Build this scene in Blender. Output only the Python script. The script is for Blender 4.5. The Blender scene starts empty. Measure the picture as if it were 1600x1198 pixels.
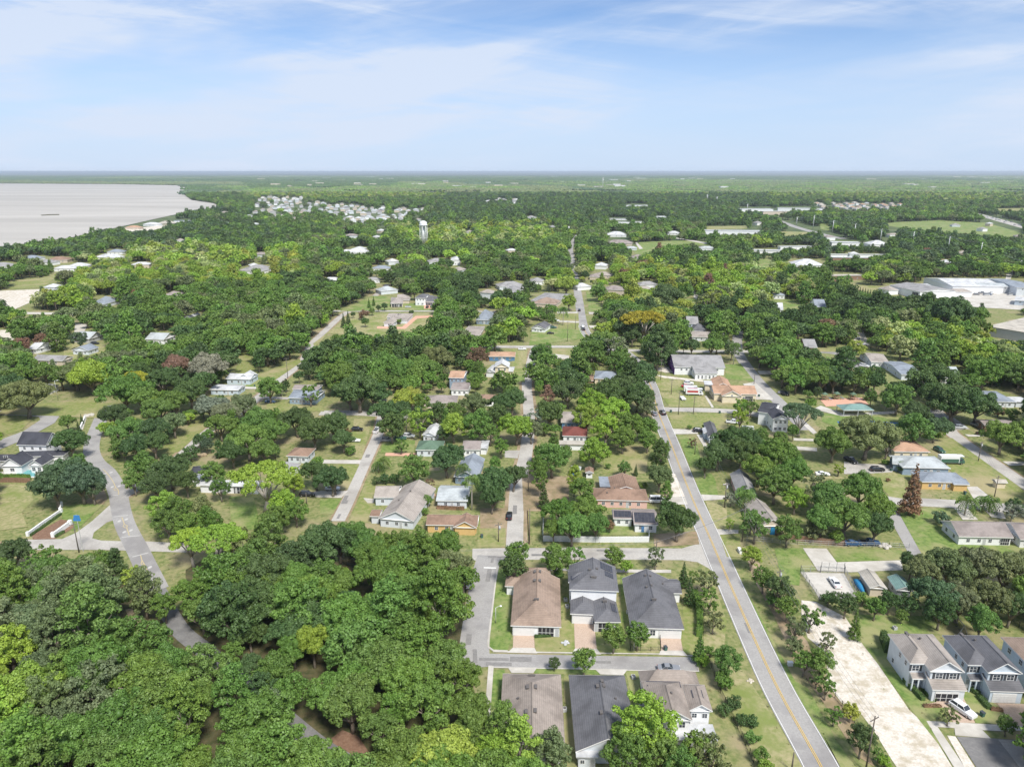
import bpy, math, random
import numpy as np
from mathutils import Vector, Matrix
rnd = random.Random(7)
scene = bpy.context.scene
col = scene.collection

# ------------------------------------------------------------ camera
W0, H0, FPX = 1600.0, 1198.0, 1110.0
CAM_H = 100.0
PITCH = math.atan((599 - 268) / FPX)          # below the horizon
cam_d = bpy.data.cameras.new('camera')
cam = bpy.data.objects.new('camera', cam_d)
col.objects.link(cam)
cam.location = (0, 0, CAM_H)
cam.rotation_euler = (math.radians(90) - PITCH, 0, 0)
cam_d.sensor_fit = 'HORIZONTAL'
cam_d.sensor_width = 36.0
cam_d.lens = 36.0 * FPX / W0
cam_d.clip_start = 1.0
cam_d.clip_end = 200000.0
scene.camera = cam

# ------------------------------------------------------------ light
SUN_EL, SUN_AZ = math.radians(54), math.radians(152)     # azimuth clockwise from +Y
world = bpy.data.worlds.new('World')
scene.world = world
world.use_nodes = True
wn, wl = world.node_tree.nodes, world.node_tree.links
wn.clear()
w_out = wn.new('ShaderNodeOutputWorld')
w_bg = wn.new('ShaderNodeBackground')
w_sky = wn.new('ShaderNodeTexSky')
w_sky.sky_type = 'NISHITA'
w_sky.sun_disc = False
w_sky.sun_elevation = SUN_EL
w_sky.sun_rotation = SUN_AZ
w_sky.altitude = 100
w_sky.air_density = 0.72
w_sky.dust_density = 0.2
w_sky.ozone_density = 5.0
w_bg.inputs['Strength'].default_value = 0.08
# thin high cirrus: streaked noise on the plane of the clouds
tc = wn.new('ShaderNodeTexCoord')
sep = wn.new('ShaderNodeSeparateXYZ')
wl.new(tc.outputs['Generated'], sep.inputs[0])
def wmath(op, a, b=None, c=None):
    n = wn.new('ShaderNodeMath'); n.operation = op
    for i, v in enumerate((a, b, c)):
        if v is None: continue
        if isinstance(v, (int, float)): n.inputs[i].default_value = v
        else: wl.new(v, n.inputs[i])
    return n.outputs[0]
comb = wn.new('ShaderNodeCombineXYZ')
wl.new(sep.outputs[0], comb.inputs[0]); wl.new(wmath('MULTIPLY', sep.outputs[2], 2.2), comb.inputs[1]); wl.new(wmath('MULTIPLY', sep.outputs[1], .35), comb.inputs[2])
def wnoise(scale, rot, stretch, detail, dist, off, rough=0.55):
    mp = wn.new('ShaderNodeMapping'); mp.vector_type = 'TEXTURE'
    mp.inputs['Rotation'].default_value = (0, 0, math.radians(rot))
    mp.inputs['Scale'].default_value = (stretch, 1.0, 1.0)
    mp.inputs['Location'].default_value = off
    wl.new(comb.outputs[0], mp.inputs[0])
    nz = wn.new('ShaderNodeTexNoise')
    nz.inputs['Scale'].default_value = scale
    nz.inputs['Detail'].default_value = detail
    nz.inputs['Roughness'].default_value = rough
    nz.inputs['Distortion'].default_value = dist
    wl.new(mp.outputs[0], nz.inputs['Vector'])
    return nz.outputs['Fac']
def wramp(fac, p0, p1):
    r = wn.new('ShaderNodeMapRange'); r.interpolation_type = 'SMOOTHSTEP'
    wl.new(fac, r.inputs['Value'])
    r.inputs['From Min'].default_value = p0; r.inputs['From Max'].default_value = p1
    return r.outputs[0]
big = wramp(wnoise(3.2, 16, 2.2, 4, 0.5, (.55, .42, 0)), 0.36, 0.60)
streak = wramp(wnoise(7.0, 20, 4.0, 10, 0.5, (.31, .72, 0), 0.62), 0.36, 0.62)
wisp = wramp(wnoise(11.0, -14, 5.0, 10, 0.8, (0.62, .19, 0), 0.62), 0.42, 0.68)
cl = wmath('ADD', wmath('MULTIPLY', big, 0.22), wmath('MULTIPLY', wmath('MULTIPLY', streak, wmath('ADD', big, 0.25)), 0.78))
cl = wmath('ADD', cl, wmath('MULTIPLY', wmath('MULTIPLY', wisp, wmath('ADD', big, .35)), 0.45))
cl = wmath('MINIMUM', cl, 0.92)
mixc = wn.new('ShaderNodeMixRGB')
wl.new(cl, mixc.inputs[0])
mixc.inputs[2].default_value = (4.55, 5.15, 6.2, 1)
# the veil of moist air low over the horizon
veil = wn.new('ShaderNodeMapRange'); veil.interpolation_type = 'SMOOTHERSTEP'; wl.new(sep.outputs[2], veil.inputs['Value'])
veil.inputs['From Min'].default_value = -0.02; veil.inputs['From Max'].default_value = 0.24; veil.inputs['To Min'].default_value = .9; veil.inputs['To Max'].default_value = 0.0
mixv = wn.new('ShaderNodeMixRGB'); wl.new(veil.outputs[0], mixv.inputs[0]); wl.new(w_sky.outputs[0], mixv.inputs[1]); mixv.inputs[2].default_value = (3.75, 4.6, 6.0, 1)
wl.new(mixv.outputs[0], mixc.inputs[1]); wl.new(mixc.outputs[0], w_bg.inputs[0]); wl.new(w_bg.outputs[0], w_out.inputs[0])

sun_d = bpy.data.lights.new('sun', 'SUN')
sun_d.energy = 2.9
sun_d.angle = math.radians(13.0)
sun_d.color = (1.0, 0.955, 0.88)
sun = bpy.data.objects.new('sun', sun_d)
col.objects.link(sun)
sdir = Vector((math.sin(SUN_AZ) * math.cos(SUN_EL), math.cos(SUN_AZ) * math.cos(SUN_EL), math.sin(SUN_EL)))
sun.rotation_euler = sdir.to_track_quat('Z', 'Y').to_euler()
sun.location = (0, 0, 400)
scene.view_settings.view_transform = 'Standard'
scene.view_settings.look = 'None'
scene.view_settings.gamma = 1.0
scene.view_settings.exposure = 0.95
scene.cycles.max_bounces = 5
scene.cycles.diffuse_bounces = 3
scene.cycles.glossy_bounces = 2
scene.cycles.transmission_bounces = 3
scene.cycles.transparent_max_bounces = 4
scene.cycles.volume_bounces = 0

# ------------------------------------------------------------ photo frames -> ground
FR = dict(A=(720, 840, 3.3475), B=(1080, 840, 3.077), C=(500, 600, 4.436), D=(820, 600, 4.436), E=(1150, 600, 3.5556),
          F=(0, 620, 4.436), G=(200, 600, 4.436), H=(0, 850, 3.4425), I=(0, 250, 3.81), J=(400, 250, 3.81), K=(800, 250, 3.81),
          L=(1180, 250, 3.81), M=(0, 440, 3.81), N=(400, 440, 3.81), O=(800, 440, 3.81), P=(1180, 440, 3.81),
          Q=(400, 850, 3.442), R=(900, 480, 5.333), S=(0, 640, 7.985), T=(1360, 960, 6.304), U=(560, 440, 8.0),
          V=(1380, 400, 7.27), W=(640, 540, 7.27), X=(0, 0, 1.0))
def fp(f, x, y):
    a = FR[f]; return (a[0] + x / a[2], a[1] + y / a[2])
def fps(f, pts): return [fp(f, x, y) for x, y in pts]
cp, sp = math.cos(PITCH), math.sin(PITCH)
def ray(px, py):
    u, v = (px - W0 / 2) / FPX, -(py - H0 / 2) / FPX
    return Vector((u, cp + v * sp, -sp + v * cp))
def G(px, py, z=0.0):
    d = ray(px, py)
    t = (z - CAM_H) / d.z
    return Vector((d.x * t, d.y * t, z))
def depth_of(p): return p[1] * cp - (p[2] - CAM_H) * sp
def proj(x, y, z):
    zc_ = y * cp - (z - CAM_H) * sp
    yc_ = y * sp + (z - CAM_H) * cp
    return W0 / 2 + FPX * x / zc_, H0 / 2 - FPX * yc_ / zc_
def inpoly(x, y, poly):
    x = np.asarray(x); y = np.asarray(y)
    c = np.zeros(x.shape, bool); n = len(poly)
    for i in range(n):
        x0, y0 = poly[i]; x1, y1 = poly[(i + 1) % n]
        if y0 == y1: continue
        c ^= ((y0 > y) != (y1 > y)) & (x < (x1 - x0) * (y - y0) / (y1 - y0) + x0)
    return c

# ------------------------------------------------------------ mesh builder
def tag(o, label=None, cat=None, group=None, kind=None):
    if label: o['label'] = label
    if cat: o['category'] = cat
    if group: o['group'] = group
    if kind: o['kind'] = kind
    return o
def empty(name, loc, rz=0.0):
    o = bpy.data.objects.new(name, None); col.objects.link(o)
    o.location = loc; o.rotation_euler = (0, 0, rz); o.empty_display_size = 1
    return o
class MB:
    def __init__(s): s.v = []; s.f = []; s.m = []
    def face(s, pts, mi=0):
        b = len(s.v); s.v += [tuple(p) for p in pts]; s.f.append(tuple(range(b, b + len(pts)))); s.m.append(mi)
    def box(s, x0, y0, z0, x1, y1, z1, mi=0, M=None):
        c = [(x0, y0, z0), (x1, y0, z0), (x1, y1, z0), (x0, y1, z0), (x0, y0, z1), (x1, y0, z1), (x1, y1, z1), (x0, y1, z1)]
        if M is not None: c = [tuple(M @ Vector(p)) for p in c]
        b = len(s.v); s.v += c
        for q in ((0, 3, 2, 1), (4, 5, 6, 7), (0, 1, 5, 4), (1, 2, 6, 5), (2, 3, 7, 6), (3, 0, 4, 7)):
            s.f.append(tuple(b + i for i in q)); s.m.append(mi)
    def loft(s, rings, mi=0, caps=True):
        n = len(rings[0]); b = len(s.v)
        for r in rings: s.v += [tuple(p) for p in r]
        for k in range(len(rings) - 1):
            for i in range(n):
                j = (i + 1) % n
                s.f.append((b + k * n + i, b + k * n + j, b + (k + 1) * n + j, b + (k + 1) * n + i)); s.m.append(mi)
        if caps:
            s.f.append(tuple(b + i for i in reversed(range(n)))); s.m.append(mi)
            s.f.append(tuple(b + (len(rings) - 1) * n + i for i in range(n))); s.m.append(mi)
    def tube(s, pts, rad, n=6, mi=0):
        pts = [Vector(p) for p in pts]
        if isinstance(rad, (int, float)): rad = [rad] * len(pts)
        rings = []
        for i, p in enumerate(pts):
            d = (pts[min(i + 1, len(pts) - 1)] - pts[max(i - 1, 0)]).normalized()
            a = d.orthogonal().normalized() if abs(d.z) > .95 else d.cross(Vector((0, 0, 1))).normalized()
            b_ = d.cross(a)
            rings.append([p + (a * math.cos(t) + b_ * math.sin(t)) * rad[i] for t in (2 * math.pi * k / n for k in range(n))])
        s.loft(rings, mi)
    def prism(s, poly, z0, z1, mi=0):
        s.loft([[(x, y, z0) for x, y in poly], [(x, y, z1) for x, y in poly]], mi)
    def blob(s, c, r, mi=0, n=10, m=6, squash=1.0, jit=0.0, rg=rnd):
        rings = []
        for i in range(m + 1):
            ph = math.pi * (i + .02) / (m + .04) - math.pi / 2
            rings.append([(c[0] + r * math.cos(ph) * math.cos(t) * (1 + rg.uniform(-jit, jit)),
                           c[1] + r * math.cos(ph) * math.sin(t) * (1 + rg.uniform(-jit, jit)),
                           c[2] + r * squash * math.sin(ph)) for t in (2 * math.pi * k / n for k in range(n))])
        s.loft(rings, mi)
    def build(s, name, mats, parent=None, smooth=False, loc=None):
        me = bpy.data.meshes.new(name)
        me.from_pydata(s.v, [], s.f); 
        if not isinstance(mats, (list, tuple)): mats = [mats]
        for m in mats: me.materials.append(m)
        me.polygons.foreach_set('material_index', s.m)
        if smooth: me.polygons.foreach_set('use_smooth', [True] * len(s.f))
        me.update()
        o = bpy.data.objects.new(name, me); col.objects.link(o)
        if parent: o.parent = parent
        if loc is not None: o.location = loc
        return o
def children(o): return [c for c in o.children]
def copy_tree(o, parent=None):
    c = o.copy(); col.objects.link(c); c.parent = parent
    for ch in list(o.children): copy_tree(ch, c)
    return c

# ------------------------------------------------------------ materials
def mat(name, base=(0.5, 0.5, 0.5), rough=0.8, metal=0.0):
    m = bpy.data.materials.new(name); m.use_nodes = True
    b = m.node_tree.nodes['Principled BSDF']
    b.inputs['Base Color'].default_value = (*base, 1); b.inputs['Roughness'].default_value = rough
    b.inputs['Metallic'].default_value = metal
    b.inputs['Specular IOR Level'].default_value = 0.35
    return m
def nmat(name, c1, c2, scale=1.0, rough=0.85, detail=6, dist=0.0, c3=None, scale3=0.1, lo=.35, hi=.65, coord='Object', stretch=(1, 1, 1), bump=0.0, spec=0.3):
    """two colours mixed by noise in metres; optional third colour in larger patches"""
    m = mat(name, c1, rough); nt = m.node_tree; N, L = nt.nodes, nt.links
    b = N['Principled BSDF']; b.inputs['Specular IOR Level'].default_value = spec
    if coord == 'World':
        g = N.new('ShaderNodeNewGeometry'); src = g.outputs['Position']
    else:
        t = N.new('ShaderNodeTexCoord'); src = t.outputs['Object']
    mp = N.new('ShaderNodeMapping'); mp.inputs['Scale'].default_value = stretch; L.new(src, mp.inputs[0])
    def nz(sc, de, off):
        n = N.new('ShaderNodeTexNoise'); n.inputs['Scale'].default_value = sc; n.inputs['Detail'].default_value = de
        n.inputs['Distortion'].default_value = dist; n.inputs['Roughness'].default_value = 0.6
        if off:
            v = N.new('ShaderNodeVectorMath'); v.operation = 'ADD'; v.inputs[1].default_value = off
            L.new(mp.outputs[0], v.inputs[0]); L.new(v.outputs[0], n.inputs['Vector'])
        else: L.new(mp.outputs[0], n.inputs['Vector'])
        return n
    n1 = nz(scale, detail, None)
    r1 = N.new('ShaderNodeMapRange'); r1.inputs['From Min'].default_value = lo; r1.inputs['From Max'].default_value = hi
    L.new(n1.outputs['Fac'], r1.inputs['Value'])
    mx = N.new('ShaderNodeMixRGB'); L.new(r1.outputs[0], mx.inputs[0])
    mx.inputs[1].default_value = (*c1, 1); mx.inputs[2].default_value = (*c2, 1)
    out = mx.outputs[0]
    if c3:
        n3 = nz(scale3, 4, (31.7, 12.3, 5.0))
        r3 = N.new('ShaderNodeMapRange'); r3.inputs['From Min'].default_value = .46; r3.inputs['From Max'].default_value = .64
        L.new(n3.outputs['Fac'], r3.inputs['Value'])
        m3 = N.new('ShaderNodeMixRGB'); L.new(r3.outputs[0], m3.inputs[0]); L.new(out, m3.inputs[1]); m3.inputs[2].default_value = (*c3, 1)
        out = m3.outputs[0]
    L.new(out, b.inputs['Base Color'])
    if bump:
        bp = N.new('ShaderNodeBump'); bp.inputs['Strength'].default_value = bump; bp.inputs['Distance'].default_value = 0.3
        L.new(n1.outputs['Fac'], bp.inputs['Height']); L.new(bp.outputs[0], b.inputs['Normal'])
    return m
# ------------------------------------------------------------ ground materials
M = {}
M['lawn'] = nmat('lawn', (0.15, 0.20, 0.045), (0.25, 0.25, 0.10), 0.7, c3=(0.32, 0.28, 0.15), scale3=0.06, coord='World', bump=.2, lo=.38, hi=.6, detail=12)
M['green_lawn'] = nmat('green_lawn', (0.10, 0.17, 0.035), (0.19, 0.25, 0.07), 0.8, c3=(0.27, 0.27, 0.12), scale3=0.12, detail=12, lo=.38, hi=.6, coord='World', bump=.2)
M['dry_lawn'] = nmat('dry_lawn', (0.22, 0.23, 0.09), (0.35, 0.31, 0.17), 0.8, lo=.38, hi=.6, detail=12, c3=(0.18, 0.22, 0.06), scale3=0.10, coord='World', bump=.2)
M['dirt'] = nmat('dirt', (0.30, 0.22, 0.14), (0.20, 0.17, 0.09), 0.5, c3=(0.36, 0.28, 0.19), scale3=0.15, coord='World', bump=.3)
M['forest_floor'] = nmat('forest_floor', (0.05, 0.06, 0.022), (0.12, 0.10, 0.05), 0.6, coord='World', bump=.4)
M['sand'] = nmat('sand', (0.54, 0.49, 0.42), (0.68, 0.64, 0.58), 2.2, c3=(0.44, 0.39, 0.30), scale3=0.5, coord='World', bump=.5, detail=10)
M['mulch'] = nmat('mulch', (0.16, 0.09, 0.06), (0.24, 0.15, 0.10), 1.5, coord='World')
M['asphalt'] = nmat('asphalt', (0.29, 0.28, 0.27), (0.36, 0.35, 0.335), 2.5, c3=(0.25, 0.24, 0.235), scale3=0.12, coord='World', detail=9)
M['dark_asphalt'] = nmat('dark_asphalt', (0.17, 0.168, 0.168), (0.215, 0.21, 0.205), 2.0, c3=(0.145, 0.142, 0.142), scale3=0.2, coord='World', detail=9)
M['old_asphalt'] = nmat('old_asphalt', (0.38, 0.36, 0.33), (0.46, 0.44, 0.405), 1.6, c3=(0.32, 0.30, 0.275), scale3=0.10, coord='World', detail=9)
M['concrete'] = nmat('concrete', (0.47, 0.445, 0.40), (0.54, 0.515, 0.47), 0.8, c3=(0.40, 0.375, 0.33), scale3=0.15, coord='World', detail=9)
M['paver'] = nmat('paver', (0.40, 0.30, 0.23), (0.50, 0.39, 0.31), 5.0, coord='World', detail=3)
M['red_clay'] = nmat('red_clay', (0.62, 0.36, 0.26), (0.55, 0.33, 0.24), 0.6, coord='World')
M['court_blue'] = nmat('court_blue', (0.05, 0.12, 0.30), (0.06, 0.14, 0.34), 1.0, coord='World')
M['pool_water'] = mat('pool_water', (0.12, 0.35, 0.36), .1)
M['yellow_paint'] = mat('yellow_paint', (0.62, 0.42, 0.10), .7)
M['faded_yellow'] = mat('faded_yellow', (0.46, 0.38, 0.22), .8); M['faded_white'] = mat('faded_white', (0.47, 0.46, 0.44), .8)
M['white_paint'] = mat('white_paint', (0.72, 0.72, 0.70), .7)

# one sheet out to the horizon: grass nearby, wooded country further off
m = mat('terrain', (0.1, 0.12, 0.05), 0.95); nt = m.node_tree; N, L = nt.nodes, nt.links
geo = N.new('ShaderNodeNewGeometry')
def g_noise(scale, detail, st=(1, 1, 1)):
    mp = N.new('ShaderNodeMapping'); mp.inputs['Scale'].default_value = st; L.new(geo.outputs['Position'], mp.inputs[0])
    n = N.new('ShaderNodeTexNoise'); n.inputs['Scale'].default_value = scale; n.inputs['Detail'].default_value = detail
    n.inputs['Roughness'].default_value = .62; L.new(mp.outputs[0], n.inputs['Vector']); return n.outputs['Fac']
def g_mix(f, a, b, lo, hi):
    r = N.new('ShaderNodeMapRange'); r.inputs['From Min'].default_value = lo; r.inputs['From Max'].default_value = hi; L.new(f, r.inputs['Value'])
    x = N.new('ShaderNodeMixRGB'); L.new(r.outputs[0], x.inputs[0])
    for i, c in ((1, a), (2, b)):
        if isinstance(c, tuple): x.inputs[i].default_value = (*c, 1)
        else: L.new(c, x.inputs[i])
    return x.outputs[0]
near = g_mix(g_noise(0.7, 12), (0.12, 0.16, 0.045), (0.25, 0.245, 0.105), .38, .6)
near = g_mix(g_noise(0.06, 9), near, (0.30, 0.25, 0.15), .5, .66)
mid = g_mix(g_noise(0.03, 8), (0.05, 0.08, 0.03), (0.12, 0.15, 0.06), .4, .62)
far = g_mix(g_noise(0.0016, 8, (1, .7, 1)), (0.045, 0.075, 0.04), (0.11, 0.145, 0.07), .42, .60)
far = g_mix(g_noise(0.006, 6, (1, .6, 1)), far, (0.22, 0.23, 0.16), .60, .72)
sepg = N.new('ShaderNodeSeparateXYZ'); L.new(geo.outputs['Position'], sepg.inputs[0])
g1 = g_mix(sepg.outputs[1], near, mid, 900.0, 1100.0)
g2 = g_mix(sepg.outputs[1], g1, far, 2600.0, 3200.0)
L.new(g2, N['Principled BSDF'].inputs['Base Color'])
M['terrain'] = m
b = MB()
ys = [-400, -50, 60, 200, 500, 1000, 2000, 5000, 12000, 30000, 70000]
for i in range(len(ys) - 1):
    for k in range(-8, 8):
        w0, w1 = 90 + max(ys[i], 0) * .14 + 60, 90 + max(ys[i + 1], 0) * .14 + 60
        b.face([(k * w0, ys[i], 0), ((k + 1) * w0, ys[i], 0), ((k + 1) * w1, ys[i + 1], 0), (k * w1, ys[i + 1], 0)])
g = b.build('ground', M['terrain']); tag(g, kind='structure')

zoff = [0.0]
SHEETS = []; PAVED = []
def sheet(name, pts, m, z, frame='X'):
    """a flat piece of ground, its outline given by the points where it is seen"""
    zoff[0] += 0.0007
    if name not in ('forest_ground',): SHEETS.append(fps(frame, pts))
    if m in ('concrete', 'paver', 'asphalt', 'dark_asphalt', 'old_asphalt', 'sand', 'court_blue', 'red_clay'): PAVED.append(fps(frame, pts))
    P_ = [G(*fp(frame, x, y)) for x, y in pts]
    if sum((P_[i].x * P_[(i + 1) % len(P_)].y - P_[(i + 1) % len(P_)].x * P_[i].y) for i in range(len(P_))) < 0: P_.reverse()
    b = MB(); b.face([(p.x, p.y, z + zoff[0]) for p in P_])
    o = b.build(name, M[m]); tag(o, kind='structure'); return o
def smooth_line(P_, k=6):
    out = []
    for i in range(len(P_) - 1):
        p0, p1, p2, p3 = P_[max(i - 1, 0)], P_[i], P_[i + 1], P_[min(i + 2, len(P_) - 1)]
        for j in range(k):
            t = j / k
            out.append(0.5 * ((2 * p1) + (p2 - p0) * t + (2 * p0 - 5 * p1 + 4 * p2 - p3) * t * t + (3 * p1 - p0 - 3 * p2 + p3) * t ** 3))
    out.append(P_[-1]); return out
def ribbon_pts(line, off, w, z):
    """quads along a ground line, shifted sideways by off"""
    b = MB(); L_ = []
    for i, p in enumerate(line):
        d = (line[min(i + 1, len(line) - 1)] - line[max(i - 1, 0)]); d.z = 0; d.normalize()
        s_ = Vector((d.y, -d.x, 0)); L_.append((p + s_ * (off - w / 2), p + s_ * (off + w / 2)))
    for i in range(len(L_) - 1):
        a, b_, c, d = L_[i][0], L_[i][1], L_[i + 1][1], L_[i + 1][0]
        b.face([(a.x, a.y, z), (b_.x, b_.y, z), (c.x, c.y, z), (d.x, d.y, z)])
    return b
ROADS = []
def road(name, pts, w, m='old_asphalt', z=0.06, frame='X', k=6, verge=None):
    zoff[0] += 0.0007
    P_ = [G(*fp(frame, x, y)) for x, y in pts]
    line = smooth_line(P_, k)
    if verge:
        zz = zoff[0]
        o = ribbon_pts(line, 0, w + verge, z - .03 + zz).build('road_verge', M['dirt']); tag(o, kind='structure')
    o = ribbon_pts(line, 0, w, z + zoff[0]).build(name, M[m]); tag(o, kind='structure')
    ROADS.append((line, w)); return line
def marking(name, line, off, w, z=0.135, m='yellow_paint', dash=None):
    o = ribbon_pts(line, off, w, z).build(name, M[m]); tag(o, kind='structure'); return o

# ------------------------------------------------------------ roads
ml = road('main_road', [(1315, 1265), (1283, 1198), (1261, 1158), (1211, 1067), (1157, 950), (1109, 840), (1078.5, 771), (1047, 690), (1027.5, 641), (1018, 606), (1001, 575),
                        (980, 553), (957, 541), (932, 532), (916, 521), (909, 500), (904, 465), (898, 430), (893, 402), (892, 386), (899, 372), (920, 348)], 6.6, 'asphalt', z=0.075)
near_ml = [p for p in ml if p.y < 480]
marking('centre_line', near_ml, -0.16, 0.13); marking('centre_line', near_ml, 0.16, 0.13)
marking('edge_line', near_ml, -3.05, 0.14, m='white_paint'); marking('edge_line', near_ml, 3.05, 0.14, m='white_paint')
road('cross_street', [(738, 866), (800, 865), (900, 865), (1000, 865), (1098, 866)], 6.2, 'old_asphalt', z=0.045)
sheet('street_corner', [(1060, 858), (1088, 850), (1093, 838), (1122, 905), (1108, 888), (1090, 878), (1060, 874)], 'old_asphalt', 0.03)
road('side_street', [(742, 1043), (741, 1030), (742, 1000), (750, 940), (758, 895), (765, 868)], 6.6, 'asphalt', z=0.05)
road('short_street', [(730, 1031), (760, 1031), (900, 1034), (1089, 1037)], 4.3, 'asphalt', z=.07)
road('middle_street', [(804, 866), (804, 850), (806, 803), (809, 758), (819, 722), (824, 690), (827, 655), (823, 600), (827, 575), (834, 550), (838, 541)], 4.8, 'old_asphalt', verge=2.4)
road('far_cross_street', [(690, 541), (800, 542), (902, 542), (975, 547), (1073, 549), (1160, 549), (1272, 551)], 6.0)
road('curved_street', [(1262, 549), (1290, 550), (1316, 555), (1337, 571), (1352, 583)], 6.2, 'asphalt', z=.052)
road('west_street', [(528, 814), (545, 780), (565, 735), (591, 678), (596, 655), (600, 640)], 4.1, verge=1.5)
road('west_cross_street', [(500, 645), (545, 645), (590, 647), (640, 650)], 6.0)
road('long_street', [(606, 444), (594, 456), (566, 475), (536, 492), (510, 515), (487, 538), (471, 566), (429, 600), (380, 640), (340, 664), (318, 680), (293, 703), (250, 738), (190, 776)], 4.6, verge=2.4, z=.05)
road('lawn_street', [(505, 486), (600, 486), (680, 486), (760, 487), (830, 489)], 5.0)
road('park_street', [(1154, 500), (1153, 521), (1152, 545), (1163, 567), (1186, 597), (1215, 626), (1240, 652), (1262, 672)], 6.0, 'asphalt')
road('church_street', [(1030, 639), (1060, 640), (1110, 641), (1160, 644), (1190, 650)], 5.6)
road('east_street', [(1462, 640), (1480, 668), (1495, 683), (1530, 708), (1570, 735), (1620, 770)], 5.6, verge=1.5)
road('east_cross_street', [(1380, 781), (1450, 785), (1520, 789), (1640, 798)], 6.0, 'old_asphalt')
road('asphalt_lane', [(1386, 786), (1397, 806), (1415, 835), (1432, 866), (1438, 878)], 4.0, 'asphalt', z=.05)
road('distant_highway', fps('L', [(120, 355), (230, 395), (330, 425), (430, 450), (530, 470)]), 15, 'asphalt')
road('distant_highway', fps('L', [(1180, 290), (1300, 318), (1420, 350), (1520, 378), (1640, 410)]), 22, 'old_asphalt')
road('left_boulevard', fps('M', [(60, 188), (180, 188), (320, 190), (460, 192)]), 8, 'concrete')
# the curving lane at left and the junction
ll = road('curving_lane', fps('F', [(760, 60), (735, 95), (705, 140), (680, 200), (642, 300), (635, 380), (665, 450), (740, 520), (790, 600), (820, 680), (838, 780), (865, 880), (912, 980), (955, 1060), (1017, 1190), (1090, 1340)]), 5.4, 'asphalt', z=.085)
road('shaded_lane', fps('F', [(1017, 1190), (1090, 1340)]) + fps('H', [(960, 450), (1100, 570), (1240, 690), (1420, 840)]) + [(496, 1164), (556, 1202), (640, 1262)], 4.0, 'dark_asphalt', z=.08)  # shade of the wood put into the colour, darker than the open lane
sheet('junction', [(150, 990), (430, 985), (530, 940), (640, 860), (760, 750), (800, 850), (740, 870), (650, 940), (640, 980), (700, 995), (850, 1000), (1000, 1000), (1190, 1010), (1300, 1015), (1300, 1078), (1190, 1075), (890, 1065), (720, 1060), (150, 1060)], 'old_asphalt', .055, 'F')
sheet('worn_edge', [(-200, 1000), (200, 1000), (200, 1062), (-200, 1070)], 'dirt', .03, 'F')
def mark_line(name, pts, w, m, frame='F', z=.135):
    P_ = [G(*fp(frame, x, y)) for x, y in pts]
    return marking(name, smooth_line(P_, 4), 0, w * .8, z, {'yellow_paint': 'faded_yellow', 'white_paint': 'faded_white'}[m])
mark_line('centre_line', [(715, 503), (750, 540), (785, 590), (803, 632)], .3, 'yellow_paint')
mark_line('centre_line', [(803, 632), (820, 648), (822, 680)], .3, 'yellow_paint')
mark_line('centre_line', [(800, 630), (790, 640), (806, 652), (820, 645)], .25, 'yellow_paint', z=.14)
mark_line('stop_line', [(770, 687), (822, 680)], .5, 'white_paint')
mark_line('stop_line', [(788, 833), (888, 822)], .5, 'white_paint')
mark_line('centre_line', [(845, 835), (858, 870), (862, 885)], .3, 'yellow_paint')
mark_line('centre_line', [(862, 885), (882, 895), (880, 910), (897, 962)], .3, 'yellow_paint')
mark_line('centre_line', [(862, 885), (855, 900), (880, 912)], .25, 'yellow_paint', z=.14)
mark_line('stop_line', [(845, 974), (967, 963)], .5, 'white_paint')
mark_line('stop_line', [(918, 1110), (1028, 1082)], .5, 'white_paint')
mark_line('centre_line', [(975, 1098), (985, 1135), (1000, 1160), (1012, 1178)], .3, 'yellow_paint')
mark_line('centre_line', [(985, 1135), (980, 1160), (1005, 1172), (1040, 1250)], .3, 'yellow_paint', z=.14)
for x, y in ((728, 535), (770, 525), (778, 625), (826, 620), (827, 862), (876, 850), (862, 938), (908, 926), (984, 1192), (1040, 1182)):
    p = G(*fp('F', x, y)); b = MB()
    b.prism([(p.x + .45 * math.cos(t), p.y + .7 * math.sin(t)) for t in (2 * math.pi * k / 10 for k in range(10))], .1, .135)
    tag(b.build('pavement_marking', M['faded_white']), kind='structure')

# ------------------------------------------------------------ ground patches
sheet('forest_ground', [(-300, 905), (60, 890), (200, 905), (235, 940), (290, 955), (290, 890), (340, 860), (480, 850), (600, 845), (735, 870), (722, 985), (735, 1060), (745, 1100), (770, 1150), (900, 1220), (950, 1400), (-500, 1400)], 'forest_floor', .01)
sheet('leaf_litter', [(515, 1155), (535, 1140), (560, 1150), (590, 1195), (575, 1205), (545, 1185)], 'mulch', .02)
sheet('dirt_clearing', [(196, 952), (206, 950), (222, 965), (232, 982), (212, 990), (204, 975)], 'dirt', .022)
sheet('sand_lot', [(530, 300), (600, 308), (740, 380), (800, 470), (900, 610), (1050, 830), (1130, 900), (1200, 1010), (1260, 1110), (1320, 1240), (1080, 1240), (960, 1060), (880, 930), (820, 850), (720, 790), (650, 690), (655, 560), (560, 480), (530, 380)], 'sand', .03, 'B')
sheet('lawn', [(140, 560), (190, 165), (255, 170), (262, 250), (256, 470), (262, 530), (245, 590), (165, 590)], 'green_lawn', .02, 'A')
sheet('lawn', [(525, 460), (560, 240), (575, 440), (592, 450), (597, 600), (395, 600), (385, 520), (525, 520)], 'lawn', .02, 'A')
sheet('lawn', [(700, 450), (835, 440), (865, 190), (890, 468), (1000, 520), (1040, 528), (1045, 605), (712, 605)], 'dry_lawn', .02, 'A')
sheet('lawn', [(835, 190), (865, 190), (888, 450), (840, 440)], 'green_lawn', .024, 'A')
sheet('lawn', [(1145, 528), (1168, 475), (1155, 300), (1200, 300), (1260, 480), (1240, 560), (1215, 615), (1165, 600)], 'lawn', .02, 'A')
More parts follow.
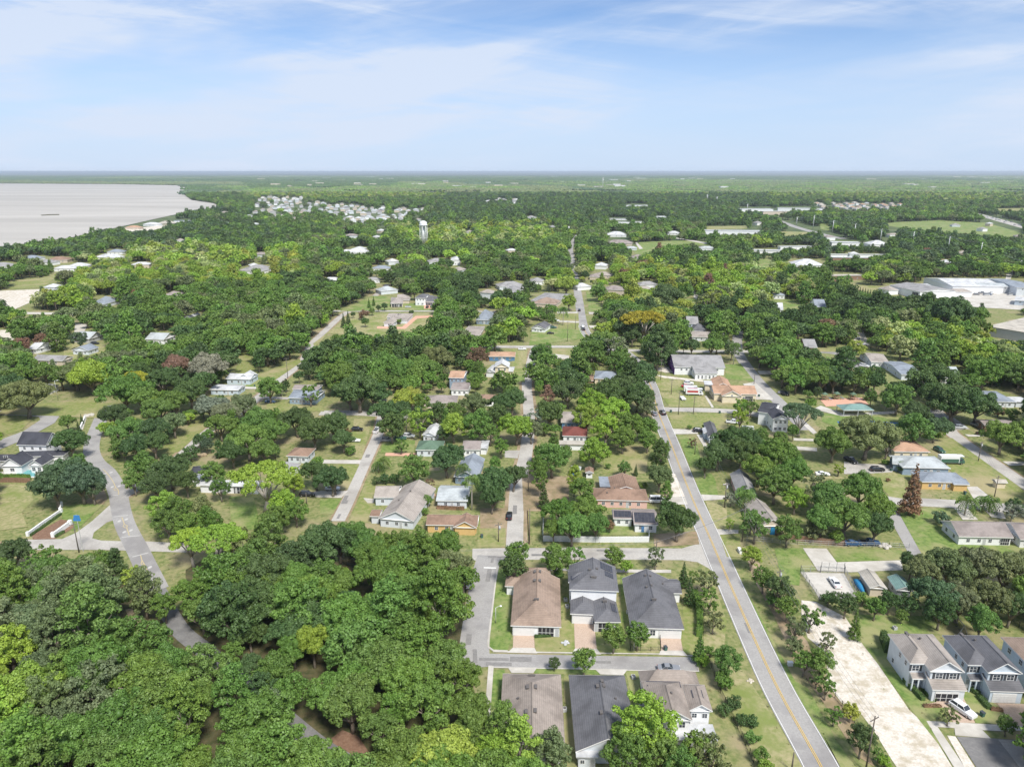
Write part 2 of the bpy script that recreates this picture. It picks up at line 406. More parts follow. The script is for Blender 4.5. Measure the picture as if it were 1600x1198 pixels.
sheet('lawn', [(160, 690), (230, 690), (212, 960), (150, 960)], 'green_lawn', .02, 'A')
sheet('lawn', [(540, 725), (582, 725), (600, 1120), (540, 1120)], 'lawn', .02, 'A')
sheet('lawn', [(385, 682), (700, 682), (735, 715), (385, 708)], 'green_lawn', .02, 'A')
sheet('lawn', [(860, 692), (935, 692), (945, 880), (905, 880)], 'green_lawn', .02, 'A')
sheet('sidewalk', [(145, 665), (172, 672), (152, 960), (122, 955)], 'concrete', .07, 'A')
sheet('kerb', [(187, 165), (193, 165), (150, 540), (150, 570), (180, 592), (590, 600), (1050, 606), (1225, 617), (1225, 622), (1050, 611), (590, 606), (175, 599), (141, 575), (138, 550)], 'concrete', .1, 'A')
sheet('kerb', [(150, 676), (600, 684), (935, 692), (1240, 696), (1225, 622), (1232, 622), (1248, 702), (935, 697), (600, 689), (150, 681)], 'concrete', .1, 'A')
sheet('sidewalk', [(330, 155), (500, 160), (815, 165), (1100, 168), (1100, 184), (815, 181), (500, 172), (330, 168)], 'concrete', .05, 'A')
for nm, pts, mm in (('driveway', [(275, 512), (383, 512), (386, 580), (272, 578)], 'paver'), ('driveway_apron', [(272, 576), (386, 578), (400, 606), (244, 602)], 'concrete'),
                    ('driveway', [(592, 442), (697, 446), (712, 585), (597, 583)], 'paver'), ('driveway_apron', [(597, 581), (712, 583), (735, 612), (580, 608)], 'concrete'),
                    ('driveway', [(1040, 522), (1150, 526), (1162, 593), (1048, 592)], 'paver'), ('driveway_apron', [(1045, 590), (1163, 592), (1185, 618), (1035, 614)], 'concrete'),
                    ('driveway_apron', [(245, 678), (400, 680), (378, 710), (265, 708)], 'concrete'), ('driveway_apron', [(700, 686), (872, 690), (850, 720), (730, 716)], 'concrete'),
                    ('kerb', [(168, 585), (245, 588), (245, 600), (168, 598)], 'concrete')):
    sheet(nm, pts, mm, .115 if 'apron' in nm else .05, 'A')
sheet('stop_line', [(120, 155), (185, 157), (185, 163), (120, 161)], 'white_paint', .12, 'A')
# across the main road
sheet('concrete_pad', [(537, 50), (650, 52), (700, 118), (1010, 108), (1018, 155), (770, 166), (610, 160)], 'concrete', .04, 'B')
sheet('gravel_yard', [(525, 165), (735, 172), (800, 285), (620, 300), (590, 250)], 'concrete', .035, 'B')
sheet('lawn', [(400, 50), (535, 50), (600, 155), (525, 165), (520, 230), (440, 220)], 'green_lawn', .02, 'B')
sheet('lawn', [(660, 50), (1010, 60), (1030, 105), (700, 115)], 'green_lawn', .02, 'B')
sheet('lawn', [(800, 370), (1250, 380), (1180, 460), (960, 460), (1040, 700), (1120, 790), (1260, 800), (1160, 880), (1290, 1120), (1060, 830), (900, 610), (800, 480)], 'green_lawn', .024, 'B')
sheet('lawn', [(200, 160), (280, 280), (430, 560), (560, 800), (740, 1110), (780, 1240), (790, 1240), (700, 1090), (480, 700), (300, 330)], 'green_lawn', .02, 'B')
sheet('lawn', [(440, 660), (560, 720), (700, 980), (800, 1110), (735, 1110), (560, 830)], 'green_lawn', .02, 'B')
sheet('road_shoulder', [(155, 560), (250, 640), (420, 900), (540, 1100), (600, 1240), (380, 1240), (260, 1000), (180, 800), (60, 560), (60, 200), (110, 220), (170, 400)], 'dry_lawn', .014, 'B')
sheet('bare_earth', [(255, 60), (300, 60), (420, 330), (560, 500), (640, 700), (760, 840), (880, 1100), (800, 1050), (640, 800), (500, 600), (400, 380), (300, 200)], 'dirt', .02, 'B')
sheet('lawn', [(1310, 740), (1380, 740), (1500, 830), (1550, 900), (1370, 890), (1310, 800)], 'green_lawn', .034, 'B')
sheet('sidewalk', [(1130, 880), (1500, 900), (1640, 905), (1640, 925), (1490, 930), (1400, 925), (1440, 965), (1270, 950), (1265, 915), (1185, 910), (1320, 1110), (1390, 1220), (1345, 1220), (1255, 1090)], 'concrete', .05, 'B')
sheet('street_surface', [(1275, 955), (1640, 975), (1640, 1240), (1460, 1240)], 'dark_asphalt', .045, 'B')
sheet('street_surface', [(1475, 970), (1640, 978), (1640, 1190), (1560, 1080)], 'asphalt', .07, 'B')
sheet('sand_strip', [(1230, 950), (1270, 955), (1450, 1240), (1390, 1240)], 'sand', .035, 'B')
sheet('driveway', [(1110, 690), (1180, 770), (1230, 770), (1310, 770), (1365, 890), (1260, 890), (1230, 820), (1120, 800), (1180, 790), (1090, 700)], 'paver', .04, 'B')
sheet('driveway', [(1470, 795), (1640, 800), (1640, 915), (1550, 905)], 'paver', .04, 'B')
# yards and drives in the older streets
for f, name, pts, mm in (
    ('C', 'driveway', [(0, 525), (285, 527), (275, 553), (0, 550)], 'concrete'), ('C', 'driveway', [(0, 740), (195, 742), (150, 788), (0, 785)], 'concrete'),
    ('C', 'driveway', [(455, 477), (740, 480), (740, 500), (450, 498)], 'red_clay'), ('C', 'driveway', [(300, 790), (380, 795), (370, 825), (330, 825)], 'concrete'),
    ('C', 'lawn', [(235, 240), (365, 240), (290, 520), (210, 500)], 'dry_lawn'), ('C', 'lawn', [(130, 556), (275, 556), (190, 735), (100, 735)], 'lawn'),
    ('C', 'lawn', [(0, 790), (150, 792), (90, 900), (0, 900)], 'green_lawn'), ('C', 'lawn', [(320, 680), (400, 680), (345, 960), (200, 960)], 'lawn'),
    ('C', 'lawn', [(440, 380), (660, 390), (650, 470), (420, 475)], 'green_lawn'), ('C', 'lawn', [(1110, 880), (1290, 880), (1285, 1130), (1090, 1130)], 'lawn'),
    ('C', 'yard', [(1110, 860), (1300, 860), (1290, 1000), (1110, 1000)], 'dirt'), ('C', 'driveway', [(1280, 460), (1385, 460), (1370, 515), (1280, 510)], 'old_asphalt'),
    ('C', 'yard', [(1400, 640), (1560, 640), (1560, 880), (1410, 880)], 'dirt'), ('C', 'lawn', [(720, 600), (930, 600), (900, 700), (740, 700)], 'lawn'),
    ('D', 'yard', [(560, 430), (860, 430), (840, 620), (540, 620)], 'lawn'), ('D', 'driveway', [(985, 780), (1110, 785), (1130, 835), (985, 835)], 'concrete'),
    ('D', 'road_shoulder', [(1010, 620), (1040, 620), (1110, 780), (1010, 785)], 'sand'), ('D', 'driveway', [(1020, 310), (1200, 318), (1200, 345), (1040, 348)], 'concrete'),
    ('D', 'driveway', [(1190, 350), (1225, 350), (1270, 440), (1250, 450)], 'concrete'), ('D', 'lawn', [(1000, 215), (1400, 200), (1400, 310), (1020, 300)], 'lawn'),
    ('D', 'lawn', [(1060, 355), (1180, 370), (1220, 520), (1320, 660), (1340, 770), (1220, 765)], 'green_lawn'), ('D', 'driveway', [(1220, 765), (1440, 775), (1440, 795), (1240, 808)], 'concrete'),
    ('D', 'lawn', [(1250, 810), (1400, 800), (1400, 1000), (1320, 1000)], 'dry_lawn'), ('D', 'driveway', [(1325, 1005), (1480, 1012), (1480, 1035), (1345, 1045)], 'concrete'),
    ('D', 'lawn', [(1350, 1045), (1490, 1040), (1500, 1198), (1400, 1198)], 'lawn'), ('D', 'yard', [(400, 980), (930, 985), (930, 1050), (400, 1045)], 'green_lawn'),
    ('D', 'yard', [(0, 640), (310, 640), (300, 870), (0, 870)], 'dirt'), ('D', 'bare_earth', [(890, 1040), (1190, 1020), (1210, 1110), (900, 1130)], 'dirt'),
    ('E', 'lawn', [(470, 165), (900, 170), (930, 240), (600, 250), (480, 210)], 'green_lawn'), ('E', 'lawn', [(1080, 310), (1200, 300), (1600, 590), (1600, 660), (1320, 640), (1190, 480)], 'lawn'),
    ('E', 'lawn', [(740, 490), (930, 490), (950, 640), (850, 625)], 'dry_lawn'), ('E', 'driveway', [(600, 430), (650, 440), (870, 450), (870, 490), (700, 500), (600, 500)], 'old_asphalt'),
    ('E', 'driveway', [(1280, 570), (1340, 570), (1440, 650), (1330, 655)], 'concrete'), ('E', 'lawn', [(890, 690), (1200, 695), (1180, 760), (1250, 880), (1600, 880), (1600, 960), (1040, 960)], 'green_lawn'),
    ('E', 'driveway', [(1210, 690), (1290, 695), (1345, 755), (1260, 755)], 'concrete'), ('E', 'driveway', [(1380, 700), (1480, 705), (1500, 750), (1420, 740)], 'concrete'),
    ('E', 'driveway', [(370, 480), (600, 520), (600, 525), (380, 530)], 'dry_lawn'), ('E', 'path', [(430, 140), (470, 120), (600, 165), (880, 150), (900, 165), (590, 180)], 'concrete'),
    ('E', 'path', [(320, 300), (430, 305), (430, 318), (320, 315)], 'concrete'), ('E', 'path', [(320, 345), (450, 355), (450, 375), (330, 365)], 'concrete'),
    ('E', 'path', [(370, 225), (400, 225), (450, 270), (430, 280)], 'concrete'), ('E', 'playground_surface', [(465, 85), (700, 75), (740, 115), (500, 125)], 'red_clay'),
    ('E', 'driveway', [(1480, 430), (1640, 432), (1640, 450), (1520, 455)], 'concrete'), ('E', 'driveway', [(1270, 280), (1400, 285), (1400, 292), (1290, 292)], 'concrete'),
    ('E', 'sports_court', [(560, 208), (720, 204), (900, 214), (925, 248), (600, 250)], 'court_blue'), ('E', 'parking', [(1040, 160), (1200, 180), (1300, 250), (1180, 260)], 'old_asphalt'),
    ('S', 'patio', [(0, 780), (270, 730), (430, 735), (560, 760), (440, 850), (0, 850)], 'concrete'),
    ('R', 'lawn', [(640, 570), (880, 610), (880, 690), (700, 700)], 'dry_lawn'), ('R', 'lawn', [(690, 710), (880, 710), (1080, 745), (1120, 830), (780, 830)], 'dry_lawn'),
    ('R', 'dirt_drive', [(640, 560), (760, 575), (1060, 610), (1060, 622), (740, 592)], 'sand'), ('R', 'path', [(1070, 740), (1090, 740), (1150, 835), (1130, 838)], 'concrete'),
    ('R', 'yellow_sand', [(610, 520), (700, 500), (770, 500), (810, 548), (740, 545), (680, 530)], 'sand'), ('R', 'lawn', [(1240, 480), (1370, 470), (1490, 620), (1250, 600)], 'green_lawn'),
    ('R', 'path', [(1390, 640), (1490, 625), (1640, 760), (1640, 775), (1500, 770)], 'concrete'), ('R', 'driveway', [(1510, 530), (1700, 530), (1700, 560), (1530, 560)], 'concrete'),
    ('F', 'sandy_lot', [(-100, 610), (210, 605), (230, 720), (150, 800), (190, 900), (-100, 940)], 'dry_lawn'), ('F', 'lawn', [(420, 750), (720, 740), (560, 900), (500, 930), (430, 840)], 'green_lawn'),
    ('F', 'mulch_bed', [(220, 960), (420, 850), (500, 860), (510, 910), (380, 985), (230, 990)], 'mulch'), ('F', 'side_lane', [(-60, 95), (130, 100), (360, 112), (415, 130), (380, 180), (180, 290), (0, 365), (-60, 365), (-60, 320), (160, 240), (280, 160), (270, 140), (150, 130), (-60, 125)], 'asphalt'),
    ('F', 'sandy_lot', [(-60, 150), (230, 150), (150, 230), (-60, 300)], 'lawn'), ('F', 'path', [(560, 225), (585, 150), (600, 150), (575, 228)], 'concrete'),
    ('F', 'lawn', [(1040, 430), (1190, 290), (1390, 140), (1440, 190), (1400, 240), (1240, 380)], 'lawn'), ('F', 'bare_earth', [(560, 740), (720, 640), (745, 700), (720, 745)], 'dirt'),
    ('G', 'lawn', [(700, 780), (870, 780), (900, 900), (900, 1010), (720, 1010)], 'green_lawn'), ('G', 'driveway', [(1290, 745), (1520, 742), (1480, 790), (1300, 785)], 'concrete'),
    ('G', 'driveway', [(890, 85), (1110, 92), (1110, 108), (890, 100)], 'old_asphalt'), ('G', 'lawn', [(960, 110), (1340, 150), (1360, 190), (960, 185)], 'lawn'),
    ('N', 'lawn', [(500, 175), (690, 85), (800, 90), (800, 165), (560, 178)], 'green_lawn'), ('N', 'lawn', [(870, 120), (1050, 150), (1050, 172), (850, 172)], 'green_lawn'),
    ('N', 'lawn', [(560, 190), (1080, 190), (1075, 270), (850, 330), (620, 320), (430, 310), (350, 390), (340, 370), (540, 215)], 'dry_lawn'), ('N', 'driveway', [(720, 268), (870, 270), (950, 205), (1075, 203), (1075, 213), (960, 220), (890, 282), (720, 280)], 'red_clay'),
    ('N', 'lawn', [(0, 560), (110, 520), (260, 460), (270, 480), (110, 590), (60, 640), (0, 640)], 'lawn'), ('N', 'driveway', [(1000, 130), (1050, 140), (1050, 162), (1000, 162)], 'red_clay'),
    ('N', 'yard', [(770, 640), (830, 640), (820, 720), (770, 700)], 'dry_lawn'), ('N', 'lawn', [(1520, 540), (1600, 540), (1600, 600), (1520, 590)], 'green_lawn'),
    ('O', 'lawn', [(120, 290), (400, 270), (430, 340), (100, 380)], 'green_lawn'), ('O', 'lawn', [(275, 190), (395, 185), (400, 290), (275, 280)], 'lawn'), ('O', 'lawn', [(440, 60), (480, 60), (550, 180), (460, 180)], 'green_lawn'),
    ('O', 'lawn', [(240, 400), (390, 400), (370, 450), (240, 440)], 'lawn'), ('O', 'driveway', [(455, 262), (620, 262), (620, 275), (465, 277)], 'concrete'), ('O', 'driveway', [(270, 180), (390, 180), (390, 190), (270, 190)], 'concrete'),
    ('O', 'driveway', [(280, 232), (400, 238), (400, 246), (280, 242)], 'concrete'), ('O', 'driveway', [(455, 182), (550, 185), (550, 195), (460, 195)], 'concrete'), ('O', 'yard', [(235, 430), (340, 440), (340, 462), (240, 460)], 'concrete'),
    ('O', 'yard', [(0, 400), (90, 400), (80, 540), (0, 540)], 'dry_lawn'), ('O', 'lawn', [(1020, 100), (1100, 100), (1100, 150), (1040, 150)], 'green_lawn'), ('O', 'driveway', [(1045, 30), (1070, 35), (1120, 100), (1090, 105)], 'concrete'),
    ('P', 'lawn', [(540, 20), (790, 30), (850, 80), (740, 100), (560, 50)], 'lawn'), ('P', 'lawn', [(100, 110), (240, 105), (330, 170), (140, 175)], 'green_lawn'), ('P', 'yard', [(1000, 60), (1400, 60), (1600, 110), (1600, 170), (1260, 150), (1150, 100)], 'concrete'),
    ('P', 'yard', [(580, 290), (640, 290), (680, 380), (590, 385)], 'sand'), ('P', 'lawn', [(310, 395), (540, 395), (560, 420), (320, 418)], 'lawn'), ('P', 'lawn', [(420, 440), (520, 490), (430, 490)], 'green_lawn'),
    ('V', 'yard', [(420, 400), (1100, 400), (1600, 420), (1600, 560), (1000, 590), (850, 520), (430, 460)], 'concrete'), ('V', 'field', [(0, 340), (130, 390), (260, 440), (0, 460)], 'lawn'),
    ('M', 'field', [(-60, 50), (240, 70), (190, 120), (90, 165), (-60, 150)], 'sand'), ('M', 'lawn', [(-60, 290), (90, 288), (80, 350), (-60, 355)], 'sand'), ('M', 'lawn', [(140, 735), (400, 715), (570, 700), (640, 740), (600, 815), (330, 800), (-60, 790)], 'lawn'),
    ('M', 'driveway', [(450, 250), (530, 255), (500, 300), (440, 310)], 'concrete'), ('M', 'lawn', [(1430, 400), (1490, 420), (1530, 550), (1400, 550)], 'lawn'), ('M', 'lawn', [(1470, 570), (1640, 570), (1640, 640), (1400, 625)], 'green_lawn'),
    ('M', 'driveway', [(1400, 625), (1525, 628), (1525, 640), (1400, 640)], 'concrete'), ('M', 'yard', [(380, 330), (640, 380), (640, 420), (380, 480)], 'dry_lawn'),
    ('I', 'field', [(-20, 780), (240, 770), (230, 800), (-20, 810)], 'sand'), ('I', 'lawn', [(40, 720), (260, 700), (400, 640), (260, 760), (40, 770)], 'lawn'), ('I', 'lawn', [(740, 412), (900, 396), (1000, 390), (1000, 400), (900, 420), (760, 428)], 'sand'),
    ('K', 'sports_field', [(720, 535), (760, 490), (990, 480), (1160, 485), (1180, 510), (1040, 505), (840, 530), (830, 560), (740, 565)], 'green_lawn'), ('K', 'path', [(730, 490), (745, 492), (780, 528), (760, 532)], 'concrete'),
    ('K', 'path', [(960, 465), (980, 463), (1180, 495), (1150, 500)], 'concrete'), ('K', 'field', [(1150, 395), (1400, 392), (1400, 410), (1160, 415)], 'dry_lawn'),
    ('L', 'open_field', [(720, 385), (850, 370), (1100, 360), (1380, 375), (1470, 400), (1600, 440), (1640, 470), (1300, 445), (960, 420), (880, 405)], 'green_lawn'), ('L', 'field', [(385, 380), (445, 380), (440, 420), (390, 415)], 'green_lawn'),
    ('L', 'field', [(140, 425), (330, 430), (320, 450), (150, 455)], 'dry_lawn'), ('L', 'field', [(20, 590), (110, 590), (120, 640), (20, 650)], 'green_lawn'), ('L', 'road_bit', [(1500, 660), (1540, 660), (1520, 710), (1490, 710)], 'concrete'),
    ('L', 'field', [(1430, 290), (1640, 285), (1640, 310), (1450, 305)], 'lawn')):
    nm = {'road_bit': 'track'}.get(name, name)
    sheet(nm, pts, mm, {'driveway': .045, 'path': .05}.get(name, .025), f)

M['patch'] = nmat('asphalt_patch', (0.19, 0.185, 0.18), (0.25, 0.24, 0.23), 2.0, coord='World')
# repairs and covers in the old surfaces
rgp = random.Random(21)
for line, w in ROADS[:9]:
    for _ in range(4):
        i = rgp.randrange(1, len(line) - 2); a, d = line[i], (line[i + 1] - line[i])
        if a.y > 420 or d.length < .1: continue
        d.normalize(); L_ = rgp.uniform(1.5, 7); off = rgp.uniform(-w * .3, w * .3); p1 = a + d * L_ / 2; p2 = a + d * L_
        tag(ribbon_pts([a, p1, p2], off, rgp.uniform(.5, 1.6), .116 + rgp.random() * .004).build('road_patch', M['patch']), kind='structure')
# ------------------------------------------------------------ the lake
mw = nmat('lake_water', (0.46, 0.435, 0.395), (0.36, 0.34, 0.305), 0.0022, rough=0.6, coord='World', stretch=(.35, 2.0, 1), lo=.4, hi=.6, detail=10, spec=0.15)
M['water'] = mw
lake = [(-900, 285.2), (0, 286.8), (180, 288), (270, 289.5), (296, 292), (300, 296), (288, 305), (300, 313), (335, 318), (345, 323), (290, 332), (240, 343), (200, 352), (150, 363), (110, 372), (60, 379), (0, 386), (-120, 398), (-900, 430)]
P_ = [G(x, y) for x, y in lake]; P_.reverse()
b = MB(); b.face([(p.x, p.y, .5) for p in P_]); tag(b.build('lake', mw), kind='structure')

q = [G(x, y) for x, y in ((65, 337.5), (80, 336.8), (93, 336.6), (92, 335.2), (76, 335.6), (64, 336.4))]
b = MB(); b.loft([[(p.x, p.y, .3) for p in q], [(p.x, p.y, .9) for p in q]]); o = b.build('reed_bank', M['forest_floor']); tag(o, 'thin dark line of reeds standing out in the lake', 'reeds')
# ------------------------------------------------------------ trees
def foliage_mat(name, tint_default=(0.06, 0.10, 0.03), transl=0.16):
    m = bpy.data.materials.new(name); m.use_nodes = True; nt = m.node_tree; N, L = nt.nodes, nt.links
    N.clear(); out = N.new('ShaderNodeOutputMaterial')
    at = N.new('ShaderNodeAttribute'); at.attribute_type = 'INSTANCER'; at.attribute_name = 'tint'
    la = N.new('ShaderNodeAttribute'); la.attribute_type = 'GEOMETRY'; la.attribute_name = 'leaf'
    sc = N.new('ShaderNodeMapRange'); sc.inputs['To Min'].default_value = 0.62; sc.inputs['To Max'].default_value = 1.45; L.new(la.outputs['Fac'], sc.inputs['Value'])
    vm = N.new('ShaderNodeVectorMath'); vm.operation = 'SCALE'; L.new(at.outputs['Color'], vm.inputs[0]); L.new(sc.outputs[0], vm.inputs['Scale'])
    hs = N.new('ShaderNodeHueSaturation'); L.new(vm.outputs[0], hs.inputs['Color'])
    hr = N.new('ShaderNodeMapRange'); hr.inputs['To Min'].default_value = 0.505; hr.inputs['To Max'].default_value = 0.48; L.new(la.outputs['Fac'], hr.inputs['Value']); L.new(hr.outputs[0], hs.inputs['Hue'])
    d = N.new('ShaderNodeBsdfDiffuse'); L.new(hs.outputs[0], d.inputs['Color'])
    t = N.new('ShaderNodeBsdfTranslucent'); 
    t2 = N.new('ShaderNodeMixRGB'); t2.blend_type = 'MULTIPLY'; t2.inputs[0].default_value = 1; L.new(hs.outputs[0], t2.inputs[1]); t2.inputs[2].default_value = (1.3, 1.25, .5, 1); L.new(t2.outputs[0], t.inputs['Color'])
    gl = N.new('ShaderNodeBsdfGlossy'); gl.inputs['Roughness'].default_value = .5; gl.inputs['Color'].default_value = (.6, .65, .6, 1)
    mx = N.new('ShaderNodeMixShader'); mx.inputs[0].default_value = transl; L.new(d.outputs[0], mx.inputs[1]); L.new(t.outputs[0], mx.inputs[2])
    m2 = N.new('ShaderNodeMixShader'); m2.inputs[0].default_value = .035; L.new(mx.outputs[0], m2.inputs[1]); L.new(gl.outputs[0], m2.inputs[2])
    L.new(m2.outputs[0], out.inputs['Surface']); return m
M['foliage'] = foliage_mat('foliage')
M['bark'] = nmat('bark', (0.16, 0.13, 0.10), (0.26, 0.23, 0.19), 3.0)
M['pale_bark'] = nmat('pale_bark', (0.34, 0.31, 0.27), (0.45, 0.42, 0.37), 3.0)

def lobes_for(shape, R, rg):
    """centres and radii of the leaf clumps; the crown's centre is at z = 0"""
    L_ = []
    def add(c, r): L_.append((np.array(c, float), r))
    if shape == 'oak':
        n = rg.randint(22, 36); asym = rg.uniform(-.28, .28)
        for i in range(n):
            z = 1 - (i + .5) / n * 1.25; a = i * 2.39996 + rg.uniform(-.4, .4)
            r_ = math.sqrt(max(0, 1 - z * z)); rl = R * rg.uniform(.17, .34); k = R * rg.uniform(.72, 1.05) - rl * .7
            add((r_ * math.cos(a) * k * (1 + asym), r_ * math.sin(a) * k * (1 - asym), z * k * .72 * rg.uniform(.8, 1.1)), rl)
        add((0, 0, 0), R * .5)
    elif shape == 'round':
        n = 30
        for i in range(n):
            z = 1 - (i + .5) / n * 1.6; a = i * 2.39996 + rg.uniform(-.4, .4)
            r_ = math.sqrt(max(0, 1 - z * z)); rl = R * rg.uniform(.18, .3); k = R * rg.uniform(.75, 1.05) - rl * .6
            add((r_ * math.cos(a) * k, r_ * math.sin(a) * k, z * k * 1.0), rl)
        add((0, 0, 0), R * .55)
    elif shape == 'tall':
        for i in range(38):
            t = i / 37; z = (t * 2 - .9) * R * 1.25; k = R * (1 - abs(t - .4) * 1.25) * rg.uniform(.5, .95); a = i * 2.39996
            add((k * math.cos(a), k * math.sin(a), z), R * rg.uniform(.2, .34))
    elif shape == 'umbrella':
        for i in range(38):
            t = math.sqrt((i + .5) / 38); a = i * 2.39996 + rg.uniform(-.3, .3); k = R * t * .93
            add((k * math.cos(a), k * math.sin(a), R * .3 * (1 - t * t) + R * rg.uniform(-.05, .05)), R * rg.uniform(.13, .21))
    elif shape == 'cone':
        for i in range(46):
            t = i / 45; a = i * 2.39996; k = R * (1 - t) * .75
            add((k * math.cos(a), k * math.sin(a), (t * 5.0 - 2.3) * R), R * (.34 * (1 - t) + .1))
    elif shape == 'bush':
        for i in range(14):
            z = rg.uniform(-.5, .6); a = i * 2.39996; k = R * rg.uniform(.4, .7)
            add((k * math.cos(a), k * math.sin(a), z * R * .8), R * rg.uniform(.3, .45))
    elif shape == 'wispy':
        for i in range(34):
            z = rg.uniform(-.75, .9); a = i * 2.39996 + rg.uniform(-.5, .5); k = R * rg.uniform(.35, .95) * math.sqrt(1 - z * z * .8)
            add((k * math.cos(a), k * math.sin(a), z * R * .85), R * rg.uniform(.12, .22))
    return L_
def crown_mesh(name, shape, R, nleaf, leaf, seed, core=True, jitter=.55, sparse=1.0, trunk=False):
    rg = random.Random(seed); nr = np.random.RandomState(seed)
    LB = lobes_for(shape, R, rg)
    LM = LB
    if nleaf > 1500:                      # each clump is made of smaller ones
        LB = []
        for c, r in LM:
            for q in range(7 if nleaf > 3000 else 5):
                v = nr.normal(size=3); v[2] = abs(v[2]) * .9 - .15; v /= np.linalg.norm(v); LB.append((c + v * r * .72, r * rg.uniform(.34, .56)))
    C_ = np.array([c for c, r in LB]); Rr = np.array([r for c, r in LB])
    w = Rr ** 2; w = w / w.sum()
    # candidates on the clumps, favouring the outside of the crown
    n = int(nleaf * 2.6); k = nr.choice(len(LB), n, p=w)
    d = nr.normal(size=(n, 3)); d /= np.linalg.norm(d, axis=1)[:, None]
    rad = Rr[k] * (nr.uniform(.78, 1.1, n) + .12 * np.sin(d[:, 0] * 7 + k) * np.cos(d[:, 1] * 6 + k * 2))
    p = C_[k] + d * rad[:, None]
    # drop leaves buried inside another clump
    keep = np.ones(n, bool)
    for j in range(len(LB)):
        dd = np.linalg.norm(p - C_[j], axis=1)
        keep &= ~((dd < Rr[j] * .72) & (k != j))
    keep &= nr.uniform(size=n) < np.where(d[:, 2] < -.4, .35, 1.0)
    p, d, k = p[keep][:nleaf], d[keep][:nleaf], k[keep][:nleaf]; n = len(p)
    nn = d + jitter * nr.normal(size=(n, 3)) + np.array([0, 0, .1]); nn /= np.linalg.norm(nn, axis=1)[:, None]
    t = np.cross(nn, nr.normal(size=(n, 3))); t /= np.linalg.norm(t, axis=1)[:, None]; bt = np.cross(nn, t)
    s = leaf * nr.uniform(.55, 1.35, n); s2 = s * nr.uniform(.55, .9, n)
    a = p + t * s[:, None] * .5; c = p - t * s[:, None] * .5
    b_ = p + bt * s2[:, None] * .5 - nn * (s * .12)[:, None]; e = p - bt * s2[:, None] * .5 - nn * (s * .12)[:, None]
    V = np.stack([a, b_, c, e], 1).reshape(-1, 3); F = np.arange(n * 4).reshape(-1, 4)
    lobetone = nr.uniform(.2, .8, len(LB))
    lf = np.clip(lobetone[k] * .65 + .35 * nr.uniform(0, 1, n), 0, 1)
    verts = [V]; quads = F; nv = n * 4; tris = []; tl = []
    if core:
        ico_v, ico_f = ICO
        for c0, r0 in LM:
            vv = ico_v * r0 * .42 + c0; verts.append(vv); tris.append(ico_f + nv); nv += len(ico_v); tl += [.3] * len(ico_f)
    tm = []
    if trunk:
        b = MB(); z1 = R * .1; zb = -trunk
        b.tube([(0, 0, zb), (R * .02, 0, (zb + z1) / 2), (0, 0, z1)], [R * .09, R * .06, R * .03], 5)
        for a_ in (0, 2.1, 4.2): b.tube([(0, 0, zb * .45), (R * .4 * math.cos(a_), R * .4 * math.sin(a_), zb * .1)], [R * .045, R * .02], 4)
        tv = np.array(b.v); tb = nv; nv += len(tv); verts.append(tv); tm = [tuple(i + tb for i in f) for f in b.f]
    V = np.concatenate(verts); T = np.concatenate(tris) if tris else np.zeros((0, 3), int)
    me = bpy.data.meshes.new(name)
    loops = [quads.reshape(-1), T.reshape(-1)] + [np.array(f) for f in tm]
    sizes = np.array([4] * len(quads) + [3] * len(T) + [len(f) for f in tm])
    me.vertices.add(len(V)); me.vertices.foreach_set('co', V.reshape(-1).astype(np.float32))
    Lo = np.concatenate(loops).astype(np.int32); me.loops.add(len(Lo)); me.loops.foreach_set('vertex_index', Lo)
    st = np.concatenate([[0], np.cumsum(sizes)[:-1]]).astype(np.int32)
    me.polygons.add(len(sizes)); me.polygons.foreach_set('loop_start', st)
    try: me.polygons.foreach_set('loop_total', sizes.astype(np.int32))
    except Exception: pass
    me.materials.append(M['foliage'])
    if trunk: me.materials.append(M['bark'])
    mi = np.zeros(len(sizes), np.int32); mi[len(quads) + len(T):] = 1 if trunk else 0; me.polygons.foreach_set('material_index', mi)
    at = me.attributes.new('leaf', 'FLOAT', 'FACE')
    at.data.foreach_set('value', np.concatenate([lf, np.array(tl), np.zeros(len(tm))]).astype(np.float32))
    me.update(calc_edges=True); me.validate(); return me
def _ico():
    import bmesh
    bm = bmesh.new(); bmesh.ops.create_icosphere(bm, subdivisions=1, radius=1)
    v = np.array([x.co[:] for x in bm.verts]); f = np.array([[q.index for q in x.verts] for x in bm.faces]); bm.free(); return v, f
ICO = _ico()
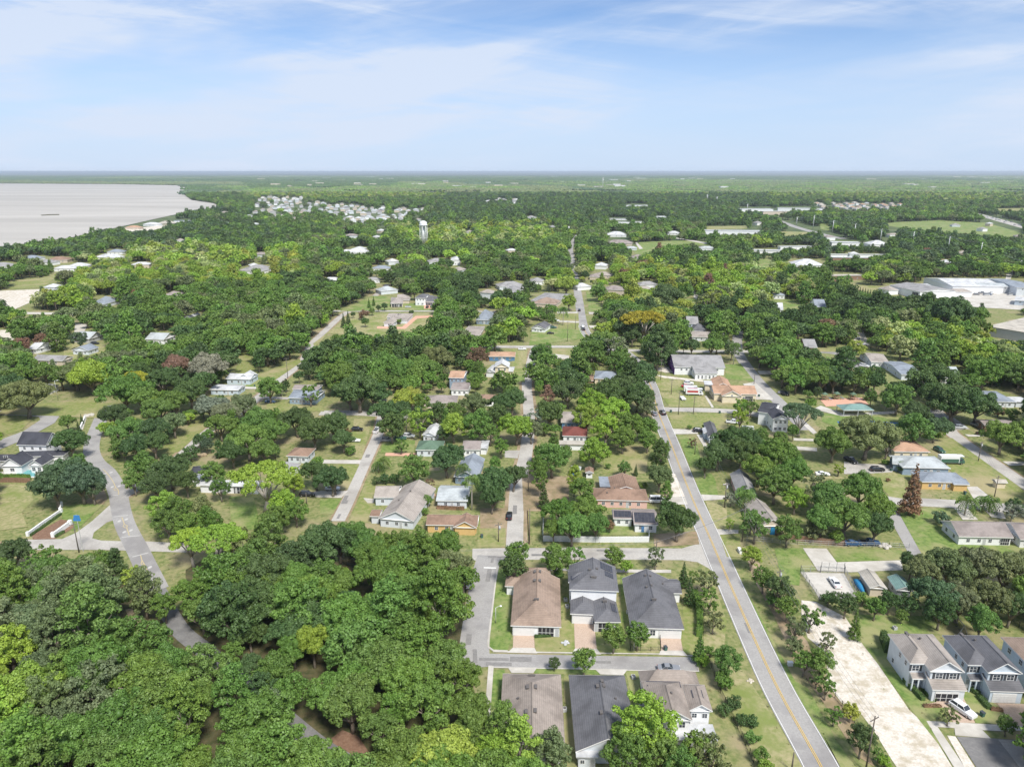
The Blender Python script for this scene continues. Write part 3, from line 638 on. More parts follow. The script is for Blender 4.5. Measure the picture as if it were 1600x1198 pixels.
def trunk_mesh(name, R, h, shape, seed):
    """tapered trunk from the ground (z = 0) to the crown's centre at h, with limbs"""
    rg = random.Random(seed); b = MB()
    if shape == 'cone':
        b.tube([(0, 0, 0), (0, 0, h + R * 2.2)], [R * .16, R * .02], 6)
    else:
        fork = h * (.42 if shape != 'umbrella' else .35); lean = (rg.uniform(-.08, .08) * R, rg.uniform(-.08, .08) * R)
        b.tube([(0, 0, -.1), (lean[0] * .5, lean[1] * .5, fork * .5), (lean[0], lean[1], fork), (lean[0] * 1.2, lean[1], h * .8)], [R * .095, R * .07, R * .06, R * .03], 7)
        n = 6
        for i in range(n):
            a = i * 2 * math.pi / n + rg.uniform(-.4, .4); k = R * rg.uniform(.45, .75); zt = h + R * rg.uniform(-.1, .3) * (.4 if shape == 'umbrella' else 1)
            mid_ = (lean[0] + k * .45 * math.cos(a), lean[1] + k * .45 * math.sin(a), fork + (zt - fork) * .55)
            b.tube([(lean[0], lean[1], fork * .9), mid_, (k * math.cos(a), k * math.sin(a), zt)], [R * .045, R * .03, R * .012], 5)
            b.tube([mid_, (mid_[0] * 1.5 + rg.uniform(-.1, .1) * R, mid_[1] * 1.6, zt * 1.02)], [R * .022, R * .008], 4)
    return b.build_mesh(name, M['pale_bark' if shape == 'umbrella' else 'bark'])
def _bm(self, name, m):
    me = bpy.data.meshes.new(name); me.from_pydata(self.v, [], self.f); me.materials.append(m)
    me.polygons.foreach_set('use_smooth', [True] * len(self.f)); me.update(); return me
MB.build_mesh = _bm
# kinds: shape, nominal radius, crown centre height, leaves, leaf size, variants
KINDS = {
    'oak': ('oak', 6.0, 6.6, 17000, .34, 6, .38), 'round': ('round', 4.0, 5.4, 10000, .27, 4, .38), 'tall': ('tall', 4.0, 8.0, 11000, .30, 3, .4),
    'umbrella': ('umbrella', 7.0, 9.0, 14000, .32, 2, .4), 'cone': ('cone', 1.6, 4.2, 3200, .26, 2, .5), 'bush': ('bush', 1.5, 1.2, 2000, .19, 3, .4),
    'wispy': ('wispy', 3.0, 4.2, 2600, .34, 3, .8), 'small': ('round', 2.0, 2.9, 3400, .22, 3, .4)}
CR, TR = {}, {}
def get_kind(kind, v):
    sh, R, h, nl, lf, nv, jit = KINDS[kind]; v = v % nv
    if (kind, v) not in CR:
        CR[kind, v] = crown_mesh('crown', sh, R, nl, lf, hash_(kind) + v * 17, core=sh not in ('wispy',), jitter=jit)
        TR[kind, v] = trunk_mesh('trunk', R, h, sh, hash_(kind) + v)
    return CR[kind, v], TR[kind, v], R, h
def hash_(s): return sum(ord(c) * (i + 3) for i, c in enumerate(s)) % 1000
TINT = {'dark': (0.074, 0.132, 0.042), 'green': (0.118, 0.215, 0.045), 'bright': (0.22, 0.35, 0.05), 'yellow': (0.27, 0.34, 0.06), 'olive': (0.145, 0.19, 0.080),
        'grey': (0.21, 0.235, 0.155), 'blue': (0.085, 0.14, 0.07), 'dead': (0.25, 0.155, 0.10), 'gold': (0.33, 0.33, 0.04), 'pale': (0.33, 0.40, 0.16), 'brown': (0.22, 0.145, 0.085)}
LOOK = {'dark': 'dark green', 'green': 'mid green', 'bright': 'bright green', 'yellow': 'yellow-green', 'olive': 'olive green', 'grey': 'grey-green', 'blue': 'blue-green',
        'dead': 'dead reddish-brown', 'gold': 'golden-topped', 'pale': 'pale green', 'brown': 'brown-leaved'}
KNAME = {'oak': 'oak_tree', 'round': 'round_tree', 'tall': 'tall_tree', 'umbrella': 'umbrella_tree', 'cone': 'conifer', 'bush': 'shrub', 'wispy': 'sparse_tree', 'small': 'young_tree', 'palm': 'palm_tree'}
KCAT = {'bush': 'shrub', 'cone': 'conifer', 'palm': 'palm'}
KDESC = {'oak': 'broad-crowned tree', 'round': 'round-crowned tree', 'tall': 'tall tree', 'umbrella': 'flat-topped spreading tree', 'cone': 'pointed conifer', 'bush': 'rounded shrub', 'wispy': 'loose open-crowned tree', 'small': 'small round tree', 'palm': 'palm with a shaggy crown'}
def jit_tint(t, rg, a=.14):
    k = rg.uniform(1 - a, 1 + a); return [t[0] * k * rg.uniform(.88, 1.12), t[1] * k, t[2] * k * rg.uniform(.85, 1.15)]
TREES = []      # (x, y, R) of every tree placed, for spacing
def put_tree(x, y, R, kind, tone, label, group=None, hs=1.0, rg=rnd, name=None):
    me, tme, R0, h0 = get_kind(kind, rg.randrange(12))
    s = R / R0; sz = s * hs
    if kind in ('oak', 'round', 'tall', 'umbrella'): sz = (0.45 + .55 * s) * hs
    t = empty(name or KNAME[kind], (x, y, 0), rg.uniform(0, 6.28)); tag(t, label, KCAT.get(kind, 'tree'), group)
    c = bpy.data.objects.new('crown', me); col.objects.link(c); c.parent = t; c.location = (0, 0, h0 * sz); c.scale = (s, s, sz if kind not in ('oak', 'round', 'tall', 'umbrella') else (s * .6 + sz * .4)); c['tint'] = jit_tint(TINT[tone], rg)
    k = bpy.data.objects.new('trunk', tme); col.objects.link(k); k.parent = t; k.scale = (s, s, sz)
    TREES.append((x, y, R)); return t
# palm
def palm_meshes(seed, h=8.0, drop=.6):
    rg = random.Random(seed); b = MB()
    b.tube([(0, 0, -.1), (.1, .05, h * .5), (.25, 0, h)], [.26, .2, .17], 7); tm = b.build_mesh('trunk', M['pale_bark'])
    V = []; F = []
    for i in range(46):
        a = i * 2.39996; up = rg.uniform(-.9, 1.1); L_ = rg.uniform(1.4, 2.1)
        for j in range(7):
            t = (j + 1) / 7; r_ = L_ * t; z = math.sin(up) * L_ * t - drop * L_ * t * t
            cx, cy = math.cos(a) * r_ * math.cos(up * .8), math.sin(a) * r_ * math.cos(up * .8)
            for sd in (-1, 1):
                w_ = .75 * (1 - t * .45); px, py = -math.sin(a) * sd * w_, math.cos(a) * sd * w_
                bs = len(V); V += [(cx, cy, z), (cx * .93, cy * .93, z + .04), (cx + px, cy + py, z - .28 * (1 + t)), (cx * 1.05 + px * .6, cy * 1.05 + py * .6, z - .2)]
                F.append((bs, bs + 1, bs + 2, bs + 3))
    me = bpy.data.meshes.new('fronds'); me.from_pydata(V, [], F); me.materials.append(M['foliage'])
    at = me.attributes.new('leaf', 'FLOAT', 'FACE'); at.data.foreach_set('value', [rg.uniform(.1, .8) for _ in F]); me.update()
    return me, tm
PALM = [palm_meshes(1), palm_meshes(5, 8, .9)]
def put_palm(x, y, h, label, tone='olive', s=1.0, group=None):
    fm, tm = PALM[rnd.randrange(2)]
    t = empty('palm_tree', (x, y, 0), rnd.uniform(0, .6)); tag(t, label, 'palm', group)
    k = bpy.data.objects.new('trunk', tm); col.objects.link(k); k.parent = t; k.scale = (1, 1, h / 8.0)
    c = bpy.data.objects.new('fronds', fm); col.objects.link(c); c.parent = t; c.location = (.25, 0, h); c.scale = (s, s, s); c['tint'] = jit_tint(TINT[tone], rnd)
    TREES.append((x, y, 2)); return t
NAMED = [0]
def T_(frame, x, y, r, kind, tone, label, group=None, hs=1.0):
    """a tree seen with its crown centred on (x, y) and r wide to one side"""
    px, py = fp(frame, x, y); rp = r / FR[frame][2]
    h = 6.0
    for _ in range(4):
        p = G(px, py, h); R = rp * depth_of(p) / FPX
        R0, h0 = (KINDS[kind][1], KINDS[kind][2])
        s = R / R0; sz = ((0.45 + .55 * s) if kind in ('oak', 'round', 'tall', 'umbrella') else s) * hs
        h = min(h0 * sz, 70)
    NAMED[0] += 1
    return put_tree(p.x, p.y, R, kind, tone, label, group, hs)
def P_alm(frame, x, y, ybase, label, tone='olive', s=1.0, group=None):
    """a palm: crown centre (x, y), foot at ybase"""
    b0 = G(*fp(frame, x, ybase)); tpx, tpy = fp(frame, x, y)
    d = ray(tpx, tpy); t = b0.y / d.y; h = CAM_H + d.z * t
    return put_palm(b0.x, b0.y, max(3, h), label, tone, s, group)
# ------------------------------------------------------------ house materials
def shingle(name, c, k=1.25):
    m = nmat(name, c, tuple(min(1, x * k) for x in c), 1.3, rough=.9, detail=8, c3=tuple(x * .8 for x in c), scale3=.22, lo=.3, hi=.7, spec=.15)
    nt = m.node_tree; N, L = nt.nodes, nt.links; b = N['Principled BSDF']
    t = N.new('ShaderNodeTexCoord'); w = N.new('ShaderNodeTexWave'); w.wave_type = 'BANDS'; w.bands_direction = 'Z'
    w.inputs['Scale'].default_value = 1.6; w.inputs['Distortion'].default_value = 1.5; w.inputs['Detail'].default_value = 3; L.new(t.outputs['Object'], w.inputs[0])
    src = b.inputs['Base Color'].links[0].from_socket
    mx = N.new('ShaderNodeMixRGB'); mx.blend_type = 'MULTIPLY'; mx.inputs[0].default_value = .16; L.new(src, mx.inputs[1]); L.new(w.outputs['Color'], mx.inputs[2]); L.new(mx.outputs[0], b.inputs['Base Color'])
    return m
for k_, c in dict(r_brown=(0.285, 0.215, 0.17), r_tan=(0.285, 0.245, 0.215), r_char=(0.135, 0.135, 0.145), r_black=(0.06, 0.062, 0.075), r_grey=(0.28, 0.275, 0.275), r_taupe=(0.33, 0.295, 0.265),
                  r_blue=(0.24, 0.27, 0.31), r_orange=(0.42, 0.27, 0.185), r_rust=(0.26, 0.175, 0.13), r_red=(0.17, 0.06, 0.05), r_green=(0.11, 0.17, 0.12), r_white=(0.50, 0.51, 0.52),
                  r_metal=(0.40, 0.43, 0.44), r_old=(0.27, 0.235, 0.22), r_teal=(0.17, 0.27, 0.25), r_cream=(0.42, 0.39, 0.34)).items():
    M[k_] = shingle(k_, c)
for k_, c in dict(w_white=(0.78, 0.79, 0.80), w_blue=(0.52, 0.60, 0.68), w_pale=(0.62, 0.66, 0.70), w_cream=(0.70, 0.62, 0.46), w_pink=(0.66, 0.44, 0.38), w_yellow=(0.62, 0.42, 0.18), w_tan=(0.55, 0.48, 0.39),
                  w_slate=(0.26, 0.34, 0.42), w_purple=(0.17, 0.08, 0.32), w_rose=(0.64, 0.55, 0.49), w_deep=(0.10, 0.21, 0.36), w_brown=(0.25, 0.16, 0.11), w_grey=(0.45, 0.46, 0.47)).items():
    M[k_] = nmat(k_, c, tuple(x * .9 for x in c), .9, rough=.8, detail=4)
M['trim'] = mat('trim', (0.76, 0.76, 0.75), .6)
M['glass'] = mat('window_glass', (0.045, 0.055, 0.07), .12)
M['dark'] = mat('dark_opening', (0.03, 0.03, 0.035), .8)
M['solar'] = nmat('solar_cells', (0.035, 0.038, 0.05), (0.06, 0.062, 0.075), 1.0, rough=.25)
M['shutter'] = mat('shutter_paint', (0.06, 0.065, 0.075), .7)
M['vent'] = mat('vent_metal', (0.12, 0.11, 0.105), .7)
M['garage'] = nmat('garage_door_paint', (0.70, 0.70, 0.69), (0.64, 0.64, 0.63), 2.0, rough=.6)
M['brown_wood'] = nmat('brown_wood', (0.20, 0.12, 0.08), (0.28, 0.18, 0.12), 2.0)
VIS = []; HOUSE_FOOT = []
def _win_mesh(shut=False):
    b = MB(); b.box(-.5, -.03, 0, .5, .03, 1, 0)
    for x0, z0, x1, z1 in ((-.42, .08, -.03, .48), (.03, .08, .42, .48), (-.42, .54, -.03, .94), (.03, .54, .42, .94)): b.box(x0, -.045, z0, x1, -.02, z1, 1)
    if shut:
        for s_ in (-1, 1): b.box(min(s_ * .55, s_ * .82), -.05, 0, max(s_ * .55, s_ * .82), .02, 1, 2)
    me = b_mesh(b, 'window', [M['trim'], M['glass'], M['shutter']]); return me
def b_mesh(b, name, mats):
    me = bpy.data.meshes.new(name); me.from_pydata(b.v, [], b.f)
    for m_ in mats: me.materials.append(m_)
    me.polygons.foreach_set('material_index', b.m); me.update(); return me
WIN, WINS = _win_mesh(), _win_mesh(True)
def _gar_mesh():
    b = MB(); b.box(-.5, -.03, 0, .5, .03, 1, 0)
    for i in range(4):
        for j in range(6): b.box(-.48 + j * .16, -.05, .03 + i * .245, -.48 + j * .16 + .14, -.03, .03 + i * .245 + .2, 0)
    return b_mesh(b, 'garage_door', [M['garage']])
GAR = _gar_mesh()
def _door_mesh():
    b = MB(); b.box(-.5, -.03, 0, .5, .03, 1, 0); b.box(-.4, -.06, .05, .4, -.02, .95, 1); b.box(.25, -.09, .45, .33, -.06, .5, 0)
    return b
_d = _door_mesh(); DOOR = b_mesh(_d, 'door', [M['trim'], M['w_grey']]); DOORB = b_mesh(_door_mesh(), 'door', [M['trim'], mat('blue_door', (.08, .2, .4), .5)])
_s = MB(); _s.box(-.5, -.04, 0, .5, .02, 1, 1)
for _i in range(5): _s.box(-.5 + _i * .245, -.07, 0, -.48 + _i * .245, -.03, 1, 0)
_s.box(-.5, -.07, .96, .5, -.03, 1, 0); _s.box(-.5, -.07, .4, .5, -.03, .43, 0)
SCREEN = b_mesh(_s, 'porch_screen', [M['trim'], M['dark']])
_s = MB(); _s.box(-.5, -.5, 0, .5, .5, 1, 0); _s.box(-.58, -.58, .8, .58, .58, 1.05, 0); VENT = b_mesh(_s, 'roof_vent', [M['vent']])

class House:
    def __init__(s, label, wall='w_white', roof='r_grey', name='house', cat='house', group=None, trim='trim'):
        s.label, s.wall, s.roof, s.name, s.cat, s.group, s.trim = label, wall, roof, name, cat, group, trim; s.B = []; s.items = []
    def block(s, f, FL, FR, back, eave, rise=None, axis='y', hip='', l=None, over=.45, side='L', z0=0.0, wall=None, roof=None, kind='pitch', open_=False):
        """one roofed block; its roof corners are given where they are seen, at the height of the eaves"""
        a, c = G(*fp(f, *FL), eave), G(*fp(f, *FR), eave)
        ux = (c - a); w = ux.length; ux.normalize(); uy = Vector((-ux.y, ux.x, 0))
        if l is None:
            k = G(*fp(f, *back), eave); l = (k - (a if side == 'L' else c)).dot(uy)
        l = max(l, 1.5)
        s.B.append(dict(o=a, ux=ux, uy=uy, w=w, l=l, e=eave, rise=rise, axis=axis, hip=hip, over=over, z0=z0, wall=wall, roof=roof, kind=kind, open_=open_)); return s
    def block_m(s, cx, cy, w, l, yaw, eave, rise=None, axis='x', hip='', over=.45, **k):
        ux = Vector((math.cos(yaw), math.sin(yaw), 0)); uy = Vector((-ux.y, ux.x, 0))
        o = Vector((cx, cy, eave)) - ux * w / 2 - uy * l / 2
        s.B.append(dict(o=o, ux=ux, uy=uy, w=w, l=l, e=eave, rise=rise, axis=axis, hip=hip, over=over, z0=0, wall=k.get('wall'), roof=k.get('roof'), kind='pitch', open_=False)); return s
    def rh(s, B, x, y):
        if B['kind'] == 'flat': return B['e'] + .2
        if B['kind'] == 'shed': return B['e'] + B['rise'] * y / B['l']
        d = []
        if B['axis'] == 'y': d += [x, B['w'] - x]; half = B['w'] / 2
        else: d += [y, B['l'] - y]; half = B['l'] / 2
        if B['axis'] == 'y':
            if 'f' in B['hip']: d.append(y)
            if 'b' in B['hip']: d.append(B['l'] - y)
        else:
            if 'l' in B['hip']: d.append(x)
            if 'r' in B['hip']: d.append(B['w'] - x)
        return B['e'] + B['rise'] * max(0, min(d)) / half
    def put(s, kind, bi, side, u, z, w, h, **k): s.items.append((kind, bi, side, u, z, w, h, k)); return s
    def windows(s, bi, side, n, z=.9, w=1.1, h=1.2, shut=False, lo=.1, hi=.9):
        for i in range(n): s.put('window', bi, side, lo + (hi - lo) * (i + .5) / n, z, w, h, shut=shut)
        return s
    def vent(s, bi, u, v, sx=.5, sy=.5, h=.35): s.items.append(('vent', bi, 'T', u, v, sx, sy, dict(h=h))); return s
    def panel(s, bi, u0, v0, u1, v1, n=1): s.items.append(('panel', bi, 'T', (u0, v0, u1, v1), 0, 0, 0, dict(n=n))); return s
    def finish(s):
        for B in s.B:
            if B['rise'] is None: B['rise'] = (B['w'] if B['axis'] == 'y' else B['l']) / 2 * .42
        c = Vector((0, 0, 0)); n = 0
        for B in s.B[:1]:
            c = B['o'] + B['ux'] * B['w'] / 2 + B['uy'] * B['l'] / 2; c.z = 0
        root = empty(s.name, c); tag(root, s.label, s.cat, s.group)
        wb, rb = {}, {}
        for B in s.B:
            wm, rm = B['wall'] or s.wall, B['roof'] or s.roof
            w_ = wb.setdefault(wm, MB()); r_ = rb.setdefault(rm, MB())
            def Pt(x, y, z, B=B): return B['o'] * 1.0 + B['ux'] * x + B['uy'] * y - c + Vector((0, 0, z - B['e']))
            w, l, e, o, rs = B['w'], B['l'], B['e'], B['over'], B['rise']
            pix = [proj(*(Pt(x, y, z) + c)) for x, y, z in ((0, 0, e * .3), (w, 0, e * .3), (w, l, e), (0, l, e), (w / 2, l / 2, e + rs), (0, 0, e), (w, 0, e))]
            xs_, ys_ = [p[0] for p in pix], [p[1] for p in pix]; VIS.append([(min(xs_), min(ys_)), (max(xs_), min(ys_)), (max(xs_), max(ys_)), (min(xs_), max(ys_))])
            inset = min(o, w * .15, l * .15); HOUSE_FOOT.append([tuple((Pt(x_, y_, 0) + c)[:2]) for x_, y_ in ((0, 0), (w, 0), (w, l), (0, l))])
            ring = [(inset, inset), (w - inset, inset), (w - inset, l - inset), (inset, l - inset)]
            if B['kind'] == 'flat':
                w_.loft([[Pt(x, y, z) for x, y in ring] for z in (B['z0'], e)])
                for (x0, y0, x1, y1) in ((0, 0, w, l),): r_.loft([[Pt(x0, y0, z), Pt(x1, y0, z), Pt(x1, y1, z), Pt(x0, y1, z)] for z in (e - .02, e + .2)], 0)
                continue
            if not B['open_']:
                # walls run up to just under the roof, with a gable point where the roof has one
                pts = list(ring); n_ = 4
                def hh(x, y): return max(e * .5, s.rh(B, x, y) - .06)
                segs = []
                for i in range(4):
                    a_, b_ = ring[i], ring[(i + 1) % 4]
                    m_ = ((a_[0] + b_[0]) / 2, (a_[1] + b_[1]) / 2)
                    segs += [(a_, m_), (m_, b_)]
                for a_, b_ in segs: w_.face([Pt(*a_, B['z0']), Pt(*b_, B['z0']), Pt(*b_, hh(*b_)), Pt(*a_, hh(*a_))])
            else:
                for x, y in ring + [((ring[0][0] + ring[1][0]) / 2, ring[0][1]), ((ring[0][0] + ring[1][0]) / 2, ring[2][1])]:
                    p = Pt(x, y, 0); w_.box(p.x - .12, p.y - .12, 0, p.x + .12, p.y + .12, e)
            # roof planes
            if B['kind'] == 'shed':
                T_p = [[(0, 0), (w, 0), (w, l), (0, l)]]
            elif B['axis'] == 'y':
                h_ = w / 2; f_ = min(h_, l * .5) if 'f' in B['hip'] else 0; k_ = min(h_, l * .5) if 'b' in B['hip'] else 0
                A, D = (w / 2, f_), (w / 2, l - k_)
                T_p = [[(0, 0), A, D, (0, l)], [(w, l), D, A, (w, 0)]]
                if f_: T_p.append([(0, 0), (w, 0), A])
                if k_: T_p.append([(w, l), (0, l), D])
            else:
                h_ = l / 2; f_ = min(h_, w * .5) if 'l' in B['hip'] else 0; k_ = min(h_, w * .5) if 'r' in B['hip'] else 0
                A, D = (f_, l / 2), (w - k_, l / 2)
                T_p = [[(0, 0), (w, 0), D, A], [(w, l), (0, l), A, D]]
                if f_: T_p.append([(0, l), (0, 0), A])
                if k_: T_p.append([(w, 0), (w, l), D])
            def rz(x, y):
                if B['kind'] == 'shed': return e + rs * y / l
                if (x, y) in (A, D): return e + rs
                return e
            for pl in T_p: r_.face([Pt(x, y, rz(x, y) + .0) for x, y in pl], 0)
            # fascia: a pale board round the edge of the roof
            per = []
            cor = [(0, 0), (w, 0), (w, l), (0, l)]
            for i in range(4):
                per.append(cor[i])
                if B['kind'] != 'shed':
                    if B['axis'] == 'y' and i == 0 and 'f' not in B['hip']: per.append((w / 2, 0))
                    if B['axis'] == 'y' and i == 2 and 'b' not in B['hip']: per.append((w / 2, l))
                    if B['axis'] == 'x' and i == 1 and 'r' not in B['hip']: per.append((w, l / 2))
                    if B['axis'] == 'x' and i == 3 and 'l' not in B['hip']: per.append((0, l / 2))
            for i in range(len(per)):
                a_, b_ = per[i], per[(i + 1) % len(per)]
                za, zb = (rz(*a_) if a_ in cor else e + rs), (rz(*b_) if b_ in cor else e + rs)
                r_.face([Pt(*a_, za - .2), Pt(*b_, zb - .2), Pt(*b_, zb + .03), Pt(*a_, za + .03)], 1)
            r_.face([Pt(0, 0, e - .19), Pt(0, l, (rz(0, l)) - .19), Pt(w, l, rz(w, l) - .19), Pt(w, 0, e - .19)], 1)
            # ridge cap
            if B['kind'] == 'pitch':
                a_, d_ = Pt(*A, e + rs + .03), Pt(*D, e + rs + .03)
                if (a_ - d_).length > .5: r_.tube([a_, d_], .09, 4, 0)
        for m_, b in wb.items():
            if b.f: b.build('wall', M[m_], root)
        for m_, b in rb.items(): b.build('roof', [M[m_], M[s.trim]], root)
        for kind, bi, side, u, z, ww, h, k in s.items:
            B = s.B[bi]; w, l, o = B['w'], B['l'], min(B['over'], B['w'] * .15, B['l'] * .15)
            if side == 'T':
                if kind == 'vent':
                    x, y = u * w, z * l; p = B['o'] + B['ux'] * x + B['uy'] * y - c; zz = s.rh(B, x, y)
                    ob = bpy.data.objects.new('roof_vent', VENT); col.objects.link(ob); ob.parent = root
                    ob.location = (p.x, p.y, zz - .1); ob.scale = (ww, h, k['h'] + .1); ob.rotation_euler = (0, 0, math.atan2(B['ux'].y, B['ux'].x))
                else:
                    u0, v0, u1, v1 = u; b = MB()
                    q = []
                    for (uu, vv) in ((u0, v0), (u1, v0), (u1, v1), (u0, v1)):
                        x, y = uu * w, vv * l; p = B['o'] + B['ux'] * x + B['uy'] * y - c; q.append(Vector((p.x, p.y, s.rh(B, x, y) + .1)))
                    b.loft([[p - Vector((0, 0, .06)) for p in q], q], 0)
                    n = k['n']
                    for i in range(1, n):
                        t = i / n; p0, p1 = q[0].lerp(q[1], t), q[3].lerp(q[2], t); b.tube([p0 + Vector((0, 0, .02)), p1 + Vector((0, 0, .02))], .03, 4, 1)
                    b.build('solar_panel', [M['solar'], M['vent']], root)
                continue
            if side == 'F': x, y, rot = u * w, o, 0
            elif side == 'B': x, y, rot = u * w, l - o, math.pi
            elif side == 'L': x, y, rot = o, u * l, -math.pi / 2
            else: x, y, rot = w - o, u * l, math.pi / 2
            me = {'window': WINS if k.get('shut') else WIN, 'garage_door': GAR, 'door': DOORB if k.get('blue') else DOOR, 'porch_screen': SCREEN}[kind]
            ob = bpy.data.objects.new(kind, me); col.objects.link(ob); ob.parent = root
            p = B['o'] + B['ux'] * x + B['uy'] * y - c
            th = math.atan2(B['ux'].y, B['ux'].x) + rot
            out = Vector((math.sin(th), -math.cos(th), 0)) * .03
            ob.location = (p.x + out.x, p.y + out.y, z); ob.rotation_euler = (0, 0, th); ob.scale = (ww, 1, h)
        return root

# ------------------------------------------------------------ the six newer houses in the foreground
h = House('single-storey house with brown hip roof and screened porch, nearest the side street', 'w_white', 'r_brown')
h.block('A', (260, 458), (526, 466), (520, 214), 2.9, axis='y', hip='f', side='R', rise=2.9)
h.block('A', (230, 252), (330, 256), (236, 197), 2.7, axis='x', hip='l', rise=1.0)
h.block('A', (296, 205), (470, 208), (330, 165), 2.9, axis='x', hip='l', rise=1.6)
h.put('garage_door', 0, 'F', .26, .05, 4.8, 2.1).put('porch_screen', 0, 'F', .7, .1, 3.6, 2.3).put('door', 0, 'F', .92, .05, 1.0, 2.1)
h.windows(0, 'L', 3, 1.0).windows(0, 'R', 3, 1.0)
for u, v in ((.45, .72), (.56, .72), (.45, .92), (.56, .93)): h.vent(0, u, v, .5, .8)
h.vent(0, .5, .3, 1.0, .35); h.finish()
h = House('two-storey house with charcoal roofs, white band of wall and brown solar panels', 'w_white', 'r_char')
h.block('A', (572, 396), (706, 402), (570, 330), 2.9, axis='y', hip='f', l=7)
h.block('A', (700, 440), (838, 440), (830, 335), 2.9, axis='y', hip='f', l=8)
h.block('A', (568, 270), (826, 280), (808, 152), 6.0, axis='y', hip='f', side='R', rise=2.5)
h.block('A', (562, 232), (700, 236), (566, 174), 6.0, axis='x', hip='l', rise=1.3)
h.put('garage_door', 0, 'F', .5, .05, 4.7, 2.1).put('porch_screen', 1, 'F', .45, .1, 3.6, 2.3).put('door', 1, 'F', .08, .05, 1, 2.2)
h.windows(2, 'L', 2, 3.9).windows(2, 'R', 2, 3.9).windows(0, 'L', 1, 1.0)
h.panel(2, .74, .42, .92, .62, 4).panel(2, .66, .66, .92, .93, 5).panel(3, .1, .1, .5, .42, 4).panel(1, .72, .4, .92, .8, 3)
h.vent(2, .42, .5, .5, .5).vent(2, .5, .3, 1.2, .5).vent(2, .58, .55, .5, .5).vent(1, .5, .75, .9, .4); h.finish()
h = House('single-storey house with charcoal hip roof, easternmost of the upper three', 'w_white', 'r_char')
h.block('A', (890, 469), (1169, 477), (853, 212), 2.9, axis='y', hip='f', rise=2.9)
h.block('A', (1040, 288), (1158, 290), (1050, 214), 2.8, axis='x', hip='', rise=1.2)
h.put('garage_door', 0, 'F', .74, .05, 4.8, 2.1).put('window', 0, 'F', .42, .7, 1.3, 1.5).put('door', 0, 'F', .3, .05, 1, 2.1).windows(0, 'L', 3, 1.0).windows(0, 'R', 2, 1.0)
for u, v in ((.42, .62), (.52, .63), (.45, .86), (.55, .85)): h.vent(0, u, v, .4, .5)
h.vent(0, .5, .33, 1.0, .35).vent(0, .8, .8, .3, .3); h.finish()
h = House('single-storey house with taupe roof backing on the wood, bottom row beside the sidewalk', 'w_white', 'r_tan')
h.block('A', (196, 1125), (549, 1132), (230, 709), 2.9, axis='y', hip='b', rise=2.9)
h.windows(0, 'F', 3, .9).windows(0, 'L', 4, 1.0).windows(0, 'R', 4, 1.0).put('garage_door', 0, 'B', .7, .05, 4.8, 2.1).put('door', 0, 'B', .3, .05, 1, 2.1)
for u, v in ((.43, .66), (.56, .66), (.41, .35), (.55, .35)): h.vent(0, u, v, .5, .9)
h.vent(0, .5, .92, 1.2, .35).vent(0, .13, .56, .3, .3).vent(0, .28, .56, .35, .3); h.finish()
h = House('single-storey house with charcoal roof and white gable, middle of the bottom row', 'w_pale', 'r_char')
h.block('A', (600, 1118), (938, 1122), (582, 716), 2.9, axis='y', hip='b', rise=2.9)
h.block('A', (603, 1150), (720, 1152), (600, 1110), 2.6, kind='flat', roof='r_white', l=3)
h.windows(0, 'F', 2, .9, lo=.45).windows(0, 'L', 4, 1.0).windows(0, 'R', 4, 1.0).put('garage_door', 0, 'B', .3, .05, 4.8, 2.1).put('door', 0, 'B', .7, .05, 1, 2.1).put('window', 1, 'F', .3, 1, .8, .8).put('door', 1, 'F', .75, .05, .9, 2.0)
for u, v in ((.45, .67), (.56, .68), (.45, .32), (.54, .74)): h.vent(0, u, v, .5, .7)
h.vent(0, .74, .57, .3, .3); h.finish()
h = House('two-storey house with taupe roofs, black solar strip and white covered patio', 'w_white', 'r_tan')
h.block('A', (950, 800), (1262, 806), (936, 694), 2.9, axis='x', hip='lr', rise=2.6)
h.block('A', (990, 950), (1212, 954), (964, 748), 5.9, axis='y', hip='b', rise=2.3)
h.block('A', (1196, 902), (1318, 906), (1190, 765), 5.9, axis='y', hip='b', rise=1.3)
h.block('A', (1130, 1060), (1345, 1064), (1135, 975), 2.8, kind='flat', roof='r_white')
h.put('window', 2, 'F', .25, 4.0, 1.0, 1.0).put('window', 2, 'F', .7, 4.0, 1.0, 1.0).put('window', 1, 'F', .78, 3.9, 1.2, 1.3).windows(1, 'L', 3, 3.9).windows(1, 'F', 2, .9, lo=.3, hi=.8).put('garage_door', 0, 'B', .3, .05, 4.8, 2.1).put('door', 0, 'B', .7, .05, 1, 2.1)
h.windows(3, 'F', 3, .9)
h.panel(1, .1, .8, .95, .97, 6).panel(2, .25, .35, .72, .65, 4).vent(0, .45, .8, .9, .4).vent(1, .6, .45, .3, .3); h.finish()
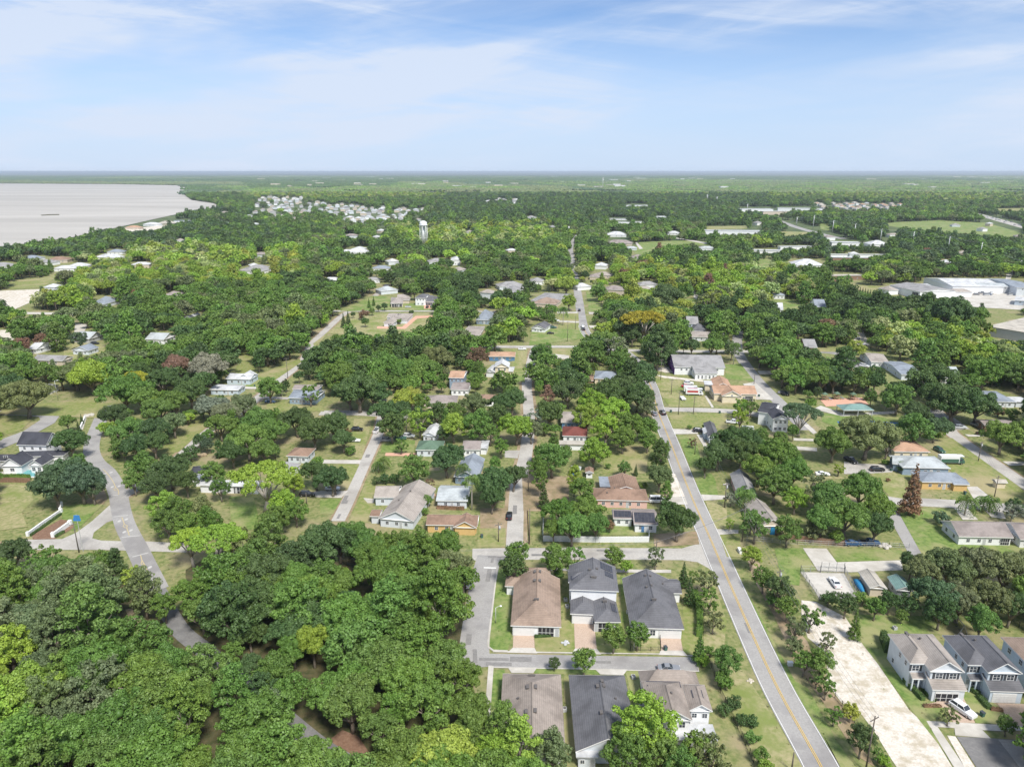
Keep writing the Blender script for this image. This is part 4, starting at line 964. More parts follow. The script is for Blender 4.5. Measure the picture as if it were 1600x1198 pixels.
# right-hand two-storey pair
def pair(label, roof, wall, dx, dy, gap):
    h = House(label, wall, roof)
    def q(x, y): return (x + dx, y + dy)
    h.block('T', q(590, 556), q(932, 564), q(620, 192), 5.9, axis='y', hip='b', side='L' if False else 'R', rise=2.2)
    h.block('T', q(392, 480), q(640, 486), q(196, 187), 5.9, axis='y', hip='fb', rise=1.7)
    h.block('T', q(416, 630), q(552, 634), None, 3.0, kind='shed', rise=1.0, l=2.6, over=.2, open_=True)
    h.block('T', q(612, 737), q(956, 747), None, 2.9, kind='shed', rise=1.5, l=3.4, over=.25)
    h.windows(0, 'F', 2, 3.9, 1.5, 1.3, True, .12, .92).windows(1, 'F', 1, 3.9, 1.5, 1.3, True, .05, .55).windows(1, 'L', 2, 3.9, .8, 1.1, lo=.1, hi=.6).windows(1, 'L', 1, .9, .8, 1.1, lo=.5, hi=.9)
    h.put('door', 1, 'F', .2, .05, 1, 2.2).put('window', 1, 'F', .38, .8, 1.2, 1.4)
    h.vent(1, .55, .78, .5, 1.0).vent(0, .3, .7, .3, .3)
    return h
h = pair('two-storey house with tan roof and open garage beside the sand lot', 'r_taupe', 'w_pale', 0, 0, 1); h.put('garage_door', 3, 'F', .46, 1.95, 4.6, .35).put('porch_screen', 3, 'F', .46, .05, 4.5, 1.9).finish()  # no screen here: dark panel painted for the shade inside the open garage
h = pair('two-storey pale blue house with charcoal roof and closed white garage', 'r_char', 'w_blue', 570, 14, 1); h.put('garage_door', 3, 'F', .46, .05, 4.6, 2.2).finish()
h = House('two-storey pale blue house with brown roof, cut by the right edge of the photo', 'w_blue', 'r_brown')
h.block('T', (1560, 500), (1900, 510), (1272, 217), 5.9, axis='y', hip='fb', rise=2.0).windows(0, 'L', 2, 3.9).windows(0, 'F', 3, 3.9).put('garage_door', 0, 'F', .6, .05, 4.8, 2.2).put('door', 0, 'F', .2, .05, 1, 2.1); h.finish()

# ------------------------------------------------------------ older streets
def simple(label, f, FL, FR, back, eave=2.7, wall='w_white', roof='r_grey', axis='x', hip='', rise=None, nf=3, nl=2, side='L', door=True, extra=None, fin=True, l=None, **k):
    h = House(label, wall, roof, **k); h.block(f, FL, FR, back, eave, rise=rise, axis=axis, hip=hip, side=side, l=l)
    if nf: h.windows(0, 'F', nf, .9 if eave < 4 else eave - 1.9, 1.0, 1.1)
    if nl: h.windows(0, 'L', nl, .9, 1.0, 1.1).windows(0, 'R', nl, .9, 1.0, 1.1)
    if door and nf: h.put('door', 0, 'F', .5 if nf % 2 == 0 else .62, .05, .95, 2.05)
    if extra: extra(h)
    if fin: h.finish()
    return h
def ex(h): h.block('C', (372, 785), (540, 785), (410, 704), 2.9, axis='x', rise=1.9).block('C', (343, 914), (412, 916), (362, 868), 2.6, axis='x', roof='r_rust', rise=.7).windows(1, 'F', 1, 1, 1, 1, lo=.2, hi=.5).vent(0, .5, .6, .4, .4).vent(0, .3, .4, .3, .3)
simple('long white house with wide grey-brown roof by the corner of the wood', 'C', (404, 928), (650, 950), (742, 716), 2.9, 'w_pale', 'r_taupe', 'y', side='R', rise=2.6, extra=ex)
simple('white block house with plain pale metal roof, hedge along its front', 'C', (803, 806), (1024, 810), (826, 700), 2.7, 'w_pale', 'r_metal', rise=1.6, nf=2)
def ex(h): h.block('C', (922, 990), (1084, 994), (940, 925), 2.7, axis='y', rise=1.8)
simple('yellow house with rust-brown roof below the pale metal roof', 'C', (733, 974), (1092, 980), (752, 902), 2.7, 'w_yellow', 'r_rust', rise=1.5, nf=4, extra=ex)
simple('pale house with green hip roof behind the palms', 'C', (662, 455), (848, 456), (690, 392), 2.8, 'w_pale', 'r_green', hip='lr', rise=2.0)
simple('small white-roofed house tucked among trees behind the green roof', 'C', (706, 352), (800, 358), (770, 286), 3.0, 'w_pale', 'r_white', 'y', rise=1.2, nf=2)
def ex(h): h.block('C', (1104, 446), (1158, 448), (1108, 390), 2.5, kind='flat', roof='r_white')
simple('small white house with patched taupe roof and white carport', 'C', (985, 452), (1112, 454), (976, 390), 2.8, 'w_white', 'r_old', rise=1.6, nf=2, extra=ex)
simple('house with blue-grey gable roof and dark porch behind two tall palms', 'C', (926, 640), (1092, 648), (1005, 510), 2.8, 'w_slate', 'r_blue', 'y', rise=2.0, nf=3)
simple('pink-walled house with long grey hip roof, hidden behind trees', 'C', (712, 127), (946, 128), (724, 78), 2.8, 'w_rose', 'r_old', hip='lr', rise=1.8)
simple('small brown-roofed house with white porch beside the grey roof', 'C', (1085, 114), (1214, 114), (1064, 72), 2.8, 'w_white', 'r_rust', hip='lr', rise=1.6)
def ex(h): h.block('W', (462, 497), (668, 502), (466, 404), 3.0, axis='x', rise=1.2, wall='w_white', roof='r_old').windows(1, 'F', 3, .9)
simple('two-storey house with orange roof, blue upper wall and white lower storey', 'W', (440, 364), (614, 368), (456, 282), 5.6, 'w_slate', 'r_orange', rise=1.5, nf=3, extra=ex, door=False)
def ex(h): h.block('W', (858, 292), (968, 300), (818, 214), 3, axis='y', wall='w_white', roof='r_white', rise=1.2).block('W', (1112, 290), (1174, 292), (1116, 238), 3, axis='x', wall='w_cream', roof='r_white', rise=.8)
simple('tall cream house with white front gable and white side roofs', 'W', (962, 242), (1132, 244), (984, 190), 5.6, 'w_cream', 'r_white', 'y', rise=2.0, nf=2, extra=ex)
simple('long low building with orange roof on blue posts', 'W', (896, 122), (1202, 124), (925, 70), 2.7, 'w_deep', 'r_orange', rise=1.3, nf=4)
simple('blue-walled house with taupe roof behind the dark red roof', 'D', (250, 264), (405, 268), (275, 190), 2.9, 'w_deep', 'r_taupe', rise=1.7)
def ex(h): h.block('D', (236, 418), (455, 424), (250, 392), 2.3, kind='flat', wall='w_white', roof='r_cream')
simple('white house with dark red hip roof', 'D', (260, 357), (434, 362), (276, 292), 2.8, 'w_white', 'r_red', hip='lr', rise=2.0, extra=ex)
def ex(h): h.block('D', (600, 738), (802, 740), (594, 642), 2.8, axis='y', rise=1.5).block('D', (520, 712), (598, 714), (514, 642), 2.6, kind='flat', roof='r_blue').vent(0, .4, .7, .4, .4).vent(0, .25, .3, .3, .3)
simple('pink house with long tan L-shaped roof and blue-grey flat roof beside it', 'D', (478, 800), (860, 810), (458, 718), 2.8, 'w_pink', 'r_rust', hip='lr', rise=1.9, nf=5, extra=ex)
def ex(h): h.block('D', (756, 970), (926, 976), (748, 862), 2.8, axis='x', rise=1.4).windows(1, 'F', 2, 1).panel(0, .06, .08, .92, .46, 5).panel(1, .05, .08, .9, .48, 6).put('door', 1, 'F', .38, .05, 1, 2.1, blue=True)
simple('white house with blue door and black solar panels inside the white fence', 'D', (612, 930), (752, 934), (620, 866), 2.7, 'w_white', 'r_old', rise=1.2, nf=2, extra=ex, door=False)
simple('tiny white garden shed with brown roof by the tan roof', 'D', (418, 612), (478, 614), (424, 580), 2.2, 'w_white', 'r_rust', 'y', nf=1, nl=0, door=False, name='shed', cat='shed')
simple('tiny blue garden shed under the loose green tree', 'D', (318, 592), (384, 598), (330, 566), 2.2, 'w_deep', 'r_metal', 'x', nf=1, nl=0, door=False, name='shed', cat='shed')
def ex(h): h.block('D', (1240, 340), (1285, 342), (1235, 306), 2.6, axis='y', roof='r_white', rise=.6)
simple('grey-roofed cottage with pale walls east of the main road', 'D', (1270, 366), (1352, 370), (1282, 270), 3.0, 'w_blue', 'r_char', 'y', hip='b', rise=1.8, extra=ex, nf=2)
simple('small white shed with metal roof among trees by the tall white house', 'D', (1510, 312), (1590, 316), (1518, 290), 2.2, 'w_grey', 'r_white', 'x', nf=1, nl=0, name='shed', cat='shed')
simple('low pink house with grey roof half hidden east of the main road', 'D', (1472, 757), (1610, 765), (1440, 622), 2.8, 'w_pink', 'r_grey', 'y', rise=2.0, nf=2)
simple('house with tan gable roof and blue tarp at its corner', 'E', (140, 788), (268, 786), (84, 664), 2.8, 'w_tan', 'r_taupe', 'y', rise=2.1, nf=2)
def ex(h): h.block('E', (120, 152), (210, 166), (176, 100), 5.6, axis='x', rise=1.8).windows(1, 'L', 2, 3.9).windows(0, 'F', 3, .8).put('door', 1, 'F', .5, .05, 1, 2.1)
simple('tall white two-storey house with black roofs beside the park street', 'E', (204, 194), (300, 196), (222, 148), 5.6, 'w_white', 'r_black', 'y', rise=1.7, nf=3, extra=ex, door=False)
simple('cream house with orange roof in front of the blue court', 'E', (880, 374), (1080, 376), (896, 312), 2.9, 'w_cream', 'r_orange', hip='lr', rise=1.4)
def ex(h): h.block('E', (868, 440), (935, 450), (872, 400), 2.8, axis='x', rise=1.2)
simple('blue-grey house with wide weathered grey roof', 'E', (926, 462), (1194, 468), (905, 396), 3.0, 'w_slate', 'r_metal', hip='lr', rise=1.8, extra=ex)
def ex(h): h.block('E', (1210, 556), (1300, 558), (1206, 520), 2.6, axis='x', rise=.8)
simple('orange-walled house with blue-grey shingle hip roof and hedge', 'E', (1034, 542), (1296, 548), (1030, 486), 2.8, 'w_yellow', 'r_blue', hip='lr', rise=1.7, nf=4, extra=ex)
simple('long white house with mottled brown roof near the right edge', 'E', (1238, 846), (1545, 852), (1168, 758), 2.8, 'w_white', 'r_old', rise=2.2, nf=4, nl=2, extra=lambda h: h.put('porch_screen', 0, 'F', .87, .3, 2.4, 1.9))
simple('white house with brown roof cut by the right edge', 'E', (1580, 862), (1760, 870), (1536, 766), 2.8, 'w_white', 'r_old', rise=1.9)
simple('grey-roofed house among dark trees at the right edge', 'E', (1415, 96), (1560, 100), (1406, 38), 2.8, 'w_pale', 'r_blue', hip='lr', rise=1.6, extra=lambda h: h.block('E', (1556, 100), (1640, 102), (1545, 72), 2.5, kind='flat', roof='r_white'))
simple('low building with flat brown roof behind the east street', 'E', (1382, 229), (1560, 232), (1372, 196), 2.8, 'w_brown', 'r_old', rise=.8)
simple('small tan storage shed on the lawn beside the east street', 'E', (1446, 546), (1512, 548), (1450, 528), 2.3, 'w_cream', 'r_cream', nf=0, nl=0, name='shed', cat='shed')
simple('cream metal shed with gable roof beside the gravel yard', 'B', (858, 240), (944, 244), (798, 160), 2.6, 'w_tan', 'r_cream', 'y', nf=0, nl=0, rise=.9, name='shed', cat='shed')
simple('shed with teal roof behind the olive trees', 'B', (985, 250), (1070, 256), (942, 186), 2.7, 'w_grey', 'r_teal', 'y', nf=1, nl=1, rise=1.0, name='shed', cat='shed')
# church and its neighbours
def ex(h): h.block('R', (990, 550), (1184, 552), (985, 490), 3.4, axis='x', rise=1.6).windows(1, 'F', 5, .5, .9, 1.8).put('door', 1, 'F', .5, .05, 1.4, 2.2)
h = simple('long white church with weathered grey roof and purple end wall', 'R', (818, 497), (1246, 503), (766, 405), 4.2, 'w_white', 'r_grey', rise=3.6, nf=8, nl=0, door=False, extra=ex, fin=False, name='church', cat='church')
h.B[0]['hip'] = ''; root = h.finish()
B_ = h.B[0]; b = MB(); c_ = root.location
def _q(x, y, z): p = B_['o'] + B_['ux'] * x + B_['uy'] * y; return (p.x - c_.x, p.y - c_.y, z)
i_ = .39
b.loft([[_q(i_, i_, 0), _q(i_, B_['l'] - i_, 0), _q(i_, B_['l'] - i_, 4.25), _q(i_, B_['l'] / 2, 7.55), _q(i_, i_, 4.25)], [_q(i_ - .12, i_, 0), _q(i_ - .12, B_['l'] - i_, 0), _q(i_ - .12, B_['l'] - i_, 4.25), _q(i_ - .12, B_['l'] / 2, 7.55), _q(i_ - .12, i_, 4.25)]])
b.build('purple_end_wall', M['w_purple'], root)
def ex(h):
    h.block('R', (1216, 738), (1388, 742), (1236, 690), 3.4, axis='y', rise=2.4).block('R', (1150, 662), (1300, 668), (1136, 596), 3.6, axis='y', rise=1.9).block('R', (1070, 646), (1150, 650), (1078, 614), 3.4, kind='flat', roof='r_white')
    h.put('window', 1, 'F', .5, 3.0, .9, .9).put('porch_screen', 0, 'F', .82, .1, 3.5, 2.3)
simple('cream hall with terracotta roof and white gabled front', 'R', (1148, 718), (1512, 726), (1142, 655), 3.4, 'w_cream', 'r_orange', rise=2.2, nf=2, extra=ex, door=False, name='hall', cat='hall')
simple('small house with two-tone grey roof beside a brown shed, west of the main road', 'R', (150, 592), (332, 600), (166, 528), 2.8, 'w_cream', 'r_blue', hip='lr', rise=2.0)
simple('dark brown wooden shed beside the two-tone grey roof', 'R', (88, 610), (146, 612), (92, 566), 2.6, 'w_brown', 'r_rust', nf=0, nl=0, name='shed', cat='shed')
simple('tiny white house with dark roof on a green lawn by the main road', 'O', (112, 276), (197, 282), (106, 246), 2.6, 'w_white', 'r_char', 'y', nf=2, nl=1)
simple('large house with pale grey roof, far side of the lawn', 'O', (108, 112), (272, 122), (136, 62), 3, 'w_tan', 'r_grey', hip='lr', rise=2.4, extra=lambda h: h.block('O', (120, 128), (262, 136), (124, 104), 2.8, axis='x', hip='lr', roof='r_brown'))
simple('tan-roofed house with dark porch opposite the church', 'O', (1070, 328), (1190, 332), (1064, 294), 2.7, 'w_pale', 'r_taupe', rise=1.3)
simple('small house with dark pyramid roof behind the tan-roofed house', 'O', (1068, 292), (1152, 296), (1080, 262), 2.7, 'w_pale', 'r_char', hip='lr')
simple('pale blue two-storey house among the trees behind the church', 'O', (1040, 250), (1112, 252), (1050, 222), 4.6, 'w_blue', 'r_grey', nf=2)
# farmhouse at left
def ex(h):
    h.block('S', (350, 692), (524, 694), (300, 590), 3.2, axis='y', rise=1.7, roof='r_black').block('S', (210, 590), (790, 570), (290, 530), 3.0, axis='x', rise=1.1, roof='r_black', hip='r')
    h.block('S', (-80, 640), (220, 640), (-40, 560), 3.2, axis='x', rise=1.3, roof='r_black').block('S', (0, 700), (266, 700), (-20, 600), 3.2, axis='y', rise=2.8, roof='r_black')
    h.windows(4, 'F', 1, 1.0, 1.6, 1.2).windows(1, 'F', 2, .9, 1.3, 1.4).put('porch_screen', 2, 'F', .2, .1, 4, 2.4).windows(3, 'F', 1, 4.2, 1.6, .9).windows(0, 'R', 2, 3.9, .7, 1.4)
simple('large white farmhouse with black gabled roofs beside a pool', 'S', (200, 438), (572, 446), (260, 330), 5.8, 'w_white', 'r_black', rise=3.4, nf=3, extra=ex, door=False)
# far lawn houses and others in the middle distance
simple('tan-roofed house with screened porch across the lawn street', 'U', (400, 274), (560, 270), (452, 196), 3, 'w_tan', 'r_taupe', hip='lr', rise=2.4, extra=lambda h: h.put('porch_screen', 0, 'F', .5, .1, 8, 2.4).block('U', (480, 232), (640, 230), (500, 190), 2.9, axis='x', hip='r'))
simple('white two-storey farmhouse-style house with dark roof and front gable', 'U', (703, 206), (842, 208), (726, 160), 5.8, 'w_white', 'r_char', hip='l', rise=2.0, nf=3, extra=lambda h: h.block('U', (740, 214), (806, 216), (745, 180), 5.2, axis='y').block('U', (840, 248), (948, 250), (846, 190), 3.2, axis='x', hip='r', rise=3.0).windows(0, 'F', 2, .8).put('porch_screen', 2, 'F', .5, .1, 7, 2.2))
simple('wide pale brown house inside the loop drive with a pool cage', 'U', (308, 510), (442, 514), (350, 446), 3, 'w_pale', 'r_taupe', 'y', hip='f', rise=2.0, nf=1, extra=lambda h: h.block('U', (420, 474), (612, 476), (440, 396), 3, axis='x', hip='lr', rise=2.2).block('U', (350, 446), (470, 448), (360, 400), 2.9, axis='x', rise=1.6))
simple('blue-grey two-storey house with white windows on the west cross street', 'N', (190, 692), (352, 698), (214, 640), 3.0, 'w_slate', 'r_blue', rise=1.6, nf=6, extra=lambda h: h.block('N', (215, 640), (370, 642), (226, 612), 4.6, axis='x', roof='r_old', rise=1.0))
simple('low tan building with stepped roof among the trees, west of the dirt street', 'N', (1228, 318), (1332, 320), (1250, 264), 3, 'w_tan', 'r_taupe', rise=.9)
simple('small blue-grey house beyond the trees on the lawn street', 'N', (1306, 228), (1390, 230), (1316, 186), 3, 'w_slate', 'r_blue', hip='lr')
simple('pale house with grey hip roof, top right of the lawn street', 'N', (1470, 66), (1560, 68), (1468, 22), 3, 'w_pale', 'r_grey', hip='lr', rise=2)
simple('white cottage with two gables on the left lawn', 'M', (1342, 578), (1490, 582), (1352, 545), 2.9, 'w_blue', 'r_white', rise=1.4, extra=lambda h: h.block('M', (1412, 572), (1488, 574), (1420, 545), 2.9, axis='y', rise=1.8))
simple('white mobile home with flat white roof in front of the cottage', 'M', (1246, 642), (1418, 646), (1240, 610), 2.6, 'w_blue', 'r_white', rise=.6)
simple('brown-roofed house behind the dark oaks', 'G', (1096, 496), (1246, 502), (1050, 434), 2.8, 'w_pale', 'r_rust', hip='lr', rise=1.6)
simple('grey-roofed house between the dark oaks and the umbrella tree', 'G', (1000, 580), (1136, 596), (966, 524), 2.8, 'w_white', 'r_grey', hip='lr', rise=1.5)
simple('dark-roofed house with pale blue porch roof behind the curving lane', 'G', (424, 622), (560, 622), (424, 566), 3.2, 'w_white', 'r_black', rise=1.2, extra=lambda h: h.block('G', (440, 664), (520, 664), (440, 626), 2.6, kind='flat', roof='r_blue'))
simple('low white house with wood porch behind the umbrella tree', 'G', (485, 700), (900, 710), (500, 660), 2.8, 'w_white', 'r_white', rise=.9, nf=5, extra=lambda h: h.put('porch_screen', 0, 'F', .68, .1, 4, 2.2))
simple('small grey-roofed house at the left edge of the older streets', 'M', (425, 408), (525, 412), (432, 384), 2.7, 'w_pale', 'r_blue', 'y')
simple('long house with grey metal roof behind the left oaks', 'M', (432, 338), (530, 342), (440, 305), 2.8, 'w_grey', 'r_metal')
simple('house with pale blue-grey hip roof near the boulevard', 'M', (540, 132), (622, 134), (552, 102), 2.8, 'w_pale', 'r_blue', hip='lr')
simple('strip of grey roof showing between the left oaks', 'M', (862, 342), (975, 346), (866, 312), 3, 'w_white', 'r_metal')
simple('white gable end catching light between left oaks', 'M', (1090, 215), (1130, 216), (1096, 190), 3, 'w_white', 'r_white', 'y', nf=1)
simple('grey-roofed house below the dead red trees', 'M', (190, 466), (370, 472), (190, 440), 2.7, 'w_tan', 'r_grey')
simple('pale roof beside the dead red tree', 'M', (160, 400), (215, 404), (165, 362), 2.7, 'w_white', 'r_white')
simple('low pale building at the left edge behind the lawn oak', 'M', (170, 640), (290, 642), (175, 612), 2.7, 'w_white', 'r_grey')
simple('grey-roofed house with white gable beyond the curved street', 'P', (690, 478), (800, 482), (700, 425), 3, 'w_white', 'r_taupe', rise=2)
simple('long grey metal roof beyond the parked cars of the curved street', 'P', (870, 552), (1000, 556), (880, 476), 3, 'w_pale', 'r_blue', rise=1.5)
simple('small house with light blue roof on the far green lawn', 'P', (358, 150), (425, 152), (364, 124), 2.7, 'w_white', 'r_blue')
simple('tiny white shed on the far green lawn', 'P', (122, 166), (168, 168), (124, 142), 2.4, 'w_white', 'r_white', nf=0, nl=0, name='shed', cat='shed')
simple('fenced shed roof behind the curved street', 'P', (296, 390), (372, 392), (300, 356), 2.6, 'w_brown', 'r_grey', nf=0, nl=0, name='shed', cat='shed')
simple('grey cottage hidden behind the brown dead tree', 'P', (1180, 560), (1225, 562), (1180, 520), 3, 'w_grey', 'r_metal', nf=1)
# warehouses
simple('white metal warehouse with dark door, alone at the left of the yard', 'V', (68, 330), (420, 408), (190, 262), 6, 'w_white', 'r_grey', 'x', rise=2.0, nf=0, nl=0, name='warehouse', cat='warehouse', extra=lambda h: h.put('porch_screen', 0, 'F', .85, .05, 7, 5).block('V', (400, 345), (580, 350), (410, 315), 5, kind='flat', roof='r_white'))
simple('long white-roofed warehouse with pale side wall', 'V', (790, 345), (1380, 350), (850, 252), 6, 'w_white', 'r_white', 'x', rise=3, nf=0, nl=0, name='warehouse', cat='warehouse')
simple('grey-fronted warehouse with dark roof edge in front of the long one', 'V', (1110, 345), (1520, 350), (1135, 308), 6, 'w_grey', 'r_metal', 'x', rise=1.5, nf=2, nl=0, name='warehouse', cat='warehouse')
simple('warehouse with grey-blue roof at the right edge', 'V', (1520, 360), (1760, 365), (1520, 262), 7, 'w_pale', 'r_blue', 'x', rise=1.5, nf=2, nl=0, name='warehouse', cat='warehouse')
simple('low white store roof in front of the yard at the right edge', 'V', (1490, 500), (1720, 520), (1480, 455), 4, 'w_blue', 'r_white', 'x', rise=1, nf=2, nl=0, name='warehouse', cat='warehouse')
h = House('huge flat pale grey roof of the box building at the right edge', 'w_grey', 'r_cream', 'warehouse', 'warehouse'); h.block('V', (1180, 800), (1800, 900), (960, 590), 6, kind='flat'); h.finish()
def far_house(f, x, y, w, l, label, wall='w_white', roof='r_grey', eave=3.2, yaw=None, hip='lr', group=None, cat='house', name='house', rise=None):
    p = G(*fp(f, x, y)); h = House(label, wall, roof, name, cat, group); h.block_m(p.x, p.y, w * (.75 if w > 40 else .9), l * (.5 if w > 40 else .85), yaw if yaw is not None else rnd.uniform(-.3, .3), eave, axis='x' if w > l else 'y', hip=hip if w > l else hip.replace('l', 'f').replace('r', 'b'), rise=rise)
    if w > 40: h.B[0]['kind'] = 'flat'; h.B[0]['hip'] = ''
    if w * FPX / p.y > 14: h.windows(0, 'F', 3, .9)
    return h.finish()
fh = far_house
for a in (('I', 25, 645, 26, 18, 'wide grey house roof at the far left edge', 'w_white', 'r_grey'), ('I', 200, 598, 24, 16, 'grey-roofed lake house left of the brown roof', 'w_white', 'r_blue'), ('I', 360, 608, 26, 18, 'lake house with reddish-brown roof', 'w_tan', 'r_rust'),
          ('I', 290, 622, 24, 14, 'pale grey roof between two lake houses', 'w_white', 'r_grey'), ('I', 400, 660, 24, 14, 'lake house with blue-tinted white roof', 'w_white', 'r_white'), ('I', 480, 645, 22, 16, 'white-roofed lake house beside the blue-tinted roof', 'w_white', 'r_white'),
          ('I', 660, 592, 34, 18, 'long grey-white lake house among pale trees', 'w_white', 'r_white'), ('I', 700, 560, 22, 16, 'grey-blue roof behind the long lake house', 'w_white', 'r_blue'), ('I', 1520, 672, 30, 20, 'grey-roofed house beside the golden tree', 'w_white', 'r_grey'),
          ('I', 800, 412, 30, 18, 'tan shoreline house at the sandy cut', 'w_tan', 'r_orange'), ('I', 910, 392, 34, 20, 'white shoreline house, third from the left', 'w_white', 'r_white'), ('I', 1000, 385, 36, 22, 'tan shoreline house beside the white one', 'w_tan', 'r_cream'),
          ('I', 1090, 370, 44, 30, 'blue-roofed building on the lake shore', 'w_white', 'r_blue'), ('J', 590, 560, 40, 16, 'long white roof left of the water tower', 'w_white', 'r_white'), ('J', 610, 545, 16, 30, 'white cross roof beside the long white roof', 'w_white', 'r_white'),
          ('J', 20, 660, 26, 18, 'grey-roofed house at the left of the yellow-green trees', 'w_white', 'r_grey'), ('J', 420, 535, 14, 12, 'tiny white roof under the pale tree', 'w_white', 'r_white'), ('J', 1080, 618, 24, 18, 'grey-roofed house below the water tower', 'w_pale', 'r_grey'),
          ('J', 1190, 620, 12, 26, 'tall white house right of the water tower', 'w_white', 'r_white', 6), ('J', 750, 660, 22, 14, 'pale curved-front house in the oaks', 'w_white', 'r_blue'), ('J', 1510, 765, 26, 18, 'grey roof at the corner of the lawn street', 'w_pale', 'r_grey'),
          ('K', 620, 358, 60, 22, 'long white school building beside dark oaks', 'w_white', 'r_white'), ('K', 700, 378, 80, 16, 'longer low wing of the white school', 'w_white', 'r_white'), ('K', 620, 455, 36, 26, 'white commercial roof beside dark trees', 'w_white', 'r_white'), ('K', 640, 505, 40, 22, 'brown and white flat-roofed shop', 'w_tan', 'r_old'),
          ('K', 960, 445, 22, 16, 'small white building by the sports field', 'w_white', 'r_white'), ('K', 1310, 450, 120, 40, 'big white two-storey complex past the sports field', 'w_white', 'r_white', 8), ('K', 150, 738, 16, 16, 'white gabled house behind the palm', 'w_white', 'r_grey'),
          ('K', 545, 700, 18, 14, 'brown house roof in the bright trees', 'w_tan', 'r_taupe'), ('K', 1450, 310, 110, 50, 'white office roofs on the right horizon', 'w_white', 'r_white', 8), ('K', 1555, 325, 80, 40, 'white and red-brown office block', 'w_tan', 'r_white', 8),
          ('K', 115, 352, 26, 24, 'lilac-grey roof in the distant oaks', 'w_pale', 'r_grey'), ('K', 740, 280, 90, 40, 'pale roofs beyond the school', 'w_white', 'r_white', 5), ('K', 1520, 555, 50, 24, 'dark glazed low building with white roof', 'w_white', 'r_white', 4),
          ('L', 230, 305, 110, 45, 'white factory roof by the highway', 'w_white', 'r_white', 8), ('L', 530, 515, 50, 30, 'white store roof below the transmission poles', 'w_white', 'r_white', 6), ('L', 235, 532, 60, 18, 'long white low roof in the trees', 'w_white', 'r_white', 4),
          ('L', 610, 582, 90, 12, 'long narrow white canopy roof', 'w_white', 'r_white', 4), ('L', 570, 600, 60, 18, 'brown-walled building below the canopy roof', 'w_brown', 'r_white', 4), ('L', 540, 710, 44, 20, 'low building with cream roof near the field', 'w_brown', 'r_cream', 4),
          ('L', 720, 515, 30, 26, 'white shed roof among the pole line', 'w_white', 'r_white', 4), ('L', 300, 640, 36, 30, 'white vehicles shed in the dark trees', 'w_white', 'r_white', 4), ('N', 700, 5, 14, 10, 'tiny white house at the top of the long street', 'w_white', 'r_grey'),
          ('O', 15, 45, 20, 14, 'pale roof left of the grey-roofed house', 'w_white', 'r_grey'), ('O', 1580, 100, 12, 8, 'blue-grey roof beyond the bright trees', 'w_white', 'r_blue'), ('O', 780, 60, 14, 10, 'pale wall glimpsed between the oaks', 'w_white', 'r_taupe'),
          ('P', 1100, 600, 12, 8, 'pale roof glimpsed under the right oaks', 'w_white', 'r_grey')):
    fh(*a)
# subdivisions far away: each house its own object, a few pixels wide
rg = random.Random(11)
def subdivision(poly, n, group, label, tones, w=(10, 15), frame='J', jitterz=(4.5, 6.5)):
    ps = fps(frame, poly); x0, x1 = min(p[0] for p in ps), max(p[0] for p in ps); y0, y1 = min(p[1] for p in ps), max(p[1] for p in ps); k = 0; tries = 0; done = []
    while k < n and tries < 6000:
        tries += 1; x, y = rg.uniform(x0, x1), rg.uniform(y0, y1)
        if not inpoly(np.array([x]), np.array([y]), ps)[0]: continue
        p = G(x, y)
        if any((p - q).length < 21 for q in done): continue
        done.append(p); k += 1
        h = House(label, rg.choice(['w_white', 'w_grey', 'w_pale', 'w_tan', 'w_grey']), rg.choice(tones), 'house', 'house', group)
        h.block_m(p.x, p.y, rg.uniform(*w), rg.uniform(12, 16), rg.choice([0.2, 0.25, 1.75]), rg.uniform(*jitterz), axis='x', hip='lr'); h.finish()
subdivision([(0, 262), (200, 250), (500, 262), (1000, 300), (880, 330), (560, 330), (250, 322), (0, 330)], 90, 'distant white subdivision houses', 'small two-storey house in the crowded white subdivision left of centre', ['r_grey', 'r_char', 'r_old', 'r_metal', 'r_taupe', 'r_white'])
subdivision([(520, 352), (720, 340), (900, 330), (860, 372), (640, 382), (540, 372)], 26, 'white houses behind the bright trees', 'white house in the cluster behind the water tower trees', ['r_white', 'r_grey', 'r_metal'])
subdivision([(0, 228), (120, 222), (300, 226), (250, 250), (0, 250)], 26, 'cream houses at the lake corner', 'cream house in the far row by the lake corner', ['r_cream', 'r_taupe', 'r_white'])
subdivision([(360, 268), (600, 262), (920, 268), (820, 300), (560, 306), (370, 302)], 40, 'tan-roofed houses near the highway', 'tan-roofed house in the rows beside the far highway', ['r_orange', 'r_brown', 'r_taupe', 'r_cream'], frame='L')
subdivision([(1340, 232), (1560, 240), (1560, 268), (1350, 264)], 14, 'houses in the far oaks', 'pale house in the dark oaks behind the water tower', ['r_grey', 'r_taupe', 'r_white'])
k = 0
while k < 50:
    x, y = rg.uniform(40, 1590), 318 + 150 * rg.random() ** 1.4
    if inpoly(np.array([x]), np.array([y]), [(-10, 280), (350, 280), (360, 325), (150, 372), (-10, 400)])[0]: continue
    k += 1; p = G(x, y); h = House('pale roof glimpsed alone through the distant canopy', rg.choice(['w_white', 'w_tan', 'w_pale']), rg.choice(['r_white', 'r_grey', 'r_metal', 'r_taupe', 'r_old', 'r_white']), 'house', 'house', 'roofs glimpsed through the distant canopy')
    h.block_m(p.x, p.y, rg.uniform(10, 20) * (1.4 if y < 350 else 1), rg.uniform(9, 14), rg.uniform(-.6, .6), rg.uniform(2.8, 5.5), axis='x', hip='lr'); h.finish()
